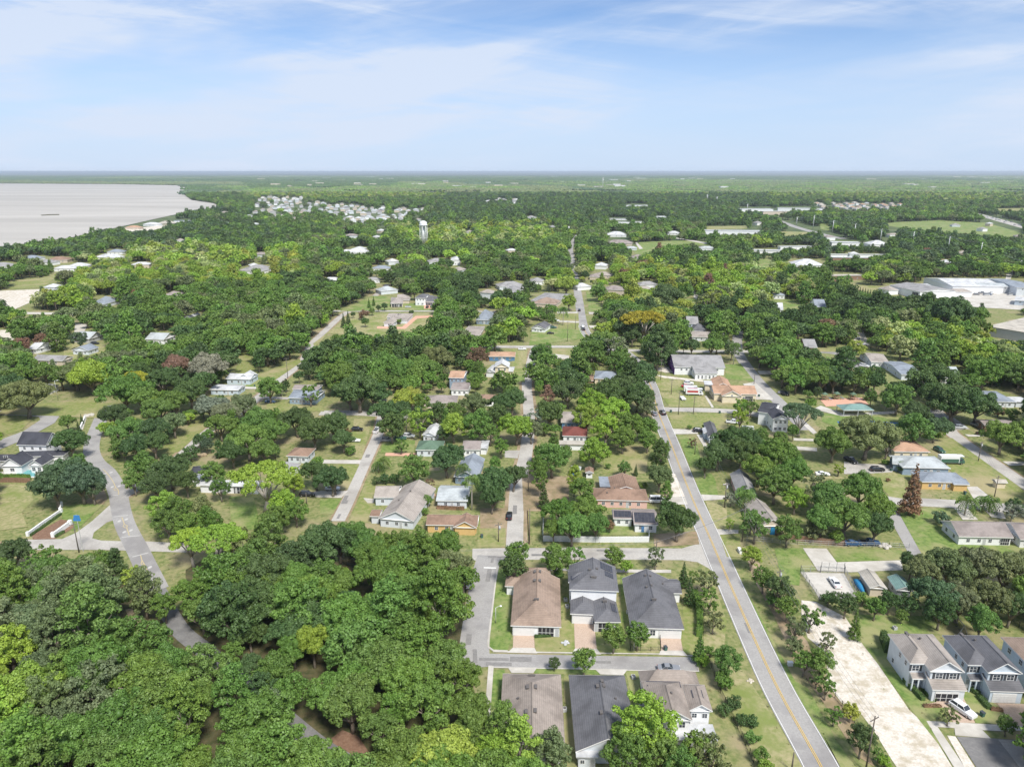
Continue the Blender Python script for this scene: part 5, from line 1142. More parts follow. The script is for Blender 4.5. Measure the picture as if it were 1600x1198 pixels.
for i in range(60):
    x = rg.uniform(380, 1600); y = rg.choice([rg.uniform(277, 282), rg.uniform(282, 296)])
    p = G(x, y); w_ = rg.uniform(.5, 1.6) * p.y / 130
    h = House('pale building on the hazy horizon', rg.choice(['w_white', 'w_cream']), rg.choice(['r_white', 'r_cream', 'r_taupe']), 'building', 'building', 'pale buildings on the horizon')
    h.block_m(p.x, p.y, w_ * 1.2, 40, 0, rg.uniform(11, 17), axis='x', hip='', rise=2); h.finish()
# ------------------------------------------------------------ trees singled out in the photograph
EXPL = {
'X': [(722, 1062, 30, 'round', 'green', 'overhanging the side street below the bend'), (734, 1112, 32, 'oak', 'green', 'at the wood edge beside the sidewalk'), (700, 1030, 34, 'oak', 'green', 'at the wood edge opposite the short street')],
'A': [(295, 85, 62, 'small', 'green', 'at the corner of the cross street and side street'), (272, 150, 66, 'small', 'dark', 'touching the back of the brown-roofed house'), (495, 115, 76, 'round', 'green', 'on the cross street verge between two houses'),
      (592, 110, 58, 'wispy', 'green', 'beside the round tree on the cross street verge'), (514, 192, 28, 'bush', 'green', 'between the brown roof and the solar-panel house'), (800, 96, 50, 'small', 'green', 'behind the solar-panel house'),
      (866, 150, 32, 'small', 'bright', 'at the corner of the solar-panel house roof'), (1020, 100, 48, 'wispy', 'olive', 'beside the pole on the cross street'), (1165, 195, 26, 'cone', 'dark', 'first along the hedge by the main road'),
      (1198, 280, 28, 'cone', 'dark', 'second along the hedge by the main road'), (1215, 205, 30, 'wispy', 'green', 'near the hedge top by the main road'), (1290, 232, 58, 'wispy', 'olive', 'on the main road verge, top of three'),
      (1300, 322, 56, 'wispy', 'green', 'on the main road verge, middle of three'), (1322, 432, 54, 'wispy', 'olive', 'on the main road verge, bottom of three'), (1250, 575, 32, 'cone', 'green', 'at the east end of the short street'),
      (1268, 640, 34, 'bush', 'bright', 'just below the end of the short street'), (1305, 600, 30, 'bush', 'green', 'beside the fence at the end of the short street'), (800, 515, 64, 'small', 'green', 'in front of the solar-panel house porch'),
      (925, 505, 62, 'small', 'green', 'in front of the charcoal hip-roofed house'), (490, 655, 30, 'small', 'dark', 'left of two on the short street verge'), (646, 640, 60, 'small', 'green', 'right of two on the short street verge'),
      (960, 985, 150, 'round', 'bright', 'covering the corner of the middle bottom house'), (870, 1130, 110, 'round', 'green', 'below the big bright tree at the bottom'), (1060, 1130, 90, 'round', 'green', 'right of the big bright tree at the bottom'), (480, 1120, 100, 'round', 'olive', 'between the two bottom roofs'),
      (225, 985, 80, 'tall', 'green', 'beside the sidewalk end'), (310, 1075, 92, 'tall', 'bright', 'over the lower left corner of the taupe roof'), (170, 1120, 92, 'round', 'bright', 'at the foot of the sidewalk'), (60, 1010, 95, 'round', 'green', 'edging the sidewalk strip'),
      (1220, 1120, 95, 'wispy', 'green', 'in front of the white patio roof'), (1310, 1150, 90, 'wispy', 'olive', 'below the white patio roof'), (1140, 1180, 80, 'round', 'green', 'at the bottom edge under the patio')],
'B': [(290, 88, 48, 'small', 'bright', 'at the head of the roadside thicket'), (350, 195, 50, 'small', 'green', 'in the roadside thicket below the bright one'), (425, 250, 62, 'round', 'dark', 'in the roadside thicket under the power pole'), (395, 300, 36, 'bush', 'green', 'at the power pole foot'),
      (465, 335, 52, 'small', 'green', 'in the roadside thicket at the top of the sand lot'), (575, 380, 58, 'wispy', 'green', 'spilling onto the top of the sand lot'), (500, 430, 50, 'wispy', 'olive', 'left of the sand lot top'), (495, 520, 38, 'small', 'olive', 'in the thicket halfway down the road verge'),
      (545, 595, 52, 'small', 'green', 'with pale tips midway along the sand lot'), (625, 600, 60, 'round', 'green', 'largest along the sand lot edge'), (655, 500, 42, 'wispy', 'olive', 'leaning over the sand lot'), (650, 715, 50, 'wispy', 'green', 'over bare earth beside the sand lot'),
      (605, 680, 34, 'wispy', 'olive', 'in the thin row beside the sand lot'), (770, 835, 40, 'small', 'yellow', 'in the row above the leaning pole'), (690, 850, 42, 'wispy', 'green', 'left of the yellow-green one in the row'), (822, 965, 62, 'round', 'dark', 'beside the pole at the bottom of the sand lot'),
      (905, 1040, 32, 'wispy', 'green', 'at the foot of the sand lot row'), (935, 1085, 32, 'bush', 'bright', 'at the bottom edge of the sand lot row'), (172, 590, 62, 'round', 'green', 'alone on the verge beside the main road bend'), (160, 690, 46, 'bush', 'green', 'topping the back fence hedge'),
      (160, 828, 32, 'bush', 'dark', 'against the back fence, left of a pair'), (207, 796, 36, 'bush', 'dark', 'against the back fence, right of a pair'), (242, 877, 30, 'bush', 'dark', 'lower left of a pair outside the fence'), (294, 886, 31, 'bush', 'dark', 'lower right of a pair outside the fence'),
      (300, 965, 36, 'bush', 'green', 'by the fence below the two dark shrubs'), (335, 1055, 40, 'bush', 'green', 'by the bottom end of the fence'), (360, 1110, 40, 'bush', 'bright', 'at the very bottom of the fence'), (60, 1000, 75, 'wispy', 'olive', 'left of the fence at the bottom'),
      (745, 318, 50, 'small', 'dark', 'at the top corner of the lawn beside the gravel yard'), (886, 335, 46, 'small', 'green', 'in the line below the cream shed'), (790, 418, 28, 'cone', 'green', 'alone where the sand lot meets the lawn'), (1015, 375, 28, 'small', 'green', 'small one on the lawn behind the tan roof'),
      (660, 296, 40, 'bush', 'dark', 'along the gravel yard fence, left'), (825, 300, 38, 'bush', 'green', 'along the gravel yard fence, middle'), (955, 305, 46, 'small', 'dark', 'along the shed backs'), (1045, 320, 46, 'small', 'dark', 'in front of the teal shed'),
      (1060, 130, 42, 'round', 'dark', 'beside the concrete drive end'), (1110, 160, 80, 'oak', 'olive', 'first of the olive grove by the teal shed'), (1240, 140, 100, 'oak', 'olive', 'upper left of the olive grove'), (1370, 130, 110, 'oak', 'olive', 'upper middle of the olive grove'), (1500, 160, 110, 'oak', 'olive', 'upper right of the olive grove'),
      (1600, 150, 90, 'oak', 'olive', 'at the right edge of the olive grove'), (1180, 280, 100, 'oak', 'blue', 'lower left of the olive grove'), (1290, 300, 90, 'oak', 'olive', 'in the heart of the olive grove'), (1440, 290, 95, 'oak', 'olive', 'with bare pale limbs in the grove'), (1540, 330, 80, 'oak', 'dark', 'dark one at the right of the grove'),
      (1400, 400, 70, 'round', 'green', 'in front of the olive grove by the swing frame'), (1200, 350, 70, 'round', 'dark', 'beneath the grove above the tan roof'), (1640, 260, 90, 'oak', 'green', 'outermost at the right edge of the grove'), (935, 500, 26, 'bush', 'dark', 'against the tan-roofed house back corner'),
      (1240, 850, 42, 'wispy', 'olive', 'in the sidewalk lawn square'), (1520, 900, 40, 'small', 'green', 'in the right sidewalk lawn strip')],
'C': [(650, 595, 96, 'round', 'green', 'behind the wide grey-brown roof'), (392, 672, 32, 'bush', 'dark', 'left of the hedge row behind the wide roof'), (450, 660, 38, 'bush', 'dark', 'middle of the hedge row behind the wide roof'), (515, 655, 38, 'bush', 'dark', 'right of the hedge row behind the wide roof'),
      (880, 520, 120, 'oak', 'dark', 'between the green roof and the palms'), (1200, 690, 140, 'oak', 'dark', 'spreading over the middle street'), (1190, 790, 80, 'oak', 'dark', 'lower part of the group over the middle street'), (1340, 635, 85, 'oak', 'dark', 'arching right across the middle street'), (1255, 435, 50, 'round', 'green', 'beside the middle street bend'),
      (1360, 300, 115, 'oak', 'bright', 'pale and broad at the top of the middle street'), (1085, 285, 105, 'round', 'green', 'above the small white house'), (925, 295, 92, 'round', 'bright', 'above the white-roofed small house'), (690, 255, 84, 'wispy', 'bright', 'left of the white roof with pale trunks'),
      (495, 300, 92, 'round', 'dark', 'shading the parked cars of the west street'), (620, 100, 82, 'oak', 'yellow', 'golden-crowned above the palms'), (440, 195, 92, 'oak', 'dark', 'at the top of the west street'), (560, 190, 80, 'oak', 'dark', 'below the golden-crowned tree'), (810, 205, 78, 'round', 'dark', 'in front of the long grey hip roof'),
      (930, 200, 72, 'round', 'green', 'right of the one before the long grey roof'), (1060, 145, 90, 'oak', 'olive', 'before the small brown-roofed house'), (1225, 220, 80, 'round', 'dark', 'in the clump above the middle street'), (1330, 115, 95, 'oak', 'dark', 'large in the clump above the middle street'), (1480, 240, 66, 'wispy', 'grey', 'pale twiggy one by the blue-walled house'),
      (80, 655, 108, 'oak', 'dark', 'over the white car beside the west street'), (215, 462, 36, 'bush', 'green', 'on the dry lawn by the west street'), (180, 350, 40, 'small', 'brown', 'reddish beside the white parked car'), (722, 882, 30, 'bush', 'green', 'at the corner of the wide grey-brown roof'), (742, 805, 36, 'small', 'green', 'between wide roof and metal roof'),
      (1022, 805, 30, 'small', 'dark', 'at the right wall of the metal-roofed house'), (760, 690, 34, 'wispy', 'brown', 'bare brown bush above the metal roof'), (210, 60, 120, 'oak', 'dark', 'left of two beside the white truck'), (370, 70, 110, 'oak', 'dark', 'right of two beside the white truck'), (1000, 690, 20, 'bush', 'green', 'under the dark porch'),
      (1250, 140, 80, 'oak', 'dark', 'hidden in the middle clump'), (700, 130, 60, 'round', 'green', 'left end of the long grey roof'), (560, 420, 46, 'wispy', 'green', 'over the parked cars yard'), (1180, 340, 60, 'round', 'green', 'behind the white carport'), (860, 340, 46, 'round', 'dark', 'between white roof and carport house')],
'D': [(160, 80, 42, 'tall', 'dead', 'standing above the dark oak in the centre'), (170, 200, 100, 'oak', 'dark', 'beneath the dead reddish tree'), (45, 320, 70, 'round', 'olive', 'at the top of the middle street, east side'), (300, 60, 100, 'oak', 'dark', 'right of the dead reddish tree'), (470, 130, 88, 'round', 'bright', 'upper left of the bright grove'), (430, 230, 92, 'round', 'bright', 'left side of the bright grove'),
      (620, 190, 100, 'oak', 'bright', 'top of the bright grove'), (560, 310, 100, 'round', 'bright', 'front of the bright grove'), (720, 300, 100, 'round', 'green', 'right centre of the bright grove'), (850, 310, 72, 'round', 'green', 'against the main road in the grove'), (680, 380, 80, 'round', 'green', 'lowest of the bright grove'), (850, 390, 60, 'round', 'green', 'lower right of the bright grove'),
      (600, 70, 120, 'oak', 'dark', 'above the bright grove'), (780, 80, 110, 'oak', 'dark', 'nearest the parked dark cars'), (850, 160, 60, 'round', 'olive', 'overhanging the parked dark cars'), (190, 520, 110, 'round', 'green', 'loose green crown over the blue shed'), (90, 580, 70, 'round', 'green', 'beside the middle street verge'), (110, 660, 50, 'tall', 'green', 'slim by the dirt yard'), (480, 475, 100, 'round', 'bright', 'alone on the yard behind the pink house'),
      (930, 490, 62, 'tall', 'dark', 'column beside the main road'), (935, 640, 92, 'oak', 'olive', 'below the column by the main road'), (985, 750, 42, 'tall', 'green', 'behind the white van'), (690, 580, 44, 'small', 'green', 'behind the pink house roof'), (770, 595, 15, 'cone', 'dark', 'slim and dark behind the pink house'), (577, 572, 20, 'bush', 'green', 'in the open yard'),
      (822, 712, 30, 'bush', 'green', 'at the right end of the tan roof'), (132, 768, 36, 'cone', 'dark', 'in the dirt yard by the middle street'), (345, 650, 50, 'tall', 'bright', 'left of the pink house, upper'), (400, 730, 80, 'round', 'green', 'left of the pink house, lower'), (250, 880, 110, 'oak', 'green', 'left of the white fence garden'), (420, 880, 110, 'oak', 'green', 'over the white fence garden'),
      (330, 990, 110, 'oak', 'green', 'in front, hiding the white fence'), (500, 970, 86, 'oak', 'green', 'left of the blue-door house'), (200, 1000, 70, 'oak', 'green', 'at the fence corner by the middle street'), (590, 980, 34, 'small', 'brown', 'brownish by the blue-door house'), (1060, 950, 125, 'oak', 'dark', 'at the main road corner by the blue-door house'), (990, 862, 56, 'bush', 'dark', 'between the white van and the dark corner oak'),
      (1340, 480, 108, 'oak', 'dark', 'by the cottage east of the main road'), (1440, 400, 115, 'oak', 'dark', 'larger, behind the cottage'), (1255, 560, 62, 'oak', 'dark', 'nearest the road below the cottage'), (1560, 400, 90, 'oak', 'dark', 'right of the cottage oaks'), (1500, 150, 46, 'wispy', 'bright', 'left of the tall white house'), (1570, 160, 46, 'wispy', 'green', 'close to the tall white house'), (1140, 300, 18, 'bush', 'green', 'left by the cottage drive'), (1245, 296, 18, 'bush', 'green', 'right by the cottage drive'),
      (1165, 402, 30, 'wispy', 'brown', 'bare by the cottage path'), (1420, 970, 34, 'wispy', 'bright', 'on the dry lawn by the main road'), (1430, 790, 44, 'wispy', 'grey', 'twiggy beside the drive east of the main road'), (1572, 940, 66, 'round', 'green', 'beside the tan gable roof')],
'E': [(240, 400, 115, 'oak', 'green', 'top of the big grove east of the main road'), (130, 470, 90, 'oak', 'green', 'left side of the big grove east of the main road'), (320, 490, 90, 'oak', 'green', 'right side of the big grove east of the main road'), (220, 560, 90, 'round', 'green', 'bottom of the big grove east of the main road'), (360, 165, 100, 'umbrella', 'blue', 'spreading beside the tall white house'),
      (540, 330, 100, 'oak', 'green', 'left of the grey mossy tree'), (730, 290, 140, 'oak', 'olive', 'broad and mossy before the blue court'), (840, 330, 70, 'oak', 'olive', 'right skirt of the mossy tree'), (990, 255, 92, 'round', 'green', 'right of the blue court'), (1000, 160, 76, 'oak', 'dark', 'behind the court'), (1110, 240, 72, 'oak', 'blue', 'by the top of the east street'), (900, 80, 80, 'round', 'green', 'above the pavilion path'),
      (1220, 110, 130, 'oak', 'dark', 'biggest dark one at the top of the east street'), (1340, 120, 100, 'oak', 'dark', 'right of the biggest dark one'), (1110, 60, 80, 'oak', 'dark', 'left of the biggest dark one'), (1480, 290, 95, 'oak', 'green', 'beside the east street, over the parked car'), (1590, 270, 70, 'oak', 'green', 'right edge above the grey car'), (1530, 172, 38, 'bush', 'green', 'round bush before the grey-roofed house'), (1458, 152, 36, 'bush', 'brown', 'reddish bush before the grey-roofed house'),
      (700, 590, 110, 'oak', 'green', 'top of the great grove left of the dead conifer'), (520, 630, 105, 'oak', 'green', 'left of the great grove'), (800, 690, 88, 'oak', 'green', 'right of the great grove'), (620, 740, 120, 'oak', 'green', 'centre front of the great grove'), (770, 780, 90, 'oak', 'dark', 'lower right of the great grove'), (480, 750, 90, 'oak', 'green', 'lower left of the great grove'), (450, 560, 66, 'wispy', 'olive', 'upper left fringe of the great grove'),
      (330, 640, 60, 'round', 'bright', 'pale one left of the great grove'), (985, 590, 52, 'cone', 'dead', 'tall dead brown pine before the blue-grey roof'), (1140, 745, 42, 'bush', 'blue', 'at the corner of the mottled roof'), (110, 780, 76, 'wispy', 'green', 'before the tan gable roof'), (290, 810, 72, 'round', 'green', 'covering the blue tarp corner'), (1540, 705, 50, 'wispy', 'grey', 'twiggy by the drive of the mottled roof'), (1545, 680, 38, 'round', 'dark', 'behind the twiggy grey one'),
      (570, 472, 30, 'wispy', 'bright', 'beside the black pickup'), (845, 532, 12, 'bush', 'brown', 'tiny on the dry lawn'), (830, 435, 18, 'bush', 'green', 'left at the blue-grey house'), (920, 480, 20, 'bush', 'dark', 'right at the blue-grey house'), (25, 190, 50, 'wispy', 'bright', 'left of the white shed'), (140, 285, 40, 'round', 'green', 'in front of the tall white house, left'), (245, 305, 38, 'round', 'green', 'in front of the tall white house, right'), (60, 300, 60, 'round', 'dark', 'below the white shed'), (30, 380, 90, 'oak', 'dark', 'behind the big grove'),
      (440, 820, 60, 'bush', 'olive', 'in the scrub by the dark cars'), (560, 850, 40, 'bush', 'green', 'left of the parked blue cars'), (950, 970, 34, 'round', 'dark', 'at the foot of the asphalt lane')],
'F': [(490, 310, 105, 'oak', 'dark', 'beside the white farmhouse'), (380, 620, 150, 'oak', 'blue', 'left half of the broad crown beside the lane'), (560, 590, 150, 'oak', 'blue', 'right half of the broad crown beside the lane'), (470, 520, 120, 'oak', 'blue', 'top of the broad crown beside the lane'), (640, 640, 80, 'oak', 'blue', 'right tip of the broad crown beside the lane'), (80, 1090, 125, 'oak', 'dark', 'at the left edge below the junction'), (310, 1120, 90, 'wispy', 'green', 'loose, below the road at left'),
      (420, 1180, 80, 'wispy', 'olive', 'lower, in the loose scrub below the road'), (700, 1130, 66, 'small', 'green', 'left of the lane below the junction'), (800, 1140, 50, 'tall', 'dark', 'tight by the lane below the junction'), (564, 155, 13, 'cone', 'dark', 'upper of two by the white wall'), (540, 200, 13, 'cone', 'dark', 'lower of two by the white wall'), (790, 130, 92, 'oak', 'dark', 'where the lane disappears'),
      (880, 250, 110, 'oak', 'green', 'upper left of the lane-side wood'), (1050, 230, 110, 'oak', 'dark', 'middle of the lane-side wood'), (940, 340, 100, 'oak', 'dark', 'lower left of the lane-side wood'), (1070, 320, 90, 'oak', 'dark', 'lower right of the lane-side wood'), (1200, 180, 90, 'oak', 'olive', 'right end of the lane-side wood'), (860, 360, 66, 'round', 'green', 'shrubby edge of the lane-side wood'),
      (1000, 500, 110, 'round', 'green', 'above the junction, left'), (1180, 510, 120, 'oak', 'dark', 'above the junction, centre'), (930, 590, 62, 'round', 'green', 'beside the junction road'), (1080, 610, 100, 'oak', 'dark', 'above the junction, lower'), (1290, 590, 80, 'oak', 'dark', 'left of the dark-roofed house'), (1130, 760, 96, 'round', 'bright', 'upper of the clump right of the junction'), (1240, 810, 110, 'round', 'green', 'middle of the clump right of the junction'), (1160, 880, 95, 'round', 'green', 'lower left of the clump right of the junction'),
      (1390, 800, 100, 'round', 'olive', 'upper right of the clump right of the junction'), (1440, 870, 95, 'round', 'green', 'lower right of the clump right of the junction'), (1320, 900, 90, 'round', 'green', 'front of the clump right of the junction'), (1450, 70, 100, 'oak', 'grey', 'pale mossy one above the grassy strip'), (1560, 110, 90, 'oak', 'grey', 'right pale mossy one above the grassy strip'), (1430, 330, 44, 'small', 'blue', 'beside the concrete track')],
'G': [(430, 1080, 130, 'umbrella', 'bright', 'left of the bright feathery pair above the wood'), (620, 1080, 170, 'umbrella', 'bright', 'right of the bright feathery pair above the wood'), (800, 1120, 110, 'wispy', 'olive', 'twiggy beside the feathery pair'), (640, 160, 84, 'oak', 'grey', 'third pale mossy one above the grassy strip'), (800, 150, 96, 'oak', 'olive', 'behind the concrete track end'), (640, 290, 90, 'oak', 'green', 'left start of the dark oak belt'), (900, 270, 120, 'oak', 'green', 'upper left of the dark oak belt'),
      (830, 400, 125, 'oak', 'green', 'lower left of the dark oak belt'), (720, 470, 96, 'oak', 'dark', 'lowest left of the dark oak belt'), (1000, 330, 100, 'oak', 'green', 'centre of the dark oak belt'), (1170, 250, 110, 'oak', 'dark', 'upper centre of the dark oak belt'), (1290, 330, 120, 'oak', 'dark', 'lower right of the dark oak belt'), (1420, 290, 110, 'oak', 'dark', 'upper right of the dark oak belt'), (1490, 380, 76, 'oak', 'dark', 'right end of the dark oak belt'), (950, 460, 90, 'oak', 'green', 'in front of the brown roof'),
      (930, 650, 205, 'umbrella', 'bright', 'with pale forked trunk, largest flat crown'), (1150, 690, 66, 'round', 'bright', 'right skirt of the flat crown'), (1300, 620, 96, 'oak', 'dark', 'left of two above the carport'), (1430, 655, 86, 'oak', 'dark', 'right of two above the carport'), (1080, 830, 95, 'round', 'bright', 'below the flat crown, upper'), (1160, 880, 80, 'round', 'green', 'below the flat crown, lower'), (1020, 940, 86, 'round', 'green', 'between the flat crown and the wood'),
      (590, 620, 76, 'round', 'green', 'before the pale blue porch roof'), (640, 720, 62, 'round', 'green', 'beside the wood porch'), (980, 35, 80, 'round', 'green', 'alone by the blue-grey house drive'), (1260, 70, 60, 'wispy', 'green', 'beside the blue-grey house'), (80, 90, 110, 'oak', 'green', 'left wood top, first'), (210, 180, 100, 'oak', 'green', 'left wood top, second'), (430, 60, 110, 'oak', 'dark', 'left wood top, third'), (330, 130, 90, 'oak', 'green', 'left wood top, fourth')],
'H': [(580, 110, 60, 'small', 'green', 'left at the clearing above the lane'), (720, 180, 56, 'small', 'yellow', 'pale beside the lane bend'), (640, 150, 50, 'small', 'dark', 'dark beside the lane bend'), (220, 110, 80, 'wispy', 'green', 'at the left below the road verge'), (1250, 590, 55, 'round', 'green', 'at the right of the shaded lane, upper'), (1350, 660, 60, 'oak', 'dark', 'at the right of the shaded lane, lower'), (880, 330, 66, 'round', 'green', 'where the lane enters the wood'), (1470, 690, 100, 'oak', 'green', 'above the bare ground right of the lane'), (1560, 800, 95, 'round', 'green', 'right of the lane, middle of three'), (1400, 800, 90, 'round', 'dark', 'right of the lane, lowest of three')],
'R': [(560, 110, 170, 'umbrella', 'gold', 'gold-flowered behind the church'), (760, 60, 140, 'umbrella', 'yellow', 'second gold-tinted one behind the church'), (430, 180, 110, 'oak', 'dark', 'dark under the gold-flowered tree'), (680, 330, 120, 'tall', 'dark', 'tall one left of the church'), (740, 400, 60, 'round', 'dark', 'close to the purple end wall'), (970, 320, 70, 'oak', 'dark', 'left of three behind the church roof'), (1130, 320, 80, 'oak', 'green', 'middle of three behind the church roof'),
      (1300, 340, 70, 'wispy', 'olive', 'right of three behind the church roof'), (230, 300, 130, 'oak', 'green', 'bright side of the road bend'), (130, 380, 110, 'round', 'green', 'round by the road bend'), (330, 330, 100, 'wispy', 'grey', 'pale twiggy by the road bend'), (340, 460, 90, 'round', 'green', 'above the dark oaks by the main road'), (560, 550, 110, 'oak', 'dark', 'over the main road, upper'), (400, 690, 150, 'oak', 'dark', 'over the main road, left'), (540, 760, 120, 'oak', 'dark', 'over the main road, lower'), (1370, 850, 60, 'wispy', 'green', 'left by the church street'), (1450, 810, 50, 'wispy', 'olive', 'right by the church street')],
'M': [(810, 580, 80, 'umbrella', 'gold', 'golden among the left oaks'), (130, 380, 46, 'round', 'dead', 'dead red at the far left, lower'), (248, 350, 40, 'round', 'dead', 'dead red at the far left, upper'), (798, 85, 20, 'tall', 'dead', 'small dead red near the boulevard'), (1240, 520, 110, 'oak', 'grey', 'grey mossy beside the white cottage'), (150, 690, 130, 'oak', 'olive', 'spreading over the left lawn'), (60, 640, 110, 'oak', 'dark', 'at the left edge of the lawn'), (545, 560, 120, 'oak', 'bright', 'bright crown in the left oaks'),
      (740, 660, 130, 'oak', 'green', 'broad below the golden tree'), (470, 345, 46, 'round', 'blue', 'round before the left grey roof'), (1330, 610, 8, 'palm', 'olive', '')],
'N': [(520, 232, 15, 'cone', 'dark', 'first on the lawn street corner'), (548, 215, 14, 'cone', 'dark', 'second on the lawn street corner'), (578, 195, 14, 'small', 'dark', 'third on the lawn street corner'), (650, 238, 22, 'small', 'green', 'below the brown one on the lawn'), (640, 200, 32, 'bush', 'brown', 'dark brown on the lawn'), (690, 175, 18, 'small', 'green', 'between lawn street and brown one'), (728, 155, 16, 'small', 'dark', 'left by the tan-roofed house'), (766, 146, 18, 'small', 'dark', 'right by the tan-roofed house'),
      (672, 128, 10, 'cone', 'green', 'tiny left on the green lawn'), (700, 116, 10, 'cone', 'green', 'tiny right on the green lawn'), (850, 238, 18, 'bush', 'green', 'at the wide pale brown house'), (925, 185, 16, 'bush', 'dark', 'at the loop drive'), (1320, 450, 60, 'round', 'brown', 'brownish beside the orange roof'), (890, 700, 80, 'oak', 'yellow', 'golden-crowned by the west cross street'), (610, 650, 140, 'oak', 'dark', 'large round behind the blue-grey house'), (1070, 460, 90, 'oak', 'olive', 'olive-topped in the centre block')],
'O': [(340, 120, 42, 'round', 'bright', 'bright beside the main road far lawn'), (520, 60, 50, 'round', 'green', 'across the road from the bright one'), (320, 20, 70, 'oak', 'yellow', 'yellow-green at the road top'), (920, 80, 90, 'oak', 'dark', 'dark at the top of the gold-flowered group'), (170, 440, 66, 'round', 'green', 'by the middle street crossing'), (1170, 120, 60, 'wispy', 'olive', 'loose olive by the curved drive')],
'P': [(1050, 140, 22, 'tall', 'dead', 'dead red-brown beside the warehouse yard'), (500, 160, 50, 'round', 'dark', 'dark round behind the curved street'), (600, 400, 50, 'round', 'yellow', 'yellow-green by the curved street'), (1060, 600, 130, 'oak', 'dark', 'large round right of the long metal roof'), (1180, 720, 140, 'oak', 'dark', 'large above the east street'), (850, 680, 76, 'round', 'dark', 'above the mossy path'), (1160, 190, 130, 'oak', 'dark', 'broad before the box building')],
'K': [(1265, 650, 20, 'tall', 'dead', 'dead red in the bright trees, upper'), (1168, 730, 34, 'tall', 'dead', 'dead red in the bright trees, lower')],
}
for f, L_ in EXPL.items():
    for x, y, r, kind, tone, where in L_:
        if kind == 'palm': continue
        desc = KDESC[kind]
        if tone == 'dead': desc = {'cone': 'conifer', 'tall': 'tree', 'round': 'tree'}.get(kind, 'tree')
        T_(f, x, y, r * 1.12, kind, tone, f'{LOOK[tone]} {desc} {where}')
for f, x, y, yb, lab, s in (('C', 985, 570, 690, 'left of two tall palms before the blue-grey gable roof', 1.2), ('C', 1052, 648, 872, 'tallest palm, with curved trunk, beside the pale metal roof', 1.15), ('C', 405, 545, 615, 'left of the palm pair beside the west street', 1.15), ('C', 440, 520, 600, 'right of the palm pair beside the west street', 1.15),
                         ('C', 600, 190, 330, 'palm with pale trunk over the parked cars', 1.1), ('D', 1520, 738, 820, 'bushy palm east of the main road by the grey roof', 1.6), ('E', 1268, 640, 728, 'single palm left on the east cross street', 1.5), ('E', 1366, 632, 708, 'left of the palm pair on the east cross street', 1.3), ('E', 1402, 640, 712, 'right of the palm pair on the east cross street', 1.3),
                         ('E', 45, 610, 700, 'shaggy palm behind the drive east of the main road', 1.5), ('E', 910, 432, 480, 'small palm by the blue-grey house', .9), ('O', 303, 155, 262, 'tall slim palm on the lawn by the main road', 1.6), ('O', 480, 488, 530, 'palm behind the two-tone roof', 1.6), ('R', 460, 430, 500, 'palm beside the road bend', 1.3),
                         ('M', 905, 285, 320, 'pale palm among the left oaks', 2.0), ('M', 1320, 540, 600, 'palm by the white cottage', 1.8), ('N', 822, 570, 610, 'round-headed palm behind the dark oaks', 1.8), ('R', 1310, 310, 480, 'leaning palm at the church corner', 1.4), ('H', 590, 100, 150, 'palm at the edge of the dirt clearing', 1.6), ('Q', 450, 160, 215, 'grey-fronded palm in the middle of the wood', 1.6)):
    P_alm(f, x, y, yb, lab if 'palm' in lab else lab + ' palm', tone='green', s=s * 1.15)

# ------------------------------------------------------------ the rest of the canopy
VISX = [[(282, 975), (300, 985), (345, 1020), (372, 1055), (362, 1062), (320, 1030), (285, 1000)], [(488, 1150), (520, 1150), (575, 1200), (540, 1200), (490, 1175)], [(904, 452), (914, 452), (922, 528), (908, 525)], fps('R', [(380, 350), (560, 350), (560, 372), (470, 380), (560, 470), (500, 475), (420, 400)]), fps('N', [(740, 50), (680, 80), (500, 195), (300, 390), (365, 395), (580, 200), (765, 70)]),
        fps('N', [(225, 475), (270, 465), (285, 485), (120, 620), (70, 620)]), fps('N', [(400, 765), (690, 770), (690, 800), (400, 800)]), fps('P', [(340, 410), (440, 415), (530, 450), (650, 545), (600, 545), (480, 470), (350, 430)]),
        fps('O', [(1340, 310), (1380, 310), (1390, 350), (1350, 350)]), fps('O', [(1370, 465), (1420, 465), (1600, 690), (1600, 740), (1400, 560)]), fps('P', [(0, 530), (200, 710), (160, 750), (0, 590)]), fps('O', [(650, 400), (800, 400), (800, 415), (700, 415), (770, 490), (700, 480)]),
        fps('O', [(110, 385), (400, 380), (400, 405), (110, 405)]), fps('O', [(90, 450), (140, 450), (140, 545), (80, 545)]), fps('K', [(355, 500), (385, 500), (380, 650), (345, 650)]), fps('K', [(435, 340), (460, 340), (485, 395), (465, 395)]),
        fps('L', [(140, 360), (240, 365), (530, 450), (510, 470), (380, 440), (200, 395)]), fps('L', [(1290, 315), (1340, 318), (1600, 370), (1600, 420), (1480, 380), (1380, 350)]), fps('M', [(110, 172), (465, 175), (460, 208), (110, 208)]),
        fps('J', [(0, 262), (200, 250), (500, 262), (1000, 290), (1040, 285), (980, 310), (880, 330), (560, 335), (250, 325), (0, 330)]), fps('J', [(520, 348), (720, 340), (900, 330), (860, 378), (640, 385), (530, 375)]), fps('L', [(360, 265), (600, 260), (940, 270), (820, 312), (560, 312), (370, 305)]), fps('L', [(0, 285), (290, 290), (290, 315), (170, 350), (0, 330)]),
        fps('V', [(0, 340), (60, 330), (480, 420), (560, 430), (1000, 420), (1600, 430), (1600, 560), (960, 580), (1060, 700), (1240, 800), (1600, 800), (1600, 760)]), fps('V', [(1400, 190), (1460, 170), (1440, 250), (1390, 260)]),
        fps('J', [(975, 360), (1020, 360), (1025, 500), (975, 500)])]
for o in list(scene.objects):
    pass
SHEETVIS = SHEETS; SOFT = VISX[-6:-2] + [VISX[-7]]
VISALL = VIS + VISX + SHEETVIS
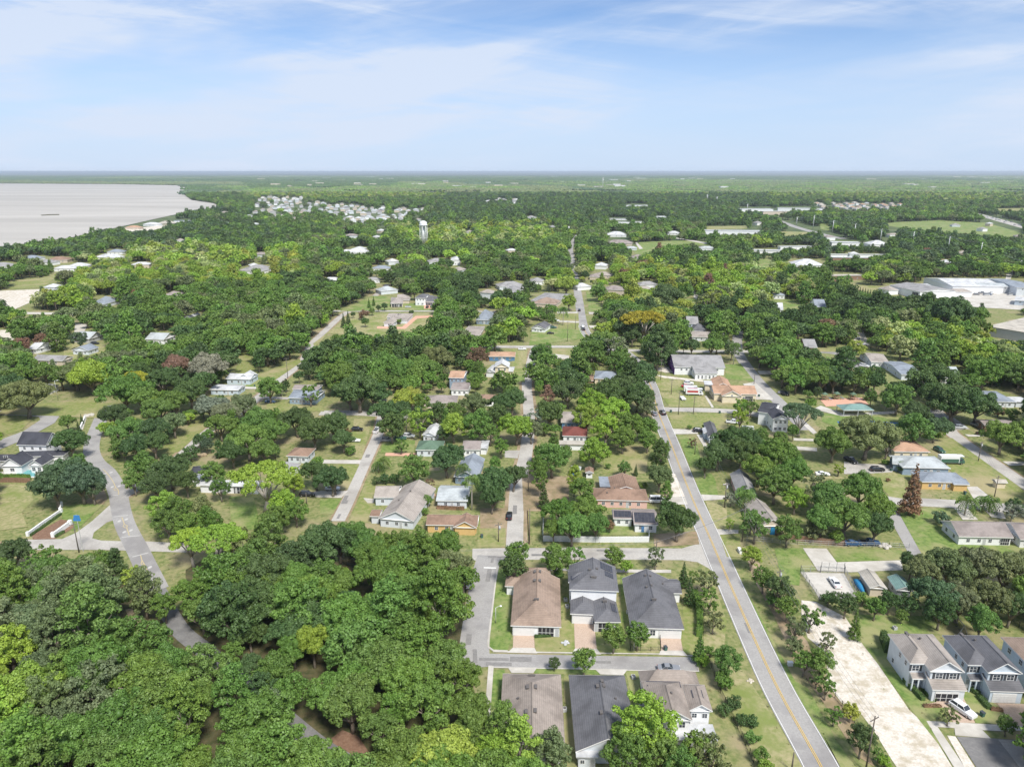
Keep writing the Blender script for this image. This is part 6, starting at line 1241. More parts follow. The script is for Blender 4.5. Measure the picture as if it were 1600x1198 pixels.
OPEN_KEEP = [fps('R', [(600, 500), (760, 480), (1260, 420), (1370, 470), (1640, 700), (1640, 1067), (680, 1067), (650, 800)]), [(480, 620), (1600, 620), (1600, 1300), (905, 1300), (885, 1160), (850, 1130), (790, 1125), (765, 1100), (752, 1040), (718, 990), (735, 950), (748, 880), (735, 862), (700, 842), (640, 835), (560, 822), (520, 790), (470, 800)],
             [(0, 620), (600, 620), (560, 812), (470, 830), (420, 845), (330, 812), (285, 850), (280, 900), (262, 918), (225, 918), (200, 885), (140, 872), (60, 868), (0, 845)]]
nr = np.random.RandomState(5)
def road_clear(x, y, extra):
    ok = np.ones(x.shape, bool)
    for line, w in ROADS:
        P_ = np.array([(p.x, p.y) for p in line])
        lo, hi = P_.min(0) - w - 12, P_.max(0) + w + 12
        c = (x > lo[0]) & (x < hi[0]) & (y > lo[1]) & (y < hi[1]) & ok
        if not c.any(): continue
        idx = np.where(c)[0]; dm = np.full(len(idx), 1e9)
        for i in range(len(P_) - 1):
            a, b_ = P_[i], P_[i + 1]; ab = b_ - a; L2 = (ab ** 2).sum() + 1e-9
            t = np.clip(((x[idx] - a[0]) * ab[0] + (y[idx] - a[1]) * ab[1]) / L2, 0, 1)
            dm = np.minimum(dm, np.hypot(x[idx] - a[0] - t * ab[0], y[idx] - a[1] - t * ab[1]))
        ok[idx[dm < w / 2 + extra]] = False
    return ok
def pj(x, y, z):
    zc_ = y * cp - (z - CAM_H) * sp; yc_ = y * sp + (z - CAM_H) * cp
    return W0 / 2 + FPX * x / zc_, H0 / 2 - FPX * yc_ / zc_
def grid(y0, y1, s):
    ys = np.arange(y0, y1, s); X, Y = [], []
    for i, yy in enumerate(ys):
        hw = yy * .76 + 60; xs = np.arange(-hw, hw, s) + (s / 2 if i % 2 else 0); X.append(xs); Y.append(np.full(len(xs), yy))
    X, Y = np.concatenate(X), np.concatenate(Y)
    return X + nr.uniform(-.36, .36, len(X)) * s, Y + nr.uniform(-.36, .36, len(Y)) * s
cand = []
for y0, y1, s, r0, r1 in ((62, 300, 6.9, 3.5, 6.9), (300, 650, 8.2, 4.2, 8.2), (650, 1300, 9.8, 4.8, 8.6), (1300, 3200, 13.5, 6.0, 9.8), (230, 1100, 5.2, 2.0, 3.4)):
    x, y = grid(y0, y1, s); R = nr.uniform(r0, r1, len(x)); H = np.clip(R * .95 + nr.uniform(-.6, 1.6, len(x)) + 1.5, 4, 11)
    ok = np.ones(len(x), bool); usoft = nr.uniform(size=len(x))
    bx_, by_ = pj(x, y, 0)
    if y0 > 1000: ok &= by_ > 286
    for z, dx in ((0.0, 0), (0.85, 0), (.5, -.6), (.5, .6), (0.4, 0)):
        px, py = pj(x + dx * R, y, H * 1.35 * z)
        for poly in VISALL:
            soft = poly in SOFT
            pa = np.array(poly); m_ = (px > pa[:, 0].min()) & (px < pa[:, 0].max()) & (py > pa[:, 1].min()) & (py < pa[:, 1].max()) & ok
            if m_.any():
                i_ = np.where(m_)[0]; ins = inpoly(px[i_], py[i_], poly) & ((usoft[i_] < .45) if soft else True); ok[i_[ins]] = False
        for kk, poly in enumerate(OPEN_KEEP):
            if z in (0.0, .85, .5): ok &= ~inpoly(px, py, poly) | ((r1 < 3.5) & (py < 845) & (kk > 0) & (usoft < (.55 if kk == 2 else .22)))
        ok &= ~inpoly(px, py, lake)
    ok &= road_clear(x, y, 2.2) | ((y < 210) & road_clear(x, y, .3))
    TA = np.array([(a, b_, r) for a, b_, r in TREES])
    for a, b_, r in TREES:
        ok &= np.hypot(x - a, y - b_) > (r * .75 + R * .35)
    if r1 < 3.5 and cand:
        A_ = np.concatenate(cand)
        cell = {}
        for a, b_, r, _h in A_:
            if b_ < 1150: cell.setdefault((int(a // 12), int(b_ // 12)), []).append((a, b_, r))
        for i in np.where(ok)[0]:
            gx, gy = int(x[i] // 12), int(y[i] // 12)
            if any(math.hypot(x[i] - a, y[i] - b_) < r * .8 + R[i] * .4 for ii in (-1, 0, 1) for jj in (-1, 0, 1) for a, b_, r in cell.get((gx + ii, gy + jj), ())): ok[i] = False
    i_ = np.where(ok)[0]; cand.append(np.stack([x[i_], y[i_], R[i_], H[i_]], 1))
C_ = np.concatenate(cand)
# mix of species, by patches; sunlit stretches are painted into the leaf colours
def vnoise(x, y, s, seed):
    r_ = np.random.RandomState(seed); g_ = r_.uniform(size=(128, 128)); fx, fy = (x / s) % 127, (y / s) % 127; i, j = fx.astype(int), fy.astype(int); u, v = fx - i, fy - j
    u, v = u * u * (3 - 2 * u), v * v * (3 - 2 * v); i2, j2 = (i + 1) % 128, (j + 1) % 128
    return (g_[i, j] * (1 - u) + g_[i2, j] * u) * (1 - v) + (g_[i, j2] * (1 - u) + g_[i2, j2] * u) * v
px, py = pj(C_[:, 0], C_[:, 1], C_[:, 3])
v1 = vnoise(C_[:, 0] + 5000, C_[:, 1], 55, 3) * .5 + vnoise(C_[:, 0] + 5000, C_[:, 1], 18, 4) * .3 + nr.uniform(size=len(C_)) * .2
kn = np.where(C_[:, 1] < 230, .14, 0.0); tones = np.where(v1 < .40 - kn, 'dark', np.where(v1 < .64, 'green', np.where(v1 < .74, 'olive', 'bright'))).astype(object)
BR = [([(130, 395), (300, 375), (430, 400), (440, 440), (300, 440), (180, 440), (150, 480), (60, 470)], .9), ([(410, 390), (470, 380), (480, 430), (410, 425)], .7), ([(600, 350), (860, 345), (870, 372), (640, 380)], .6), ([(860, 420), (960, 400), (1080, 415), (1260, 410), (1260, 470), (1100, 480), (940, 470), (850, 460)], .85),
      ([(330, 292), (700, 285), (700, 306), (420, 312)], .7), ([(800, 285), (1600, 283), (1600, 315), (1000, 303)], .6), ([(1370, 500), (1600, 510), (1600, 560), (1400, 560)], .5), ([(1380, 405), (1430, 408), (1430, 420), (1380, 420)], .8), ([(150, 1040), (700, 1000), (780, 1198), (100, 1198)], .07), ([(30, 920), (400, 900), (500, 1000), (60, 1000)], .07)]  # mostly sunlit stretches of canopy, put in as brighter leaf tones
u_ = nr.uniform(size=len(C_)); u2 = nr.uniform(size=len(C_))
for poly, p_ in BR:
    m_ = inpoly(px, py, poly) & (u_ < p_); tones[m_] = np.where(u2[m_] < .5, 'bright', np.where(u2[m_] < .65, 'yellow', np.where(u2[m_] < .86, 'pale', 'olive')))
DK = [[(0, 360), (300, 320), (420, 330), (420, 375), (130, 385), (0, 420)], [(380, 283), (620, 280), (620, 292), (380, 296)], [(700, 303), (1200, 303), (1200, 345), (660, 345)], [(1200, 330), (1600, 360), (1600, 405), (1200, 400)]]
for poly in DK:
    m_ = inpoly(px, py, poly) & (u_ < .85); tones[m_] = np.where(u2[m_] < .5, 'dark', np.where(u2[m_] < .75, 'blue', 'green'))
m_ = (tones == 'pale') & (py > 800); tones[m_] = 'green'
m_ = (u_ > .998) & (py > 380) & (py < 620); tones[m_] = 'dead'
kinds = np.where(nr.uniform(size=len(C_)) < .62, 'oak', np.where(nr.uniform(size=len(C_)) < .75, 'round', 'tall')).astype(object)
size = C_[:, 2] / (C_[:, 1] + 30)
vis_ok = (px > -20) & (px < 1620) & (py < 1230)
order = np.argsort(-np.where(vis_ok, size, 0))
n_named = NAMED[0]
N_IND = 150
rgf = random.Random(99)
single = order[:N_IND]
def region(px_, py_):
    if py_ < 800: return 'in the oak belt left of centre' if px_ < 800 else 'in the oaks right of centre'
    row = 'top edge' if py_ < 920 else 'upper half' if py_ < 985 else 'middle' if py_ < 1045 else 'lower half' if py_ < 1110 else 'lowest rows' if py_ < 1165 else 'bottom edge'
    lane = 235 + (py_ - 900) * 1.0
    colw = 'at its far left' if px_ < 60 else 'near its left end' if px_ < lane - 110 else 'just left of the lane' if px_ < lane else 'just right of the lane' if px_ < lane + 130 else 'beside the side street' if px_ > 650 else 'well right of the lane'
    return f'in the {row} of the wood, {colw}'
for i in single:
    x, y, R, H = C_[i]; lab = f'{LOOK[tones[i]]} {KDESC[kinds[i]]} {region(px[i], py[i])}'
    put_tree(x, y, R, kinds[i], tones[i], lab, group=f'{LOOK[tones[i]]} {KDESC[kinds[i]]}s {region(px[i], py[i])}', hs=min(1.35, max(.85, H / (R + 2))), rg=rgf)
rest = np.setdiff1d(np.arange(len(C_)), single)
print('trees: named', n_named, 'single', len(single), 'rest', len(rest))
# low understorey in the wood so that its floor does not show bare
def cloud(name, pts, R, H, tint, src, label):
    """every remaining tree, as one object: source meshes set out on points"""
    n = len(pts); me = bpy.data.meshes.new(name); me.vertices.add(n); me.vertices.foreach_set('co', np.concatenate([pts, np.zeros((n, 1))], 1).astype(np.float32).reshape(-1))
    def attr(nm, ty, key, data): a = me.attributes.new(nm, ty, 'POINT'); a.data.foreach_set(key, data)
    attr('rot', 'FLOAT', 'value', nr.uniform(0, 6.28, n).astype(np.float32)); attr('pick', 'INT', 'value', src['idx'].astype(np.int32))
    attr('scl', 'FLOAT_VECTOR', 'vector', np.stack([R, R, H], 1).astype(np.float32).reshape(-1))
    attr('tint', 'FLOAT_COLOR', 'color', np.concatenate([tint, np.ones((n, 1))], 1).astype(np.float32).reshape(-1))
    me.update(); ob = bpy.data.objects.new(name, me); col.objects.link(ob); tag(ob, label, 'trees', kind='stuff')
    ng = bpy.data.node_groups.new(name, 'GeometryNodeTree')
    ng.interface.new_socket('Geometry', in_out='INPUT', socket_type='NodeSocketGeometry'); ng.interface.new_socket('Geometry', in_out='OUTPUT', socket_type='NodeSocketGeometry')
    N, L = ng.nodes, ng.links; gi = N.new('NodeGroupInput'); go = N.new('NodeGroupOutput'); jn = N.new('GeometryNodeJoinGeometry'); L.new(jn.outputs[0], go.inputs[0])
    def named(nm, ty):
        a = N.new('GeometryNodeInputNamedAttribute'); a.data_type = ty; a.inputs['Name'].default_value = nm; return a.outputs['Attribute']
    rotv = N.new('ShaderNodeCombineXYZ'); L.new(named('rot', 'FLOAT'), rotv.inputs[2]); scl = named('scl', 'FLOAT_VECTOR'); pick = named('pick', 'INT')
    for k, mesh in enumerate(src['meshes']):
        so = bpy.data.objects.new(name + '_source', mesh)          # never linked: only its mesh is used
        oi = N.new('GeometryNodeObjectInfo'); oi.inputs['Object'].default_value = so; oi.inputs['As Instance'].default_value = True
        cm = N.new('FunctionNodeCompare'); cm.data_type = 'INT'; cm.operation = 'EQUAL'; L.new(pick, cm.inputs[2]); cm.inputs[3].default_value = k
        ip = N.new('GeometryNodeInstanceOnPoints'); L.new(gi.outputs[0], ip.inputs['Points']); L.new(cm.outputs[0], ip.inputs['Selection']); L.new(oi.outputs['Geometry'], ip.inputs['Instance']); L.new(rotv.outputs[0], ip.inputs['Rotation']); L.new(scl, ip.inputs['Scale'])
        L.new(ip.outputs[0], jn.inputs[0])
    md = ob.modifiers.new('trees', 'NODES'); md.node_group = ng; return ob
def lift(me, h):
    n = len(me.vertices); a = np.zeros(n * 3, np.float32); me.vertices.foreach_get('co', a); a[2::3] += h; me.vertices.foreach_set('co', a); me.update(); return me
midm = [lift(crown_mesh('tree', sh, 1.0, nl, lf, 40 + i, jitter=.6, trunk=1.15), 1.15) for i, (sh, nl, lf) in enumerate([('oak', 2600, .125), ('oak', 2600, .125), ('oak', 2600, .125), ('round', 2400, .13), ('round', 2400, .13), ('tall', 2400, .13)])]
farm = [lift(crown_mesh('tree', sh, 1.0, nl, lf, 60 + i, jitter=.5, trunk=1.15), 1.15) for i, (sh, nl, lf) in enumerate([('oak', 500, .24), ('oak', 500, .24), ('round', 450, .26), ('tall', 450, .26)])]
def tints(ts):
    t = np.array([TINT[k] for k in ts]); kk = nr.uniform(.82, 1.2, len(t))[:, None]; return t * kk * nr.uniform(.92, 1.08, t.shape)
Rr = C_[rest]; near_ = Rr[:, 1] < 750
kd = kinds[rest]
mi_ = np.where(kd == 'oak', nr.randint(0, 3, len(rest)), np.where(kd == 'round', 3 + nr.randint(0, 2, len(rest)), 5))
fi_ = np.where(kd == 'oak', nr.randint(0, 2, len(rest)), np.where(kd == 'round', 2, 3)) + len(midm)
pickv = np.where(near_, mi_, fi_)
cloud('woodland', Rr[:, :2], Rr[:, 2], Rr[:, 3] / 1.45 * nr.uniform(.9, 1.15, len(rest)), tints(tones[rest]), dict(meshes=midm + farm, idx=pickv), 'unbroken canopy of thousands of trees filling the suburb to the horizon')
# the country beyond: belts of forest, each source a patch of canopy
def patch_mesh(name, seed, S=40, n=52, h=9):
    rg_ = random.Random(seed); b = MB()
    vs, fs, tl = [], [], []; iv, jf = ICO
    for i in range(n):
        r = rg_.uniform(4, 8); c = np.array([rg_.uniform(-S, S), rg_.uniform(-S, S), rg_.uniform(3, h - 2)]); k = len(vs) * len(iv)
        vs.append(iv * np.array([r, r, r * .75]) * (1 + .2 * np.sin(iv[:, :1] * 5 + i)) + c); fs += [tuple(int(q) + k for q in f) for f in jf]; tt = rg_.uniform(0, 1); tl += [min(1, max(0, tt + rg_.uniform(-.2, .2))) for _ in jf]
    me = bpy.data.meshes.new(name); me.from_pydata([tuple(v) for a in vs for v in a], [], fs); me.materials.append(M['foliage'])
    a = me.attributes.new('leaf', 'FLOAT', 'FACE'); a.data.foreach_set('value', tl); me.update(); return me
X_, Y_ = [], []
for y0, y1, s in ((3200, 6500, 62), (6500, 16000, 110)):
    x, y = grid(y0, y1, s); X_.append(x); Y_.append(y)
X_, Y_ = np.concatenate(X_), np.concatenate(Y_)
qx, qy = pj(X_, Y_, 0); tx, ty = pj(X_, Y_, 9)
keepm = ~inpoly(qx, qy, lake) & ~inpoly(tx, ty, lake) & ~inpoly(qx, qy - 1.0, lake)
dn = vnoise(X_ + 20000, Y_, 420, 8) * .6 + vnoise(X_ + 20000, Y_, 140, 9) * .4
keepm &= dn > .30
for poly in VISX: keepm &= ~inpoly(qx, qy, poly)
X_, Y_, dn, qx, qy = X_[keepm], Y_[keepm], dn[keepm], qx[keepm], qy[keepm]
tn = vnoise(X_ + 9000, Y_ * .6, 900, 12)
tt = np.where(tn < .45, 'dark', np.where(tn < .6, 'blue', np.where(tn < .82, 'olive', 'green'))).astype(object)
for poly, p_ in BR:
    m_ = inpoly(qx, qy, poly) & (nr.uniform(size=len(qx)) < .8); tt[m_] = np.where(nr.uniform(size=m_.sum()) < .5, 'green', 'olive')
for poly in DK: tt[inpoly(qx, qy, poly)] = 'dark'
sc_ = np.where(Y_ > 6500, 1.5, 1.0) * nr.uniform(.8, 1.2, len(X_))
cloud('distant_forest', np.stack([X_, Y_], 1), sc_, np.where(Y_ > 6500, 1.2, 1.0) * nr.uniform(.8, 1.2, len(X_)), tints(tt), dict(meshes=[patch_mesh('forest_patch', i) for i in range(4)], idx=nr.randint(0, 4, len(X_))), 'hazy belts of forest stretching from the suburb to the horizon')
print('patches', len(X_))

tv = crown_mesh('weed', 'bush', .5, 70, .22, 3, core=False)
x, y = grid(85, 360, 1.9); keep = nr.uniform(size=len(x)) < (.16 + .5 * (vnoise(x + 3000, y, 9, 31) > .62)); x, y = x[keep], y[keep]; px, py = pj(x, y, .1); ok = road_clear(x, y, .2)
for poly in PAVED: ok &= ~inpoly(px, py, poly)
for h_ in HOUSE_FOOT: ok &= ~inpoly(x, y, h_)
ok &= ~inpoly(px, py, [(-300, 905), (60, 890), (200, 905), (290, 955), (290, 890), (340, 860), (735, 870), (722, 985), (750, 1100), (900, 1220), (-500, 1400)])
ok |= inpoly(px, py, fps('B', [(560, 330), (600, 320), (740, 400), (900, 640), (1050, 850), (1200, 1050), (1000, 1050), (880, 900), (700, 700)])) & (nr.uniform(size=len(x)) < .12)
x, y = x[ok], y[ok]; tw = np.array([(0.12, 0.17, 0.05) if q < .6 else (0.24, 0.23, 0.11) for q in nr.uniform(size=len(x))])
w_ = cloud('weeds', np.stack([x, y], 1), nr.uniform(.25, .8, len(x)), nr.uniform(.2, .55, len(x)), tw * nr.uniform(.8, 1.2, (len(x), 1)), dict(meshes=[tv], idx=np.zeros(len(x), int)), 'weed tufts and rough grass scattered over lawns and verges'); w_['category'] = 'weeds'; print('weeds', len(x))
# ------------------------------------------------------------ vehicles
def paint(name, c):
    m = mat(name, c, .3); m.node_tree.nodes['Principled BSDF'].inputs['Coat Weight'].default_value = .6; return m
PAINT = {'white': paint('white_car_paint', (.72, .73, .74)), 'black': paint('black_car_paint', (.02, .02, .024)), 'grey': paint('grey_car_paint', (.22, .23, .25)), 'silver': paint('silver_car_paint', (.5, .52, .54)),
         'blue': paint('blue_car_paint', (.03, .08, .18)), 'red': paint('red_car_paint', (.4, .03, .03)), 'green': paint('green_car_paint', (.05, .12, .09))}
M['tyre'] = mat('tyre_rubber', (.02, .02, .02), .9); M['rim'] = mat('rim_metal', (.45, .45, .46), .35, .8); M['lamp'] = mat('headlight_glass', (.75, .77, .8), .15); M['tail'] = mat('tail_light', (.35, .02, .02), .3)
CAR = {}
def car_meshes(kind):
    if kind in CAR: return CAR[kind]
    prof = {'sedan': dict(L=4.7, W=1.82, z=[(-2.35, .45), (-2.3, .82), (-1.5, .95), (-.9, .97), (1.1, .98), (1.75, 1.02), (2.3, .95), (2.35, .45)], roof=(-.95, -.15, .95, 1.7, 1.44)),
            'suv': dict(L=4.8, W=1.92, z=[(-2.4, .5), (-2.35, .98), (-1.4, 1.08), (-1.0, 1.1), (1.2, 1.12), (2.2, 1.12), (2.38, 1.0), (2.4, .5)], roof=(-1.1, -.4, 1.75, 2.3, 1.74)),
            'pickup': dict(L=5.6, W=1.98, z=[(-2.8, .55), (-2.75, 1.05), (-1.6, 1.15), (-1.2, 1.16), (.5, 1.16), (2.6, 1.14), (2.78, 1.1), (2.8, .55)], roof=(-1.35, -.7, .45, .75, 1.85)),
            'van': dict(L=5.4, W=2.0, z=[(-2.7, .5), (-2.65, 1.05), (-2.0, 1.2), (-1.8, 1.22), (1.8, 1.25), (2.5, 1.25), (2.68, 1.2), (2.7, .5)], roof=(-1.95, -1.3, 2.3, 2.62, 2.25))}[kind]
    W, L = prof['W'], prof['L']; b = MB(); rings = []
    for y, z in prof['z']:
        ww = W / 2 * (.86 if abs(y) > L / 2 - .08 else 1.0)
        rings.append([(-ww * .96, y, .32), (ww * .96, y, .32), (ww, y, .55), (ww * .97, y, z * .93), (ww * .86, y, z), (-ww * .86, y, z), (-ww * .97, y, z * .93), (-ww, y, .55)])
    b.loft(rings)
    y0, y1, y2, y3, zr = prof['roof']; zb = 1.0 if kind == 'sedan' else 1.1; ww = W / 2 * .86; wt = W / 2 * .70
    b.loft([[(-wt, y1, zr - .05), (wt, y1, zr - .05), (wt, y2, zr - .05), (-wt, y2, zr - .05)], [(-wt * .94, y1 + .06, zr), (wt * .94, y1 + .06, zr), (wt * .94, y2 - .06, zr), (-wt * .94, y2 - .06, zr)]])
    for sx in (-1, 1):
        for ya, yb in ((y0, y1), (y3, y2), ((y1 + y2) / 2, (y1 + y2) / 2)): b.tube([(sx * ww, ya, zb - .12), (sx * wt, yb, zr - .03)], .05, 4)
    if kind == 'pickup':
        b.box(-W / 2 * .8, .95, 1.165, W / 2 * .8, 2.6, 1.175, 1)
    body = b_mesh(b, 'body', [None, M['dark']]) if False else b
    g = MB(); ww -= .015
    g.loft([[(-ww, y0, zb - .15), (ww, y0, zb - .15), (ww, y3, zb - .15), (-ww, y3, zb - .15)], [(-wt + .01, y1, zr - .06), (wt - .01, y1, zr - .06), (wt - .01, y2, zr - .06), (-wt + .01, y2, zr - .06)]])
    gm = b_mesh(g, 'windows', [M['glass']])
    w_ = MB(); r_ = MB()
    for bm_, rr, hw in ((w_, .34, .11), (r_, .2, .12)):
        bm_.loft([[(x, rr * math.cos(t), rr * math.sin(t)) for t in (2 * math.pi * k / 12 for k in range(12))] for x in (-hw, hw)])
    l_ = MB(); l_.box(-.18, -.05, -.08, .18, .05, .08)
    CAR[kind] = (body, gm, b_mesh(w_, 'tyre', [M['tyre']]), b_mesh(r_, 'rim', [M['rim']]), b_mesh(l_, 'headlight', [M['lamp']]), b_mesh(l_, 'tail_light', [M['tail']]), L, W); return CAR[kind]
BODY = {}
def link(name, me, parent, loc=(0, 0, 0), rz=0, sc=None):
    o = bpy.data.objects.new(name, me); col.objects.link(o); o.parent = parent; o.location = loc; o.rotation_euler = (0, 0, rz)
    if sc: o.scale = sc
    return o
def car(f, x, y, heading, kind, colour, label, z=.1, group=None):
    """heading in degrees, 0 = nose away from the camera, clockwise"""
    p = G(*fp(f, x, y), .7); bm_, gm, ty, ri, hl, tl, L, W = car_meshes(kind)
    if (kind, colour) not in BODY: BODY[kind, colour] = b_mesh(bm_, 'body', [PAINT[colour], M['dark']])
    nm = {'pickup': 'pickup_truck', 'van': 'van'}.get(kind, 'parked_car')
    t = empty(nm, (p.x, p.y, z), math.radians(180 - heading)); tag(t, label, {'pickup': 'pickup truck', 'van': 'van'}.get(kind, 'car'), group)
    link('body', BODY[kind, colour], t); link('windows', gm, t)
    for sx in (-1, 1):
        for sy in (-1, 1):
            wh = link('wheel', ty, t, (sx * (W / 2 - .12), sy * L * .3, .34)); link('rim', ri, wh)
        link('headlight', hl, t, (sx * W * .33, -L / 2 + .03, .72)); link('tail_light', tl, t, (sx * W * .36, L / 2 - .03, .8))
    return t
for a in (('T', 908, 930, 155, 'suv', 'white', 'white car with black sunroof on the paver drive of the open garage'), ('C', 1312, 910, 2, 'sedan', 'black', 'black car driving up the middle street'), ('D', 955, 197, -8, 'suv', 'black', 'black car on the main road at the church street corner'),
          ('D', 896, 203, -8, 'sedan', 'grey', 'dark grey car half under the oaks by the main road'), ('E', 480, 497, 95, 'sedan', 'white', 'white car on the dry lawn beside the gravel drive'), ('E', 785, 473, 92, 'suv', 'black', 'black car on the drive of the blue-grey house'),
          ('E', 637, 422, 165, 'pickup', 'black', 'black pickup in the drive under the trees'), ('E', 1130, 366, 172, 'suv', 'green', 'dark green boxy vehicle on the lawn behind the orange roof'), ('E', 1244, 238, 95, 'suv', 'silver', 'silver car near the top of the east street'),
          ('E', 1370, 273, 95, 'sedan', 'black', 'dark car in the drive off the east street'), ('E', 1345, 228, 150, 'pickup', 'grey', 'grey pickup beside the flat brown roof'), ('E', 648, 882, 92, 'sedan', 'blue', 'blue car parked behind the fence, left of a pair'), ('E', 740, 880, 92, 'pickup', 'blue', 'dark blue pickup behind the fence, right of a pair'),
          ('E', 268, 52, 150, 'suv', 'black', 'black car beside the park street'), ('C', 395, 318, 10, 'pickup', 'white', 'white pickup at the top of the west street'), ('C', 257, 313, 92, 'suv', 'black', 'black car on the dry lawn, upper of two'), ('C', 238, 388, 92, 'sedan', 'white', 'white car on the dry lawn, lower of two'),
          ('C', 86, 720, 92, 'sedan', 'white', 'white car under the dark oak beside the west street drive'), ('C', 615, 358, 95, 'suv', 'white', 'white car in the tree-shaded yard'), ('C', 466, 386, 92, 'suv', 'grey', 'grey car at the left of the tree-shaded yard'), ('C', 558, 372, 92, 'suv', 'green', 'dark green car in the tree-shaded yard'),
          ('C', 420, 112, 92, 'pickup', 'black', 'black pickup under the oaks by the west cross street'), ('D', 918, 806, 92, 'van', 'white', 'white van beside the pink house'), ('D', 1207, 320, 92, 'suv', 'black', 'black car at the cottage drive'), ('D', 1443, 262, 110, 'pickup', 'white', 'white pickup on the lawn behind the cottage'),
          ('B', 691, 213, 2, 'sedan', 'white', 'white car alone in the gravel yard'), ('A', 1088, 681, 92, 'sedan', 'grey', 'dark grey car parked on the short street'), ('A', 48, 234, 2, 'sedan', 'silver', 'silver car half hidden by the wood on the side street'),
          ('R', 938, 632, 95, 'suv', 'white', 'white car in the row beside the cream hall, furthest'), ('R', 918, 655, 95, 'sedan', 'red', 'dark red car in the row beside the cream hall'), ('O', 401, 170, 4, 'suv', 'black', 'black car far up the main road'), ('O', 424, 282, -6, 'pickup', 'black', 'black pickup on the main road above the bend'), ('O', 420, 268, -6, 'suv', 'silver', 'silver car on the main road above the bend'),
          ('O', 229, 306, 92, 'sedan', 'black', 'black car on the lawn below the tiny white house'), ('O', 245, 272, 92, 'suv', 'green', 'dark car beside the tiny white house'), ('G', 1240, 762, 92, 'suv', 'black', 'dark car beside the carport under the oaks'), ('G', 986, 120, 92, 'sedan', 'blue', 'dark blue car by the blue-grey house drive'),
          ('W', 392, 302, 92, 'sedan', 'blue', 'dark blue car left of the orange roof'), ('U', 862, 318, 5, 'suv', 'black', 'black car on the red drive, left'), ('U', 915, 312, 5, 'suv', 'grey', 'grey car on the red drive, right'), ('M', 565, 367, 92, 'suv', 'black', 'black car between the left grey roofs'),
          ('N', 735, 700, 92, 'van', 'black', 'black van under the large round oak'), ('P', 650, 500, 130, 'suv', 'white', 'white car parked on the curved street'), ('P', 632, 490, 130, 'sedan', 'grey', 'grey car parked on the curved street')):
    car(*a)
# cars in the warehouse yard and along the distant highway
rgc = random.Random(3)
for i in range(22):
    x, y = rgc.uniform(440, 1500), rgc.uniform(388, 440)
    car('V', x, y, rgc.uniform(60, 120), rgc.choice(['suv', 'van', 'pickup']), rgc.choice(['white', 'silver', 'grey', 'blue']), 'one of the vehicles scattered in the warehouse yard', group='vehicles in the warehouse yard')
for i in range(16):
    t_ = rgc.uniform(0, 1); x, y = 1310 + 290 * t_, 320 + 70 * t_ + rgc.uniform(-6, 10)
    car('L', x, y, 120, rgc.choice(['suv', 'van']), rgc.choice(['white', 'grey', 'silver']), 'one of the cars on the far highway', group='cars on the far highway')
for i, (f, x, y, c_) in enumerate((('N', 905, 150, 'silver'), ('O', 262, 232, 'white'), ('O', 300, 78, 'black'), ('O', 1190, 320, 'white'), ('O', 1260, 312, 'white'), ('N', 1135, 540, 'blue'), ('M', 575, 152, 'white'), ('M', 230, 110, 'black'), ('P', 165, 660, 'grey'), ('P', 600, 335, 'white'), ('P', 640, 370, 'silver'),
                                   ('P', 610, 590, 'white'), ('O', 60, 400, 'white'), ('O', 630, 235, 'white'), ('O', 1120, 110, 'black'), ('N', 1225, 120, 'black'), ('N', 230, 30, 'white'), ('O', 1040, 318, 'black'), ('K', 130, 770, 'white'), ('K', 1440, 600, 'black'), ('L', 280, 650, 'white'), ('L', 300, 660, 'silver'), ('J', 700, 730, 'white'))):
    car(f, x, y, rgc.uniform(80, 110), 'suv' if i % 2 else 'sedan', c_, 'small car parked in a distant yard between the trees', group='cars in distant yards')
# removal truck and recreational vehicle
def box_truck(f, x, y, heading, label, L=7.2, stripe=None, dark=False):
    p = G(*fp(f, x, y), 1.2); t = empty('box_truck', (p.x, p.y, .1), math.radians(180 - heading)); tag(t, label, 'truck')
    b = MB(); b.box(-1.2, -L / 2 + 2.0, .8, 1.2, L / 2, 3.2); b.box(-1.0, -L / 2 + .4, 3.0, 1.0, -L / 2 + 2.0, 3.2); b.build('cargo_box', PAINT['white'], t)
    c = MB(); c.loft([[(-1.05, -L / 2, .5), (1.05, -L / 2, .5), (1.05, -L / 2 + 1.95, .5), (-1.05, -L / 2 + 1.95, .5)], [(-1.05, -L / 2, 1.3), (1.05, -L / 2, 1.3), (1.05, -L / 2 + 1.95, 1.3), (-1.05, -L / 2 + 1.95, 1.3)], [(-.95, -L / 2 + .75, 2.3), (.95, -L / 2 + .75, 2.3), (.95, -L / 2 + 1.95, 2.3), (-.95, -L / 2 + 1.95, 2.3)]]); c.build('cab', PAINT['green' if dark else 'white'], t)
    g = MB(); g.box(-.85, -L / 2 + .3, 1.35, .85, -L / 2 + .62, 2.1); g.box(-1.06, -L / 2 + .9, 1.4, 1.06, -L / 2 + 1.7, 2.1); g.build('windows', M['glass'], t)
    if stripe:
        s_ = MB(); s_.box(-1.215, -L / 2 + 2.4, 1.6, 1.215, L / 2 - .6, 2.5); s_.box(-.6, -L / 2 + 2.6, 3.2, .6, L / 2 - .8, 3.215); s_.build('stripe', PAINT[stripe], t)
    if dark:
        s_ = MB(); s_.box(-1.215, -L / 2 + 2.2, .85, 1.215, L / 2 - .1, 2.2); s_.build('lower_panel', PAINT['green'], t)
    _, _, ty, ri, hl, tl, _, _ = car_meshes('van')
    for sx in (-1, 1):
        for sy in (-L / 2 + 1.1, L / 2 - 1.4): wh = link('wheel', ty, t, (sx * 1.0, sy, .42), sc=(1.2, 1.2, 1.2)); link('rim', ri, wh)
        link('headlight', hl, t, (sx * .75, -L / 2 - .02, .8))
box_truck('R', 985, 712, 95, 'white moving truck with red stripe beside the cream hall', 8, 'red')
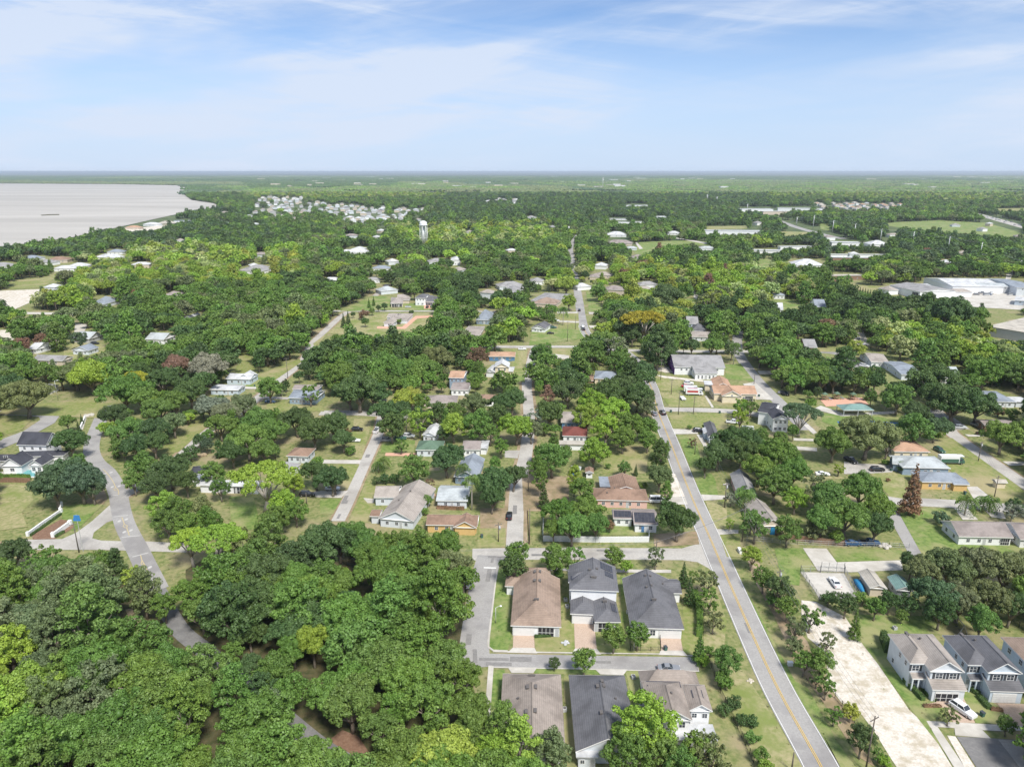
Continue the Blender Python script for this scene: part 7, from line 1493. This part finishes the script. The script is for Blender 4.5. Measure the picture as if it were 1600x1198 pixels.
box_truck('R', 955, 690, 95, 'white box truck behind the striped moving truck', 6.5)
box_truck('E', 1195, 425, 92, 'white-roofed camper with dark green lower sides on the lawn', 8.5, None, True)
def trailer(f, x, y, w, l, hgt, m, label, nm='trailer'):
    p = G(*fp(f, x, y), hgt / 2); t = empty(nm, (p.x, p.y, .1), .05); tag(t, label, 'trailer')
    b = MB(); b.loft([[(-w / 2, -l / 2, .45), (w / 2, -l / 2, .45), (w / 2, l / 2, .45), (-w / 2, l / 2, .45)], [(-w / 2, -l / 2, hgt - .15), (w / 2, -l / 2, hgt - .15), (w / 2, l / 2, hgt - .15), (-w / 2, l / 2, hgt - .15)], [(-w / 2 + .15, -l / 2 + .15, hgt), (w / 2 - .15, -l / 2 + .15, hgt), (w / 2 - .15, l / 2 - .15, hgt), (-w / 2 + .15, l / 2 - .15, hgt)]]); b.build('body', m, t)
    for sx in (-1, 1): link('wheel', car_meshes('van')[2], t, (sx * (w / 2 - .05), 0, .34))
    h_ = MB(); h_.tube([(-.4, -l / 2, .5), (0, -l / 2 - 1.1, .5), (.4, -l / 2, .5)], .05, 4); h_.build('drawbar', M['vent'], t)
trailer('R', 890, 760, 2, 4, 1.1, PAINT['white'], 'small white flat trailer in front of the trucks')
# boat under a blue cover
p0, p1 = G(*fp('B', 795, 205), .5), G(*fp('B', 830, 268), .5); d = (p1 - p0); L_ = d.length; t = empty('covered_boat', ((p0.x + p1.x) / 2, (p0.y + p1.y) / 2, 0), math.atan2(d.y, d.x)); tag(t, 'long boat under a bright blue cover beside the cream shed', 'boat')
b = MB(); R_ = []
for k in range(9):
    s_ = k / 8; w_ = .95 * math.sin(min(1, s_ * 1.5 + .15) * math.pi / 2) ; hh = .75 + .35 * math.sin(s_ * math.pi); xx = L_ / 2 - s_ * L_
    R_.append([(xx, -w_ * .6, .35), (xx, w_ * .6, .35), (xx, w_, .8), (xx, w_ * .2, hh + .3), (xx, -w_ * .2, hh + .3), (xx, -w_, .8)])
b.loft(R_); M['tarp'] = mat('blue_tarp', (.03, .22, .42), .6); b.build('cover', M['tarp'], t, True)
b = MB(); b.box(-L_ / 2, -.5, .15, L_ / 2, .5, .36); b.build('hull', M['w_white'], t)
t = empty('tarp', (0, 0, 0)); p = G(*fp('E', 212, 818), 1.0); t.location = (p.x, p.y, 0); tag(t, 'blue tarp hung at the corner of the tan gable roof', 'tarp'); b = MB()
b.loft([[(-1, 0, 0), (1, 0, 0), (1.05, .5, 0), (-1, .4, 0)], [(-1, .1, 1.1), (1, .15, 1.2), (1, .5, 1.2), (-1, .45, 1.1)], [(-.9, .2, 2.3), (1, .25, 2.2), (1, .45, 2.2), (-.9, .4, 2.3)]]); b.build('cloth', M['tarp'], t)

# ------------------------------------------------------------ poles and wires
M['pole_wood'] = nmat('pole_wood', (.10, .085, .07), (.16, .14, .12), 3.0); M['wire'] = mat('wire_metal', (.16, .16, .17), .5); M['galv'] = mat('galvanised_steel', (.55, .56, .57), .4, .3); M['insul'] = mat('transformer_paint', (.45, .47, .48), .5)
TOPS = {}
def pole(key, f, bx, by, tx, ty, label, kind='wood', arm=True, trans=False, rz=.5):
    b0 = G(*fp(f, bx, by)); d = ray(*fp(f, tx, ty)); t_ = b0.y / d.y; h_ = max(4, CAM_H + d.z * t_)
    nm = {'wood': 'utility_pole', 'lamp': 'street_lamp', 'steel': 'transmission_pole', 'sign': 'sign_pole'}[kind]
    t = empty(nm, b0, rz); tag(t, label, {'lamp': 'street lamp'}.get(kind, 'pole'))
    k = max(1.0, b0.y / 900) if kind == 'steel' else 1
    b = MB(); r_ = {'wood': .16, 'lamp': .09, 'steel': .42 * k, 'sign': .15}[kind]; b.tube([(0, 0, -.2), (0, 0, h_)], [r_, r_ * .65], 8); b.build('pole', M['galv'] if kind in ('steel', 'lamp') else M['pole_wood'], t, True)
    if kind == 'wood' and arm:
        b = MB(); b.box(-1.1, -.06, h_ - .7, 1.1, .06, h_ - .56); b.build('crossarm', M['pole_wood'], t)
        for x_ in (-1, 0, 1): q = MB(); q.tube([(x_, 0, h_ - .56), (x_, 0, h_ - .38)], [.05, .04], 6); q.build('insulator', M['insul'], t)
    if trans:
        b = MB(); b.tube([(.4, 0, h_ - 2.2), (.4, 0, h_ - 1.2)], .26, 10); b.tube([(.4, 0, h_ - 1.2), (.4, 0, h_ - 1.05)], [.26, .1], 10); b.build('transformer', M['insul'], t, True)
    if kind == 'lamp':
        b = MB(); b.tube([(0, 0, h_ - .1), (.5, 0, h_ + .1), (1.1, 0, h_ + .08)], .04, 5); b.build('arm', M['galv'], t); b = MB(); b.blob((1.3, 0, h_ + .05), .3, squash=.4); b.build('lamp_head', M['trim'], t, True)
    if kind == 'steel':
        b = MB()
        for i, zz in enumerate((.97, .88, .79)): s_ = 1 if i % 2 == 0 else -1; b.tube([(0, 0, h_ * zz), (s_ * 2.2 * k, 0, h_ * zz + .5)], .12 * k, 5)
        b.build('arm', M['galv'], t)
    TOPS[key] = [Vector((b0.x + math.cos(rz) * s_, b0.y + math.sin(rz) * s_, h_ - .38)) for s_ in (-1, 0, 1)]; return t
pole('e0', 'R', 705, 605, 716, 430, 'utility pole by the yellow sand in front of the church')
pole('e1', 'R', 793, 725, 797, 598, 'utility pole on the dry lawn between church and main road')
pole('e2', 'R', 853, 893, 870, 702, 'left of two utility poles at the church street')
pole('e3', 'R', 978, 888, 984, 740, 'right of two utility poles at the church street')
pole('e4', 'D', 1178, 488, 1182, 398, 'short utility pole on the cottage path', arm=False)
pole('e5', 'D', 1264, 512, 1272, 385, 'utility pole beside the cottage oaks')
pole('e6', 'D', 1383, 855, 1400, 682, 'utility pole by the twiggy tree east of the main road', trans=True)
pole('e7', 'D', 1505, 1092, 1516, 852, 'tall utility pole above the roadside thicket')
pole('e8', 'B', 412, 292, 428, 150, 'utility pole with transformer in the roadside thicket', trans=True)
pole('e9', 'B', 838, 1120, 877, 856, 'leaning dark utility pole at the bottom of the sand lot')
pole('e10', 'B', 482, 1120, 496, 1042, 'short pole at the bottom edge beside the main road', arm=False)
pole('c1', 'D', 908, 1200, 912, 1082, 'utility pole in front of the white fence corner')
pole('c2', 'D', 937, 862, 942, 764, 'pole beside the white van', arm=False)
pole('c3', 'C', 1237, 1092, 1231, 960, 'utility pole on the lawn below the yellow house', trans=True)
pole('c4', 'C', 1443, 742, 1445, 588, 'brown pole on the verge halfway up the middle street', arm=False)
pole('c5', 'C', 1452, 1108, 1450, 862, 'thin pole on the verge at the foot of the middle street', arm=False)
pole('f1', 'F', 548, 1078, 513, 868, 'dark pole at the junction with blue signs behind its top')
pole('n1', 'N', 190, 575, 182, 452, 'utility pole beside the long street')
pole('o1', 'O', 330, 355, 341, 235, 'utility pole on the green lawn by the main road')
pole('o2', 'O', 377, 285, 378, 200, 'utility pole near the far lawn drives', arm=False)
pole('s1', 'E', 1345, 428, 1366, 316, 'utility pole beside the east street', trans=True)
pole('s2', 'E', 1435, 626, 1455, 508, 'utility pole near the tan storage shed')
pole('s3', 'O', 1440, 610, 1447, 550, 'pole beside the park street', arm=False)
pole('g1', 'G', 1240, 835, 1238, 752, 'pole beside the dark car', arm=False)
for a in (('C', 335, 150, 333, 66, 'street lamp beside the oaks on the west cross street'), ('E', 826, 145, 832, 92, 'lamp post beside the pavilion lawn'), ('E', 924, 225, 928, 172, 'lamp post at the end of the blue court'), ('A', 183, 445, 182, 365, 'lamp post on the lawn of the brown-roofed house'),
          ('A', 905, 590, 906, 514, 'lamp post in front of the charcoal hip-roofed house'), ('N', 668, 735, 668, 655, 'white lamp post under the large round oak'), ('M', 345, 700, 335, 590, 'lamp post at the left lawn oak')): pole('l' + a[5], *a[:5], a[5], kind='lamp')
for i, (bx, by, tx, ty) in enumerate(((245, 390, 250, 340), (343, 412, 349, 330), (458, 438, 463, 360), (588, 462, 598, 380), (742, 500, 757, 410), (933, 520, 949, 426), (1141, 572, 1159, 455), (1333, 602, 1356, 490), (1573, 665, 1584, 598))):
    pole('t%d' % i, 'L', bx, by, tx, ty, ['first', 'second', 'third', 'fourth', 'fifth', 'sixth', 'seventh', 'eighth', 'ninth'][i] + ' tall pale steel pole from the left in the transmission line', kind='steel')
for i, (bx, by, tx, ty) in enumerate(((540, 168, 538, 105), (1160, 250, 1162, 205), (1218, 262, 1221, 218), (1400, 300, 1402, 262))):
    pole('k%d' % i, 'K', bx, by, tx, ty, ['lone distant mast on the hazy plain', 'left of three distant pale poles', 'middle of three distant pale poles', 'right of three distant pale poles'][i], kind='steel')
M['sign_blue'] = mat('sign_blue', (.05, .22, .50), .5)
def wires(name, keys, label, r=.022):
    b = MB()
    for j in range(3):
        for k0, k1 in zip(keys[:-1], keys[1:]):
            a, c = TOPS[k0][j], TOPS[k1][j]; n = 10; sag = (a - c).length * .022
            b.tube([a.lerp(c, i / n) - Vector((0, 0, 4 * sag * (i / n) * (1 - i / n))) for i in range(n + 1)], r, 3)
    tag(b.build(name, M['wire']), label, 'cables')
wires('power_line', ['e0', 'e2', 'e5', 'e6', 'e7', 'e8', 'e9'], 'overhead cables running down the verge east of the main road')
TOPS['w0'] = [v + Vector((-95, -2, 0)) for v in TOPS['c1']]
wires('power_line', ['w0', 'c1', 'e7'], 'overhead cables along the cross street in front of the white fence')
wires('power_line', ['s1', 's2'], 'overhead cables beside the east street')
wires('power_line', ['t%d' % i for i in range(9)], 'long cables of the distant transmission line', .05)

# ------------------------------------------------------------ fences, walls, hedges
M['vinyl'] = mat('white_vinyl', (.74, .75, .76), .5); M['iron'] = mat('black_iron', (.03, .03, .03), .6); M['chain'] = mat('chain_link_wire', (.34, .35, .35), .5, .3)
def fence(f, pts, hgt, style, label, name='fence', step=2.2):
    P_ = [G(*fp(f, x, y)) for x, y in pts]; t = empty(name, P_[0]); tag(t, label, 'fence'); o = P_[0]; m_ = M[{'vinyl': 'vinyl', 'iron': 'iron', 'chain': 'chain', 'wood': 'brown_wood'}[style]]; pn = MB(); posts = 0
    for a, c in zip(P_[:-1], P_[1:]):
        a, c = a - o, c - o; L_ = (c - a).length; d = (c - a) / max(L_, .01); n = max(1, round(L_ / step)); nrm = Vector((d.y, -d.x, 0)) * .03
        for i in range(n + 1):
            if posts < 90:
                q = MB(); p = a + d * (L_ * i / n); q.tube([p, p + Vector((0, 0, hgt + .08))], .06, 4); q.build('post', m_, t); posts += 1
        if style in ('vinyl', 'wood'):
            k = max(1, int(L_ / .22))
            for i in range(k):
                p0, p1 = a + d * (L_ * i / k + .01), a + d * (L_ * (i + 1) / k - .01); z1 = hgt - (.04 if i % 2 and style == 'wood' else 0)
                pn.loft([[p0 - nrm, p1 - nrm, p1 + nrm, p0 + nrm], [v + Vector((0, 0, z1)) for v in (p0 - nrm, p1 - nrm, p1 + nrm, p0 + nrm)]])
            for z in (.15, hgt - .1): pn.tube([a + Vector((0, 0, z)), c + Vector((0, 0, z))], .05, 4)
        else:
            for z in ((.15, hgt - .1, hgt * .55) if style == 'chain' else (.15, hgt - .08)): pn.tube([a + Vector((0, 0, z)), c + Vector((0, 0, z))], .022, 4)
            k = int(L_ / (.16 if style == 'iron' else .3))
            for i in range(k):
                p = a + d * (L_ * (i + .5) / k)
                pn.tube([p + Vector((0, 0, .1)), p + (Vector((0, 0, hgt)) if style == 'iron' else d * .25 + Vector((0, 0, hgt - .1)))], .012, 3)
                if style == 'chain': pn.tube([p + d * .25 + Vector((0, 0, .1)), p + Vector((0, 0, hgt - .1))], .012, 3)
    pn.build('fence_panel', m_, t); return t
fence('D', [(130, 842), (125, 1088), (490, 1096), (862, 1094), (856, 1020)], 1.8, 'vinyl', 'white vinyl fence round the garden on the cross street')
fence('B', [(85, 590), (140, 745), (185, 840), (262, 1000), (300, 1080)], 1.3, 'iron', 'black iron fence behind the bottom houses beside the verge')
fence('A', [(884, 480), (886, 590), (1046, 592), (1042, 530)], 1.1, 'iron', 'small black iron fence round the front yard of the charcoal house')
fence('B', [(525, 165), (565, 235), (615, 305), (800, 290), (735, 172), (620, 166), (525, 165)], 2.0, 'chain', 'chain-link fence round the gravel yard')
fence('B', [(622, 168), (625, 146), (735, 150), (738, 170)], 1.8, 'chain', 'chain-link gate frame above the gravel yard', 'gate')
fence('E', [(60, 868), (340, 890), (600, 902), (850, 905), (960, 912)], 1.5, 'chain', 'chain-link fence behind the two parked blue vehicles')
fence('B', [(1545, 400), (1640, 490)], 1.4, 'iron', 'dark fence behind the right-hand houses')
fence('B', [(690, 770), (760, 850), (860, 1010), (930, 1100)], 1.3, 'iron', 'dark fence between thicket and sand lot')
fence('S', [(-60, 905), (200, 905), (385, 912)], 1.8, 'wood', 'brown wooden fence below the farmhouse pool')
fence('C', [(1440, 880), (1446, 1000), (1452, 1110)], .8, 'wood', 'low post fence on the verge of the middle street')
fence('E', [(100, 770), (260, 860), (600, 900)], 1.7, 'wood', 'weathered wooden fence in the scrub below the great grove')
def wall_(f, pts, hgt, th, m_, label, name='garden_wall', cap=True):
    P_ = [G(*fp(f, x, y)) for x, y in pts]; b = MB(); c_ = MB(); o = P_[0]; t = empty(name, o); tag(t, label, 'wall')
    for a, c in zip(P_[:-1], P_[1:]):
        a, c = a - o, c - o; d = (c - a).normalized(); n_ = Vector((d.y, -d.x, 0)) * th / 2
        b.loft([[a - n_, c - n_, c + n_, a + n_], [v + Vector((0, 0, hgt)) for v in (a - n_, c - n_, c + n_, a + n_)]])
        n2 = n_ * 1.25; c_.loft([[v + Vector((0, 0, hgt + .003)) for v in (a - n2, c - n2, c + n2, a + n2)], [v + Vector((0, 0, hgt + .1)) for v in (a - n2, c - n2, c + n2, a + n2)]])
    b.build('wall_body', m_, t); c_.build('coping', M['trim'], t)
    for p in (P_[0], P_[-1]):
        q = MB(); v = p - o; q.box(v.x - th * .9, v.y - th * .9, 0, v.x + th * .9, v.y + th * .9, hgt + .3); q.build('pier', m_, t)
    return t
wall_('F', [(195, 962), (300, 885), (425, 800)], 1.0, .4, M['w_white'], 'long low white entrance wall with shrubs at its foot, left of the junction')
wall_('F', [(372, 972), (488, 888)], 1.3, .5, M['w_white'], 'short white entrance wall with dark lettering, by the junction', 'sign_wall')
wall_('F', [(558, 232), (590, 158)], 1.3, .4, M['w_white'], 'white wall beside the curving lane above the farmhouse')
wall_('F', [(420, 800), (430, 760)], 1.4, .3, M['w_white'], 'white end of the entrance wall beside the broad crown')
def hedge(f, pts, w_, hgt, label, tone='dark'):
    P_ = [G(*fp(f, x, y)) for x, y in pts]; o = P_[0]; line = smooth_line([p - o for p in P_], 4); V = []; rgh = random.Random(len(label))
    b = MB(); 
    for i in range(len(line) - 1):
        a, c = line[i], line[i + 1]; L_ = (c - a).length; d = (c - a).normalized() if L_ > 0 else Vector((1, 0, 0)); n_ = Vector((d.y, -d.x, 0))
        b.loft([[a - n_ * w_ * .4, c - n_ * w_ * .4, c + n_ * w_ * .4, a + n_ * w_ * .4], [v + Vector((0, 0, hgt * .88)) for v in (a - n_ * w_ * .38, c - n_ * w_ * .38, c + n_ * w_ * .38, a + n_ * w_ * .38)]])
        for _ in range(int(L_ * (w_ + 2 * hgt) * 26)):
            p = a.lerp(c, rgh.random()); u = rgh.uniform(-1, 1); z = hgt * (1 - max(0, abs(u) - .75) * 4 * rgh.random()) * rgh.uniform(.92, 1.08)
            p = p + n_ * u * w_ / 2 * rgh.uniform(.9, 1.1) + Vector((0, 0, z)); s_ = .16
            q = [p + Vector((rgh.uniform(-s_, s_), rgh.uniform(-s_, s_), rgh.uniform(-s_, s_))) for _ in range(3)]; b.face(q)
    o2 = b.build('hedge', M['foliage'], None, loc=o); o2['tint'] = list(TINT[tone]); tag(o2, label, 'hedge')
    at = o2.data.attributes.new('leaf', 'FLOAT', 'FACE'); at.data.foreach_set('value', [rgh.random() for _ in b.f])
hedge('A', [(1222, 300), (1245, 380), (1250, 460), (1246, 520)], 1.6, 1.8, 'tall clipped hedge curving beside the charcoal hip-roofed house', 'green')
hedge('T', [(330, 655), (430, 755), (520, 850)], 1.1, 1.0, 'dark clipped hedge in front of the tan-roofed two-storey house')
hedge('T', [(515, 745), (580, 810), (650, 850)], 1.0, .8, 'hedge along the garage side path of the open-garage house')
hedge('T', [(985, 745), (1065, 795)], 1.3, .9, 'short hedge between the two-storey neighbours')
hedge('T', [(1065, 815), (1170, 935)], 1.2, .9, 'long hedge beside the path of the pale blue house')
hedge('T', [(115, 240), (165, 380)], 1.6, 2.4, 'tall dark hedge against the back corner of the tan-roofed two-storey house')
hedge('T', [(1180, 935), (1300, 950)], .9, .6, 'low brown-edged hedge by the paver drive', 'brown')
hedge('T', [(520, 905), (690, 905)], .9, .5, 'low reddish hedge curving by the sidewalk', 'brown')
hedge('C', [(810, 862), (920, 868), (1000, 870)], 1.0, 1.0, 'rusty hedge along the front of the metal-roofed house', 'brown')
hedge('E', [(1060, 575), (1130, 580), (1215, 582)], 1.0, 1.0, 'green hedge along the orange-walled house', 'dark')
hedge('F', [(215, 965), (320, 890), (425, 815)], .8, .7, 'row of dark shrubs at the foot of the long entrance wall', 'dark')
hedge('F', [(385, 975), (445, 940)], .9, .8, 'dark shrubs in front of the short entrance wall', 'dark')
hedge('S', [(-60, 880), (200, 872), (385, 880)], .9, 2.0, 'green hedge topping the wooden fence by the pool', 'green')
hedge('A', [(386, 520), (470, 515)], .8, .6, 'low planting before the screened porch', 'dark')
for i in range(13):
    x, y = 560 + i * 15, 62 + i * 4.4; p = G(*fp('P', x, y + 8)); put_tree(p.x, p.y, 1.5, 'cone', 'dark', 'narrow dark cypress in the long row across the far field', group='cypresses in a row across the far field')
# swing frame, pool, small yard things
b = MB(); a, c = G(*fp('B', 1258, 415)), G(*fp('B', 1305, 470)); o = a * 1.0
for p in (a, c):
    d = (c - a).normalized(); n_ = Vector((d.y, -d.x, 0)); q = p - o
    b.tube([q + n_ * 1.1, q + Vector((0, 0, 2.6)), q - n_ * 1.1], .07, 5)
b.tube([a - o + Vector((0, 0, 2.6)), c - o + Vector((0, 0, 2.6))], .08, 5)
t = empty('swing_frame', o); tag(t, 'pale metal swing frame on the lawn below the olive grove', 'swing'); b.build('frame', M['galv'], t)
for s_ in (.35, .65):
    q = MB(); m_ = (c - a) * s_; q.tube([m_ + Vector((-.2, 0, 2.55)), m_ + Vector((-.2, 0, .55))], .012, 3); q.tube([m_ + Vector((.2, 0, 2.55)), m_ + Vector((.2, 0, .55))], .012, 3); q.box(m_.x - .25, m_.y - .1, .5, m_.x + .25, m_.y + .1, .55); q.build('swing_seat', M['iron'], t)
P_ = [G(*fp('S', x, y), .2) for x, y in ((165, 822), (290, 748), (400, 750), (300, 790), (440, 800), (430, 832))]; b = MB(); o = P_[0].copy(); o.z = 0
t = empty('swimming_pool', o); tag(t, 'teal swimming pool beside the white farmhouse', 'pool'); q = [p - o for p in (P_[0], P_[5], P_[4], P_[2], P_[1])]
b.loft([[Vector((p.x, p.y, .15)) for p in q], [Vector((p.x, p.y, .24)) for p in q]]); b.build('water', M['pool_water'], t)
cx_2 = sum((p for p in q), Vector()) / 5; b = MB(); b.loft([[cx_2 + (p - cx_2) * 1.1 - Vector((0, 0, cx_2.z)) for p in q], [Vector(((cx_2 + (p - cx_2) * 1.1).x, (cx_2 + (p - cx_2) * 1.1).y, .2)) for p in q]]); b.build('coping', M['trim'], t)
_b = MB(); _b.box(-.4, -.4, 0, .4, .4, .75); AC1 = b_mesh(_b, 'casing', [M['w_grey']]); _b = MB(); _b.tube([(0, 0, .755), (0, 0, .80)], .3, 12); AC2 = b_mesh(_b, 'fan_grille', [M['vent']])
for f, x, y, lab in (('A', 548, 330, 'air conditioner between brown and solar-panel roofs, upper'), ('A', 556, 365, 'air conditioner between brown and solar-panel roofs, lower'), ('A', 543, 905, 'air conditioner beside the taupe roof, bottom row'), ('A', 875, 395, 'air conditioner left of the charcoal hip roof'), ('A', 902, 735, 'air conditioner at the back corner of the middle bottom house'),
                     ('A', 938, 850, 'air conditioner beside the two-storey bottom house, upper'), ('A', 942, 885, 'air conditioner beside the two-storey bottom house, lower'), ('E', 1370, 882, 'air conditioner before the long mottled roof'), ('C', 770, 735, 'air conditioner behind the metal roof'), ('B', 978, 440, 'grey unit on the lawn behind the tan roof')):
    p = G(*fp(f, x, y)); t = empty('air_conditioner', p, .1); tag(t, lab, 'air conditioner'); link('casing', AC1, t); link('fan_grille', AC2, t)
_b = MB(); _b.loft([[(-.28, -.32, 0), (.28, -.32, 0), (.28, .32, 0), (-.28, .32, 0)], [(-.33, -.38, 1.0), (.33, -.38, 1.0), (.33, .38, 1.0), (-.33, .38, 1.0)]]); BIN1 = b_mesh(_b, 'bin_body', [mat('bin_plastic', (.05, .12, .10), .6)]); _b = MB(); _b.box(-.35, -.42, 1.0, .35, .42, 1.08); BIN2 = b_mesh(_b, 'lid', [mat('bin_lid', (.06, .07, .08), .6)])
for f, x, y, lab in (('T', 1098, 1000, 'wheeled bin on the lawn between the two driveways'), ('D', 1350, 203, 'wheeled bin on the church street verge'), ('E', 1270, 612, 'wheeled bin on the drive of the orange-walled house'), ('E', 1455, 655, 'wheeled bin near the palm pair'), ('D', 1012, 195, 'small bin at the church street corner'), ('R', 1524, 745, 'bins beside the cream hall'),
                     ('M', 1516, 625, 'bin by the white cottage drive'), ('E', 860, 482, 'bins beside the black car'), ('A', 1070, 588, 'bin at the foot of the charcoal house drive'), ('A', 110, 0, 'bin at the top of the side street')):
    p = G(*fp(f, x, y)); t = empty('wheeled_bin', p, .3); tag(t, lab, 'bin'); link('bin_body', BIN1, t); link('lid', BIN2, t)
_b = MB()
for k in range(14): _b.blob((math.cos(k * 2.4) * .8 * (k % 5) / 4, math.sin(k * 2.4) * .7 * (k % 4) / 3, .15), .32, n=6, m=4, jit=.25, squash=.8)
for f, x, y, s_, mm, lab in (('A', 548, 552, 1.0, 'galv', 'pile of grey rocks on the lawn beside the paver drive'), ('D', 1400, 700, 1.2, 'concrete', 'pale rubble by the pole east of the main road'), ('E', 830, 905, 1.8, 'concrete', 'heap of pale brush beside the parked blue pickup'), ('S', 1115, 80, 2.2, 'concrete', 'heap of pale stones by the curving lane'),
                         ('F', 1400, 410, 2.0, 'dirt', 'rubble heap beside the concrete track'), ('C', 780, 775, 1.2, 'red_clay', 'reddish rubble between wide roof and metal roof'), ('B', 285, 690, .8, 'sand', 'pale debris on the verge beside the main road')):
    p = G(*fp(f, x, y)); o = _b.build('rock_pile', M[mm], None, loc=p); o.scale = (s_, s_, s_); tag(o, lab, 'pile')
b = MB(); p = G(*fp('B', 475, 612)); b.box(-.5, -.35, 0, .5, .35, .8); b.box(-.55, -.4, .8, .55, .4, .86); o = b.build('utility_box', M['trim'], None, loc=p); tag(o, 'small white utility box on the road verge beside the thicket', 'utility box')
b = MB(); p = G(*fp('B', 233, 70)); b.box(-.35, -1.0, 0, .35, 1.0, 1.0); b.box(-.4, -1.05, 1.0, .4, 1.05, 1.08); o = b.build('utility_box', M['trim'], None, loc=p); tag(o, 'white utility cabinet near the head of the roadside thicket', 'utility box')
for f, x, y, lab in (('F', 530, 838, 'blue sign board on the pole at the junction'),):
    d = ray(*fp(f, x, y)); q = G(*fp('F', 560, 800)); 
    q = G(*fp(f, 548, 1078)); t_ = (q.y + .3) / d.y; c_ = Vector((d.x * t_, q.y + .3, CAM_H + d.z * t_)); t = empty('blue_sign', (c_.x, c_.y, 0)); tag(t, 'blue sign board high on a post behind the junction pole', 'sign')
    b = MB(); b.tube([(0, 0.1, 0), (0, .1, c_.z + 1)], .08, 6); b.build('post', M['galv'], t); b = MB(); b.box(-1.0, -.04, c_.z - .9, 1.0, .04, c_.z - .05); b.box(-.7, -.04, c_.z + .0, .9, .04, c_.z + .8); b.build('panel', M['sign_blue'], t)
# pavilion, playground, court net
h = House('open picnic pavilion with pale teal roof in the park', 'w_grey', 'r_teal', 'pavilion', 'pavilion'); h.block('E', (598, 145), (768, 145), (592, 114), 3.0, axis='x', hip='lr', rise=1.6, open_=True); h.finish()
t = empty('playground', G(*fp('E', 610, 95))); tag(t, 'playground with teal canopies and climbing frames on orange mulch', 'playground')
for i, (dx, dy) in enumerate(((-9, 2), (-3, 3), (4, 2), (10, 1))):
    b = MB(); b.loft([[(dx - 1.3, dy - 1.2, 2.8), (dx + 1.3, dy - 1.2, 2.8), (dx + 1.3, dy + 1.2, 2.8), (dx - 1.3, dy + 1.2, 2.8)], [(dx - .1, dy - .1, 3.7), (dx + .1, dy - .1, 3.7), (dx + .1, dy + .1, 3.7), (dx - .1, dy + .1, 3.7)]]); b.build('canopy', M['r_green'], t)
    b = MB()
    for sx in (-1.4, 1.4):
        for sy in (-1.2, 1.2): b.tube([(dx + sx, dy + sy, 0), (dx + sx, dy + sy, 3)], .08, 5)
    b.box(dx - 1.4, dy - 1.2, 1.3, dx + 1.4, dy + 1.2, 1.4); b.build('climbing_frame', M['brown_wood'], t)
    b = MB(); b.loft([[(dx + 1.4, dy - .4, 1.35), (dx + 1.4, dy + .4, 1.35), (dx + 1.4, dy + .4, 1.45), (dx + 1.4, dy - .4, 1.45)], [(dx + 3.6, dy - .4, .2), (dx + 3.6, dy + .4, .2), (dx + 3.6, dy + .4, .3), (dx + 3.6, dy - .4, .3)]]); b.build('slide', M['sign_blue'], t)
# water tower
p = G(*fp('J', 1000, 505)); d = ray(*fp('J', 998, 362)); hT = CAM_H + d.z * (p.y / d.y)
t = empty('water_tower', p); tag(t, 'white water tower with round tank on tall legs, above the oaks', 'water tower')
b = MB(); R_ = 5.2; prof = [(.2, -3.4), (2.6, -3.0), (4.6, -1.6), (5.2, 0), (5.2, 2.4), (4.6, 4.0), (2.6, 5.2), (.2, 5.6)]
b.loft([[(r_ * math.cos(k * math.pi / 10), r_ * math.sin(k * math.pi / 10), hT - 5.6 + z) for k in range(20)] for r_, z in prof]); b.build('tank', M['w_white'], t, True)
for k in range(6):
    a_ = k * math.pi / 3 + .3; b = MB(); b.tube([(5.6 * math.cos(a_), 5.6 * math.sin(a_), 0), (4.9 * math.cos(a_), 4.9 * math.sin(a_), hT - 5)], .42, 8); b.build('leg', M['w_white'], t, True)
b = MB(); b.tube([(0, 0, 0), (0, 0, hT - 8)], .9, 10); b.build('riser_pipe', M['w_white'], t, True)
b = MB(); b.loft([[(r_ * math.cos(k * math.pi / 10), r_ * math.sin(k * math.pi / 10), z) for k in range(20)] for r_, z in ((5.2, hT - 6), (6.2, hT - 6), (6.2, hT - 5.8), (5.2, hT - 5.8))], caps=False); b.build('catwalk', M['w_white'], t)
for zz in (.33, .66):
    b = MB()
    for k in range(6):
        a0, a1 = k * math.pi / 3 + .3, (k + 1) * math.pi / 3 + .3; r_ = 5.6 - .7 * zz; b.tube([(r_ * math.cos(a0), r_ * math.sin(a0), (hT - 5) * zz), (r_ * math.cos(a1), r_ * math.sin(a1), (hT - 5) * zz)], .14, 4)
    b.build('brace', M['w_white'], t)
# ------------------------------------------------------------ the air
b = MB(); b.box(-62000, -600, -1.0, 62000, 71000, CAM_H + 6)
hm = bpy.data.materials.new('haze'); hm.use_nodes = True; hN, hL = hm.node_tree.nodes, hm.node_tree.links; hN.clear()
ho = hN.new('ShaderNodeOutputMaterial'); pv = hN.new('ShaderNodeVolumePrincipled')
pv.inputs['Color'].default_value = (0.80, 0.90, 1.0, 1); pv.inputs['Density'].default_value = 5.5e-5; pv.inputs['Anisotropy'].default_value = 0.2
hL.new(pv.outputs[0], ho.inputs['Volume'])
hz = b.build('haze', hm); tag(hz, kind='stuff')
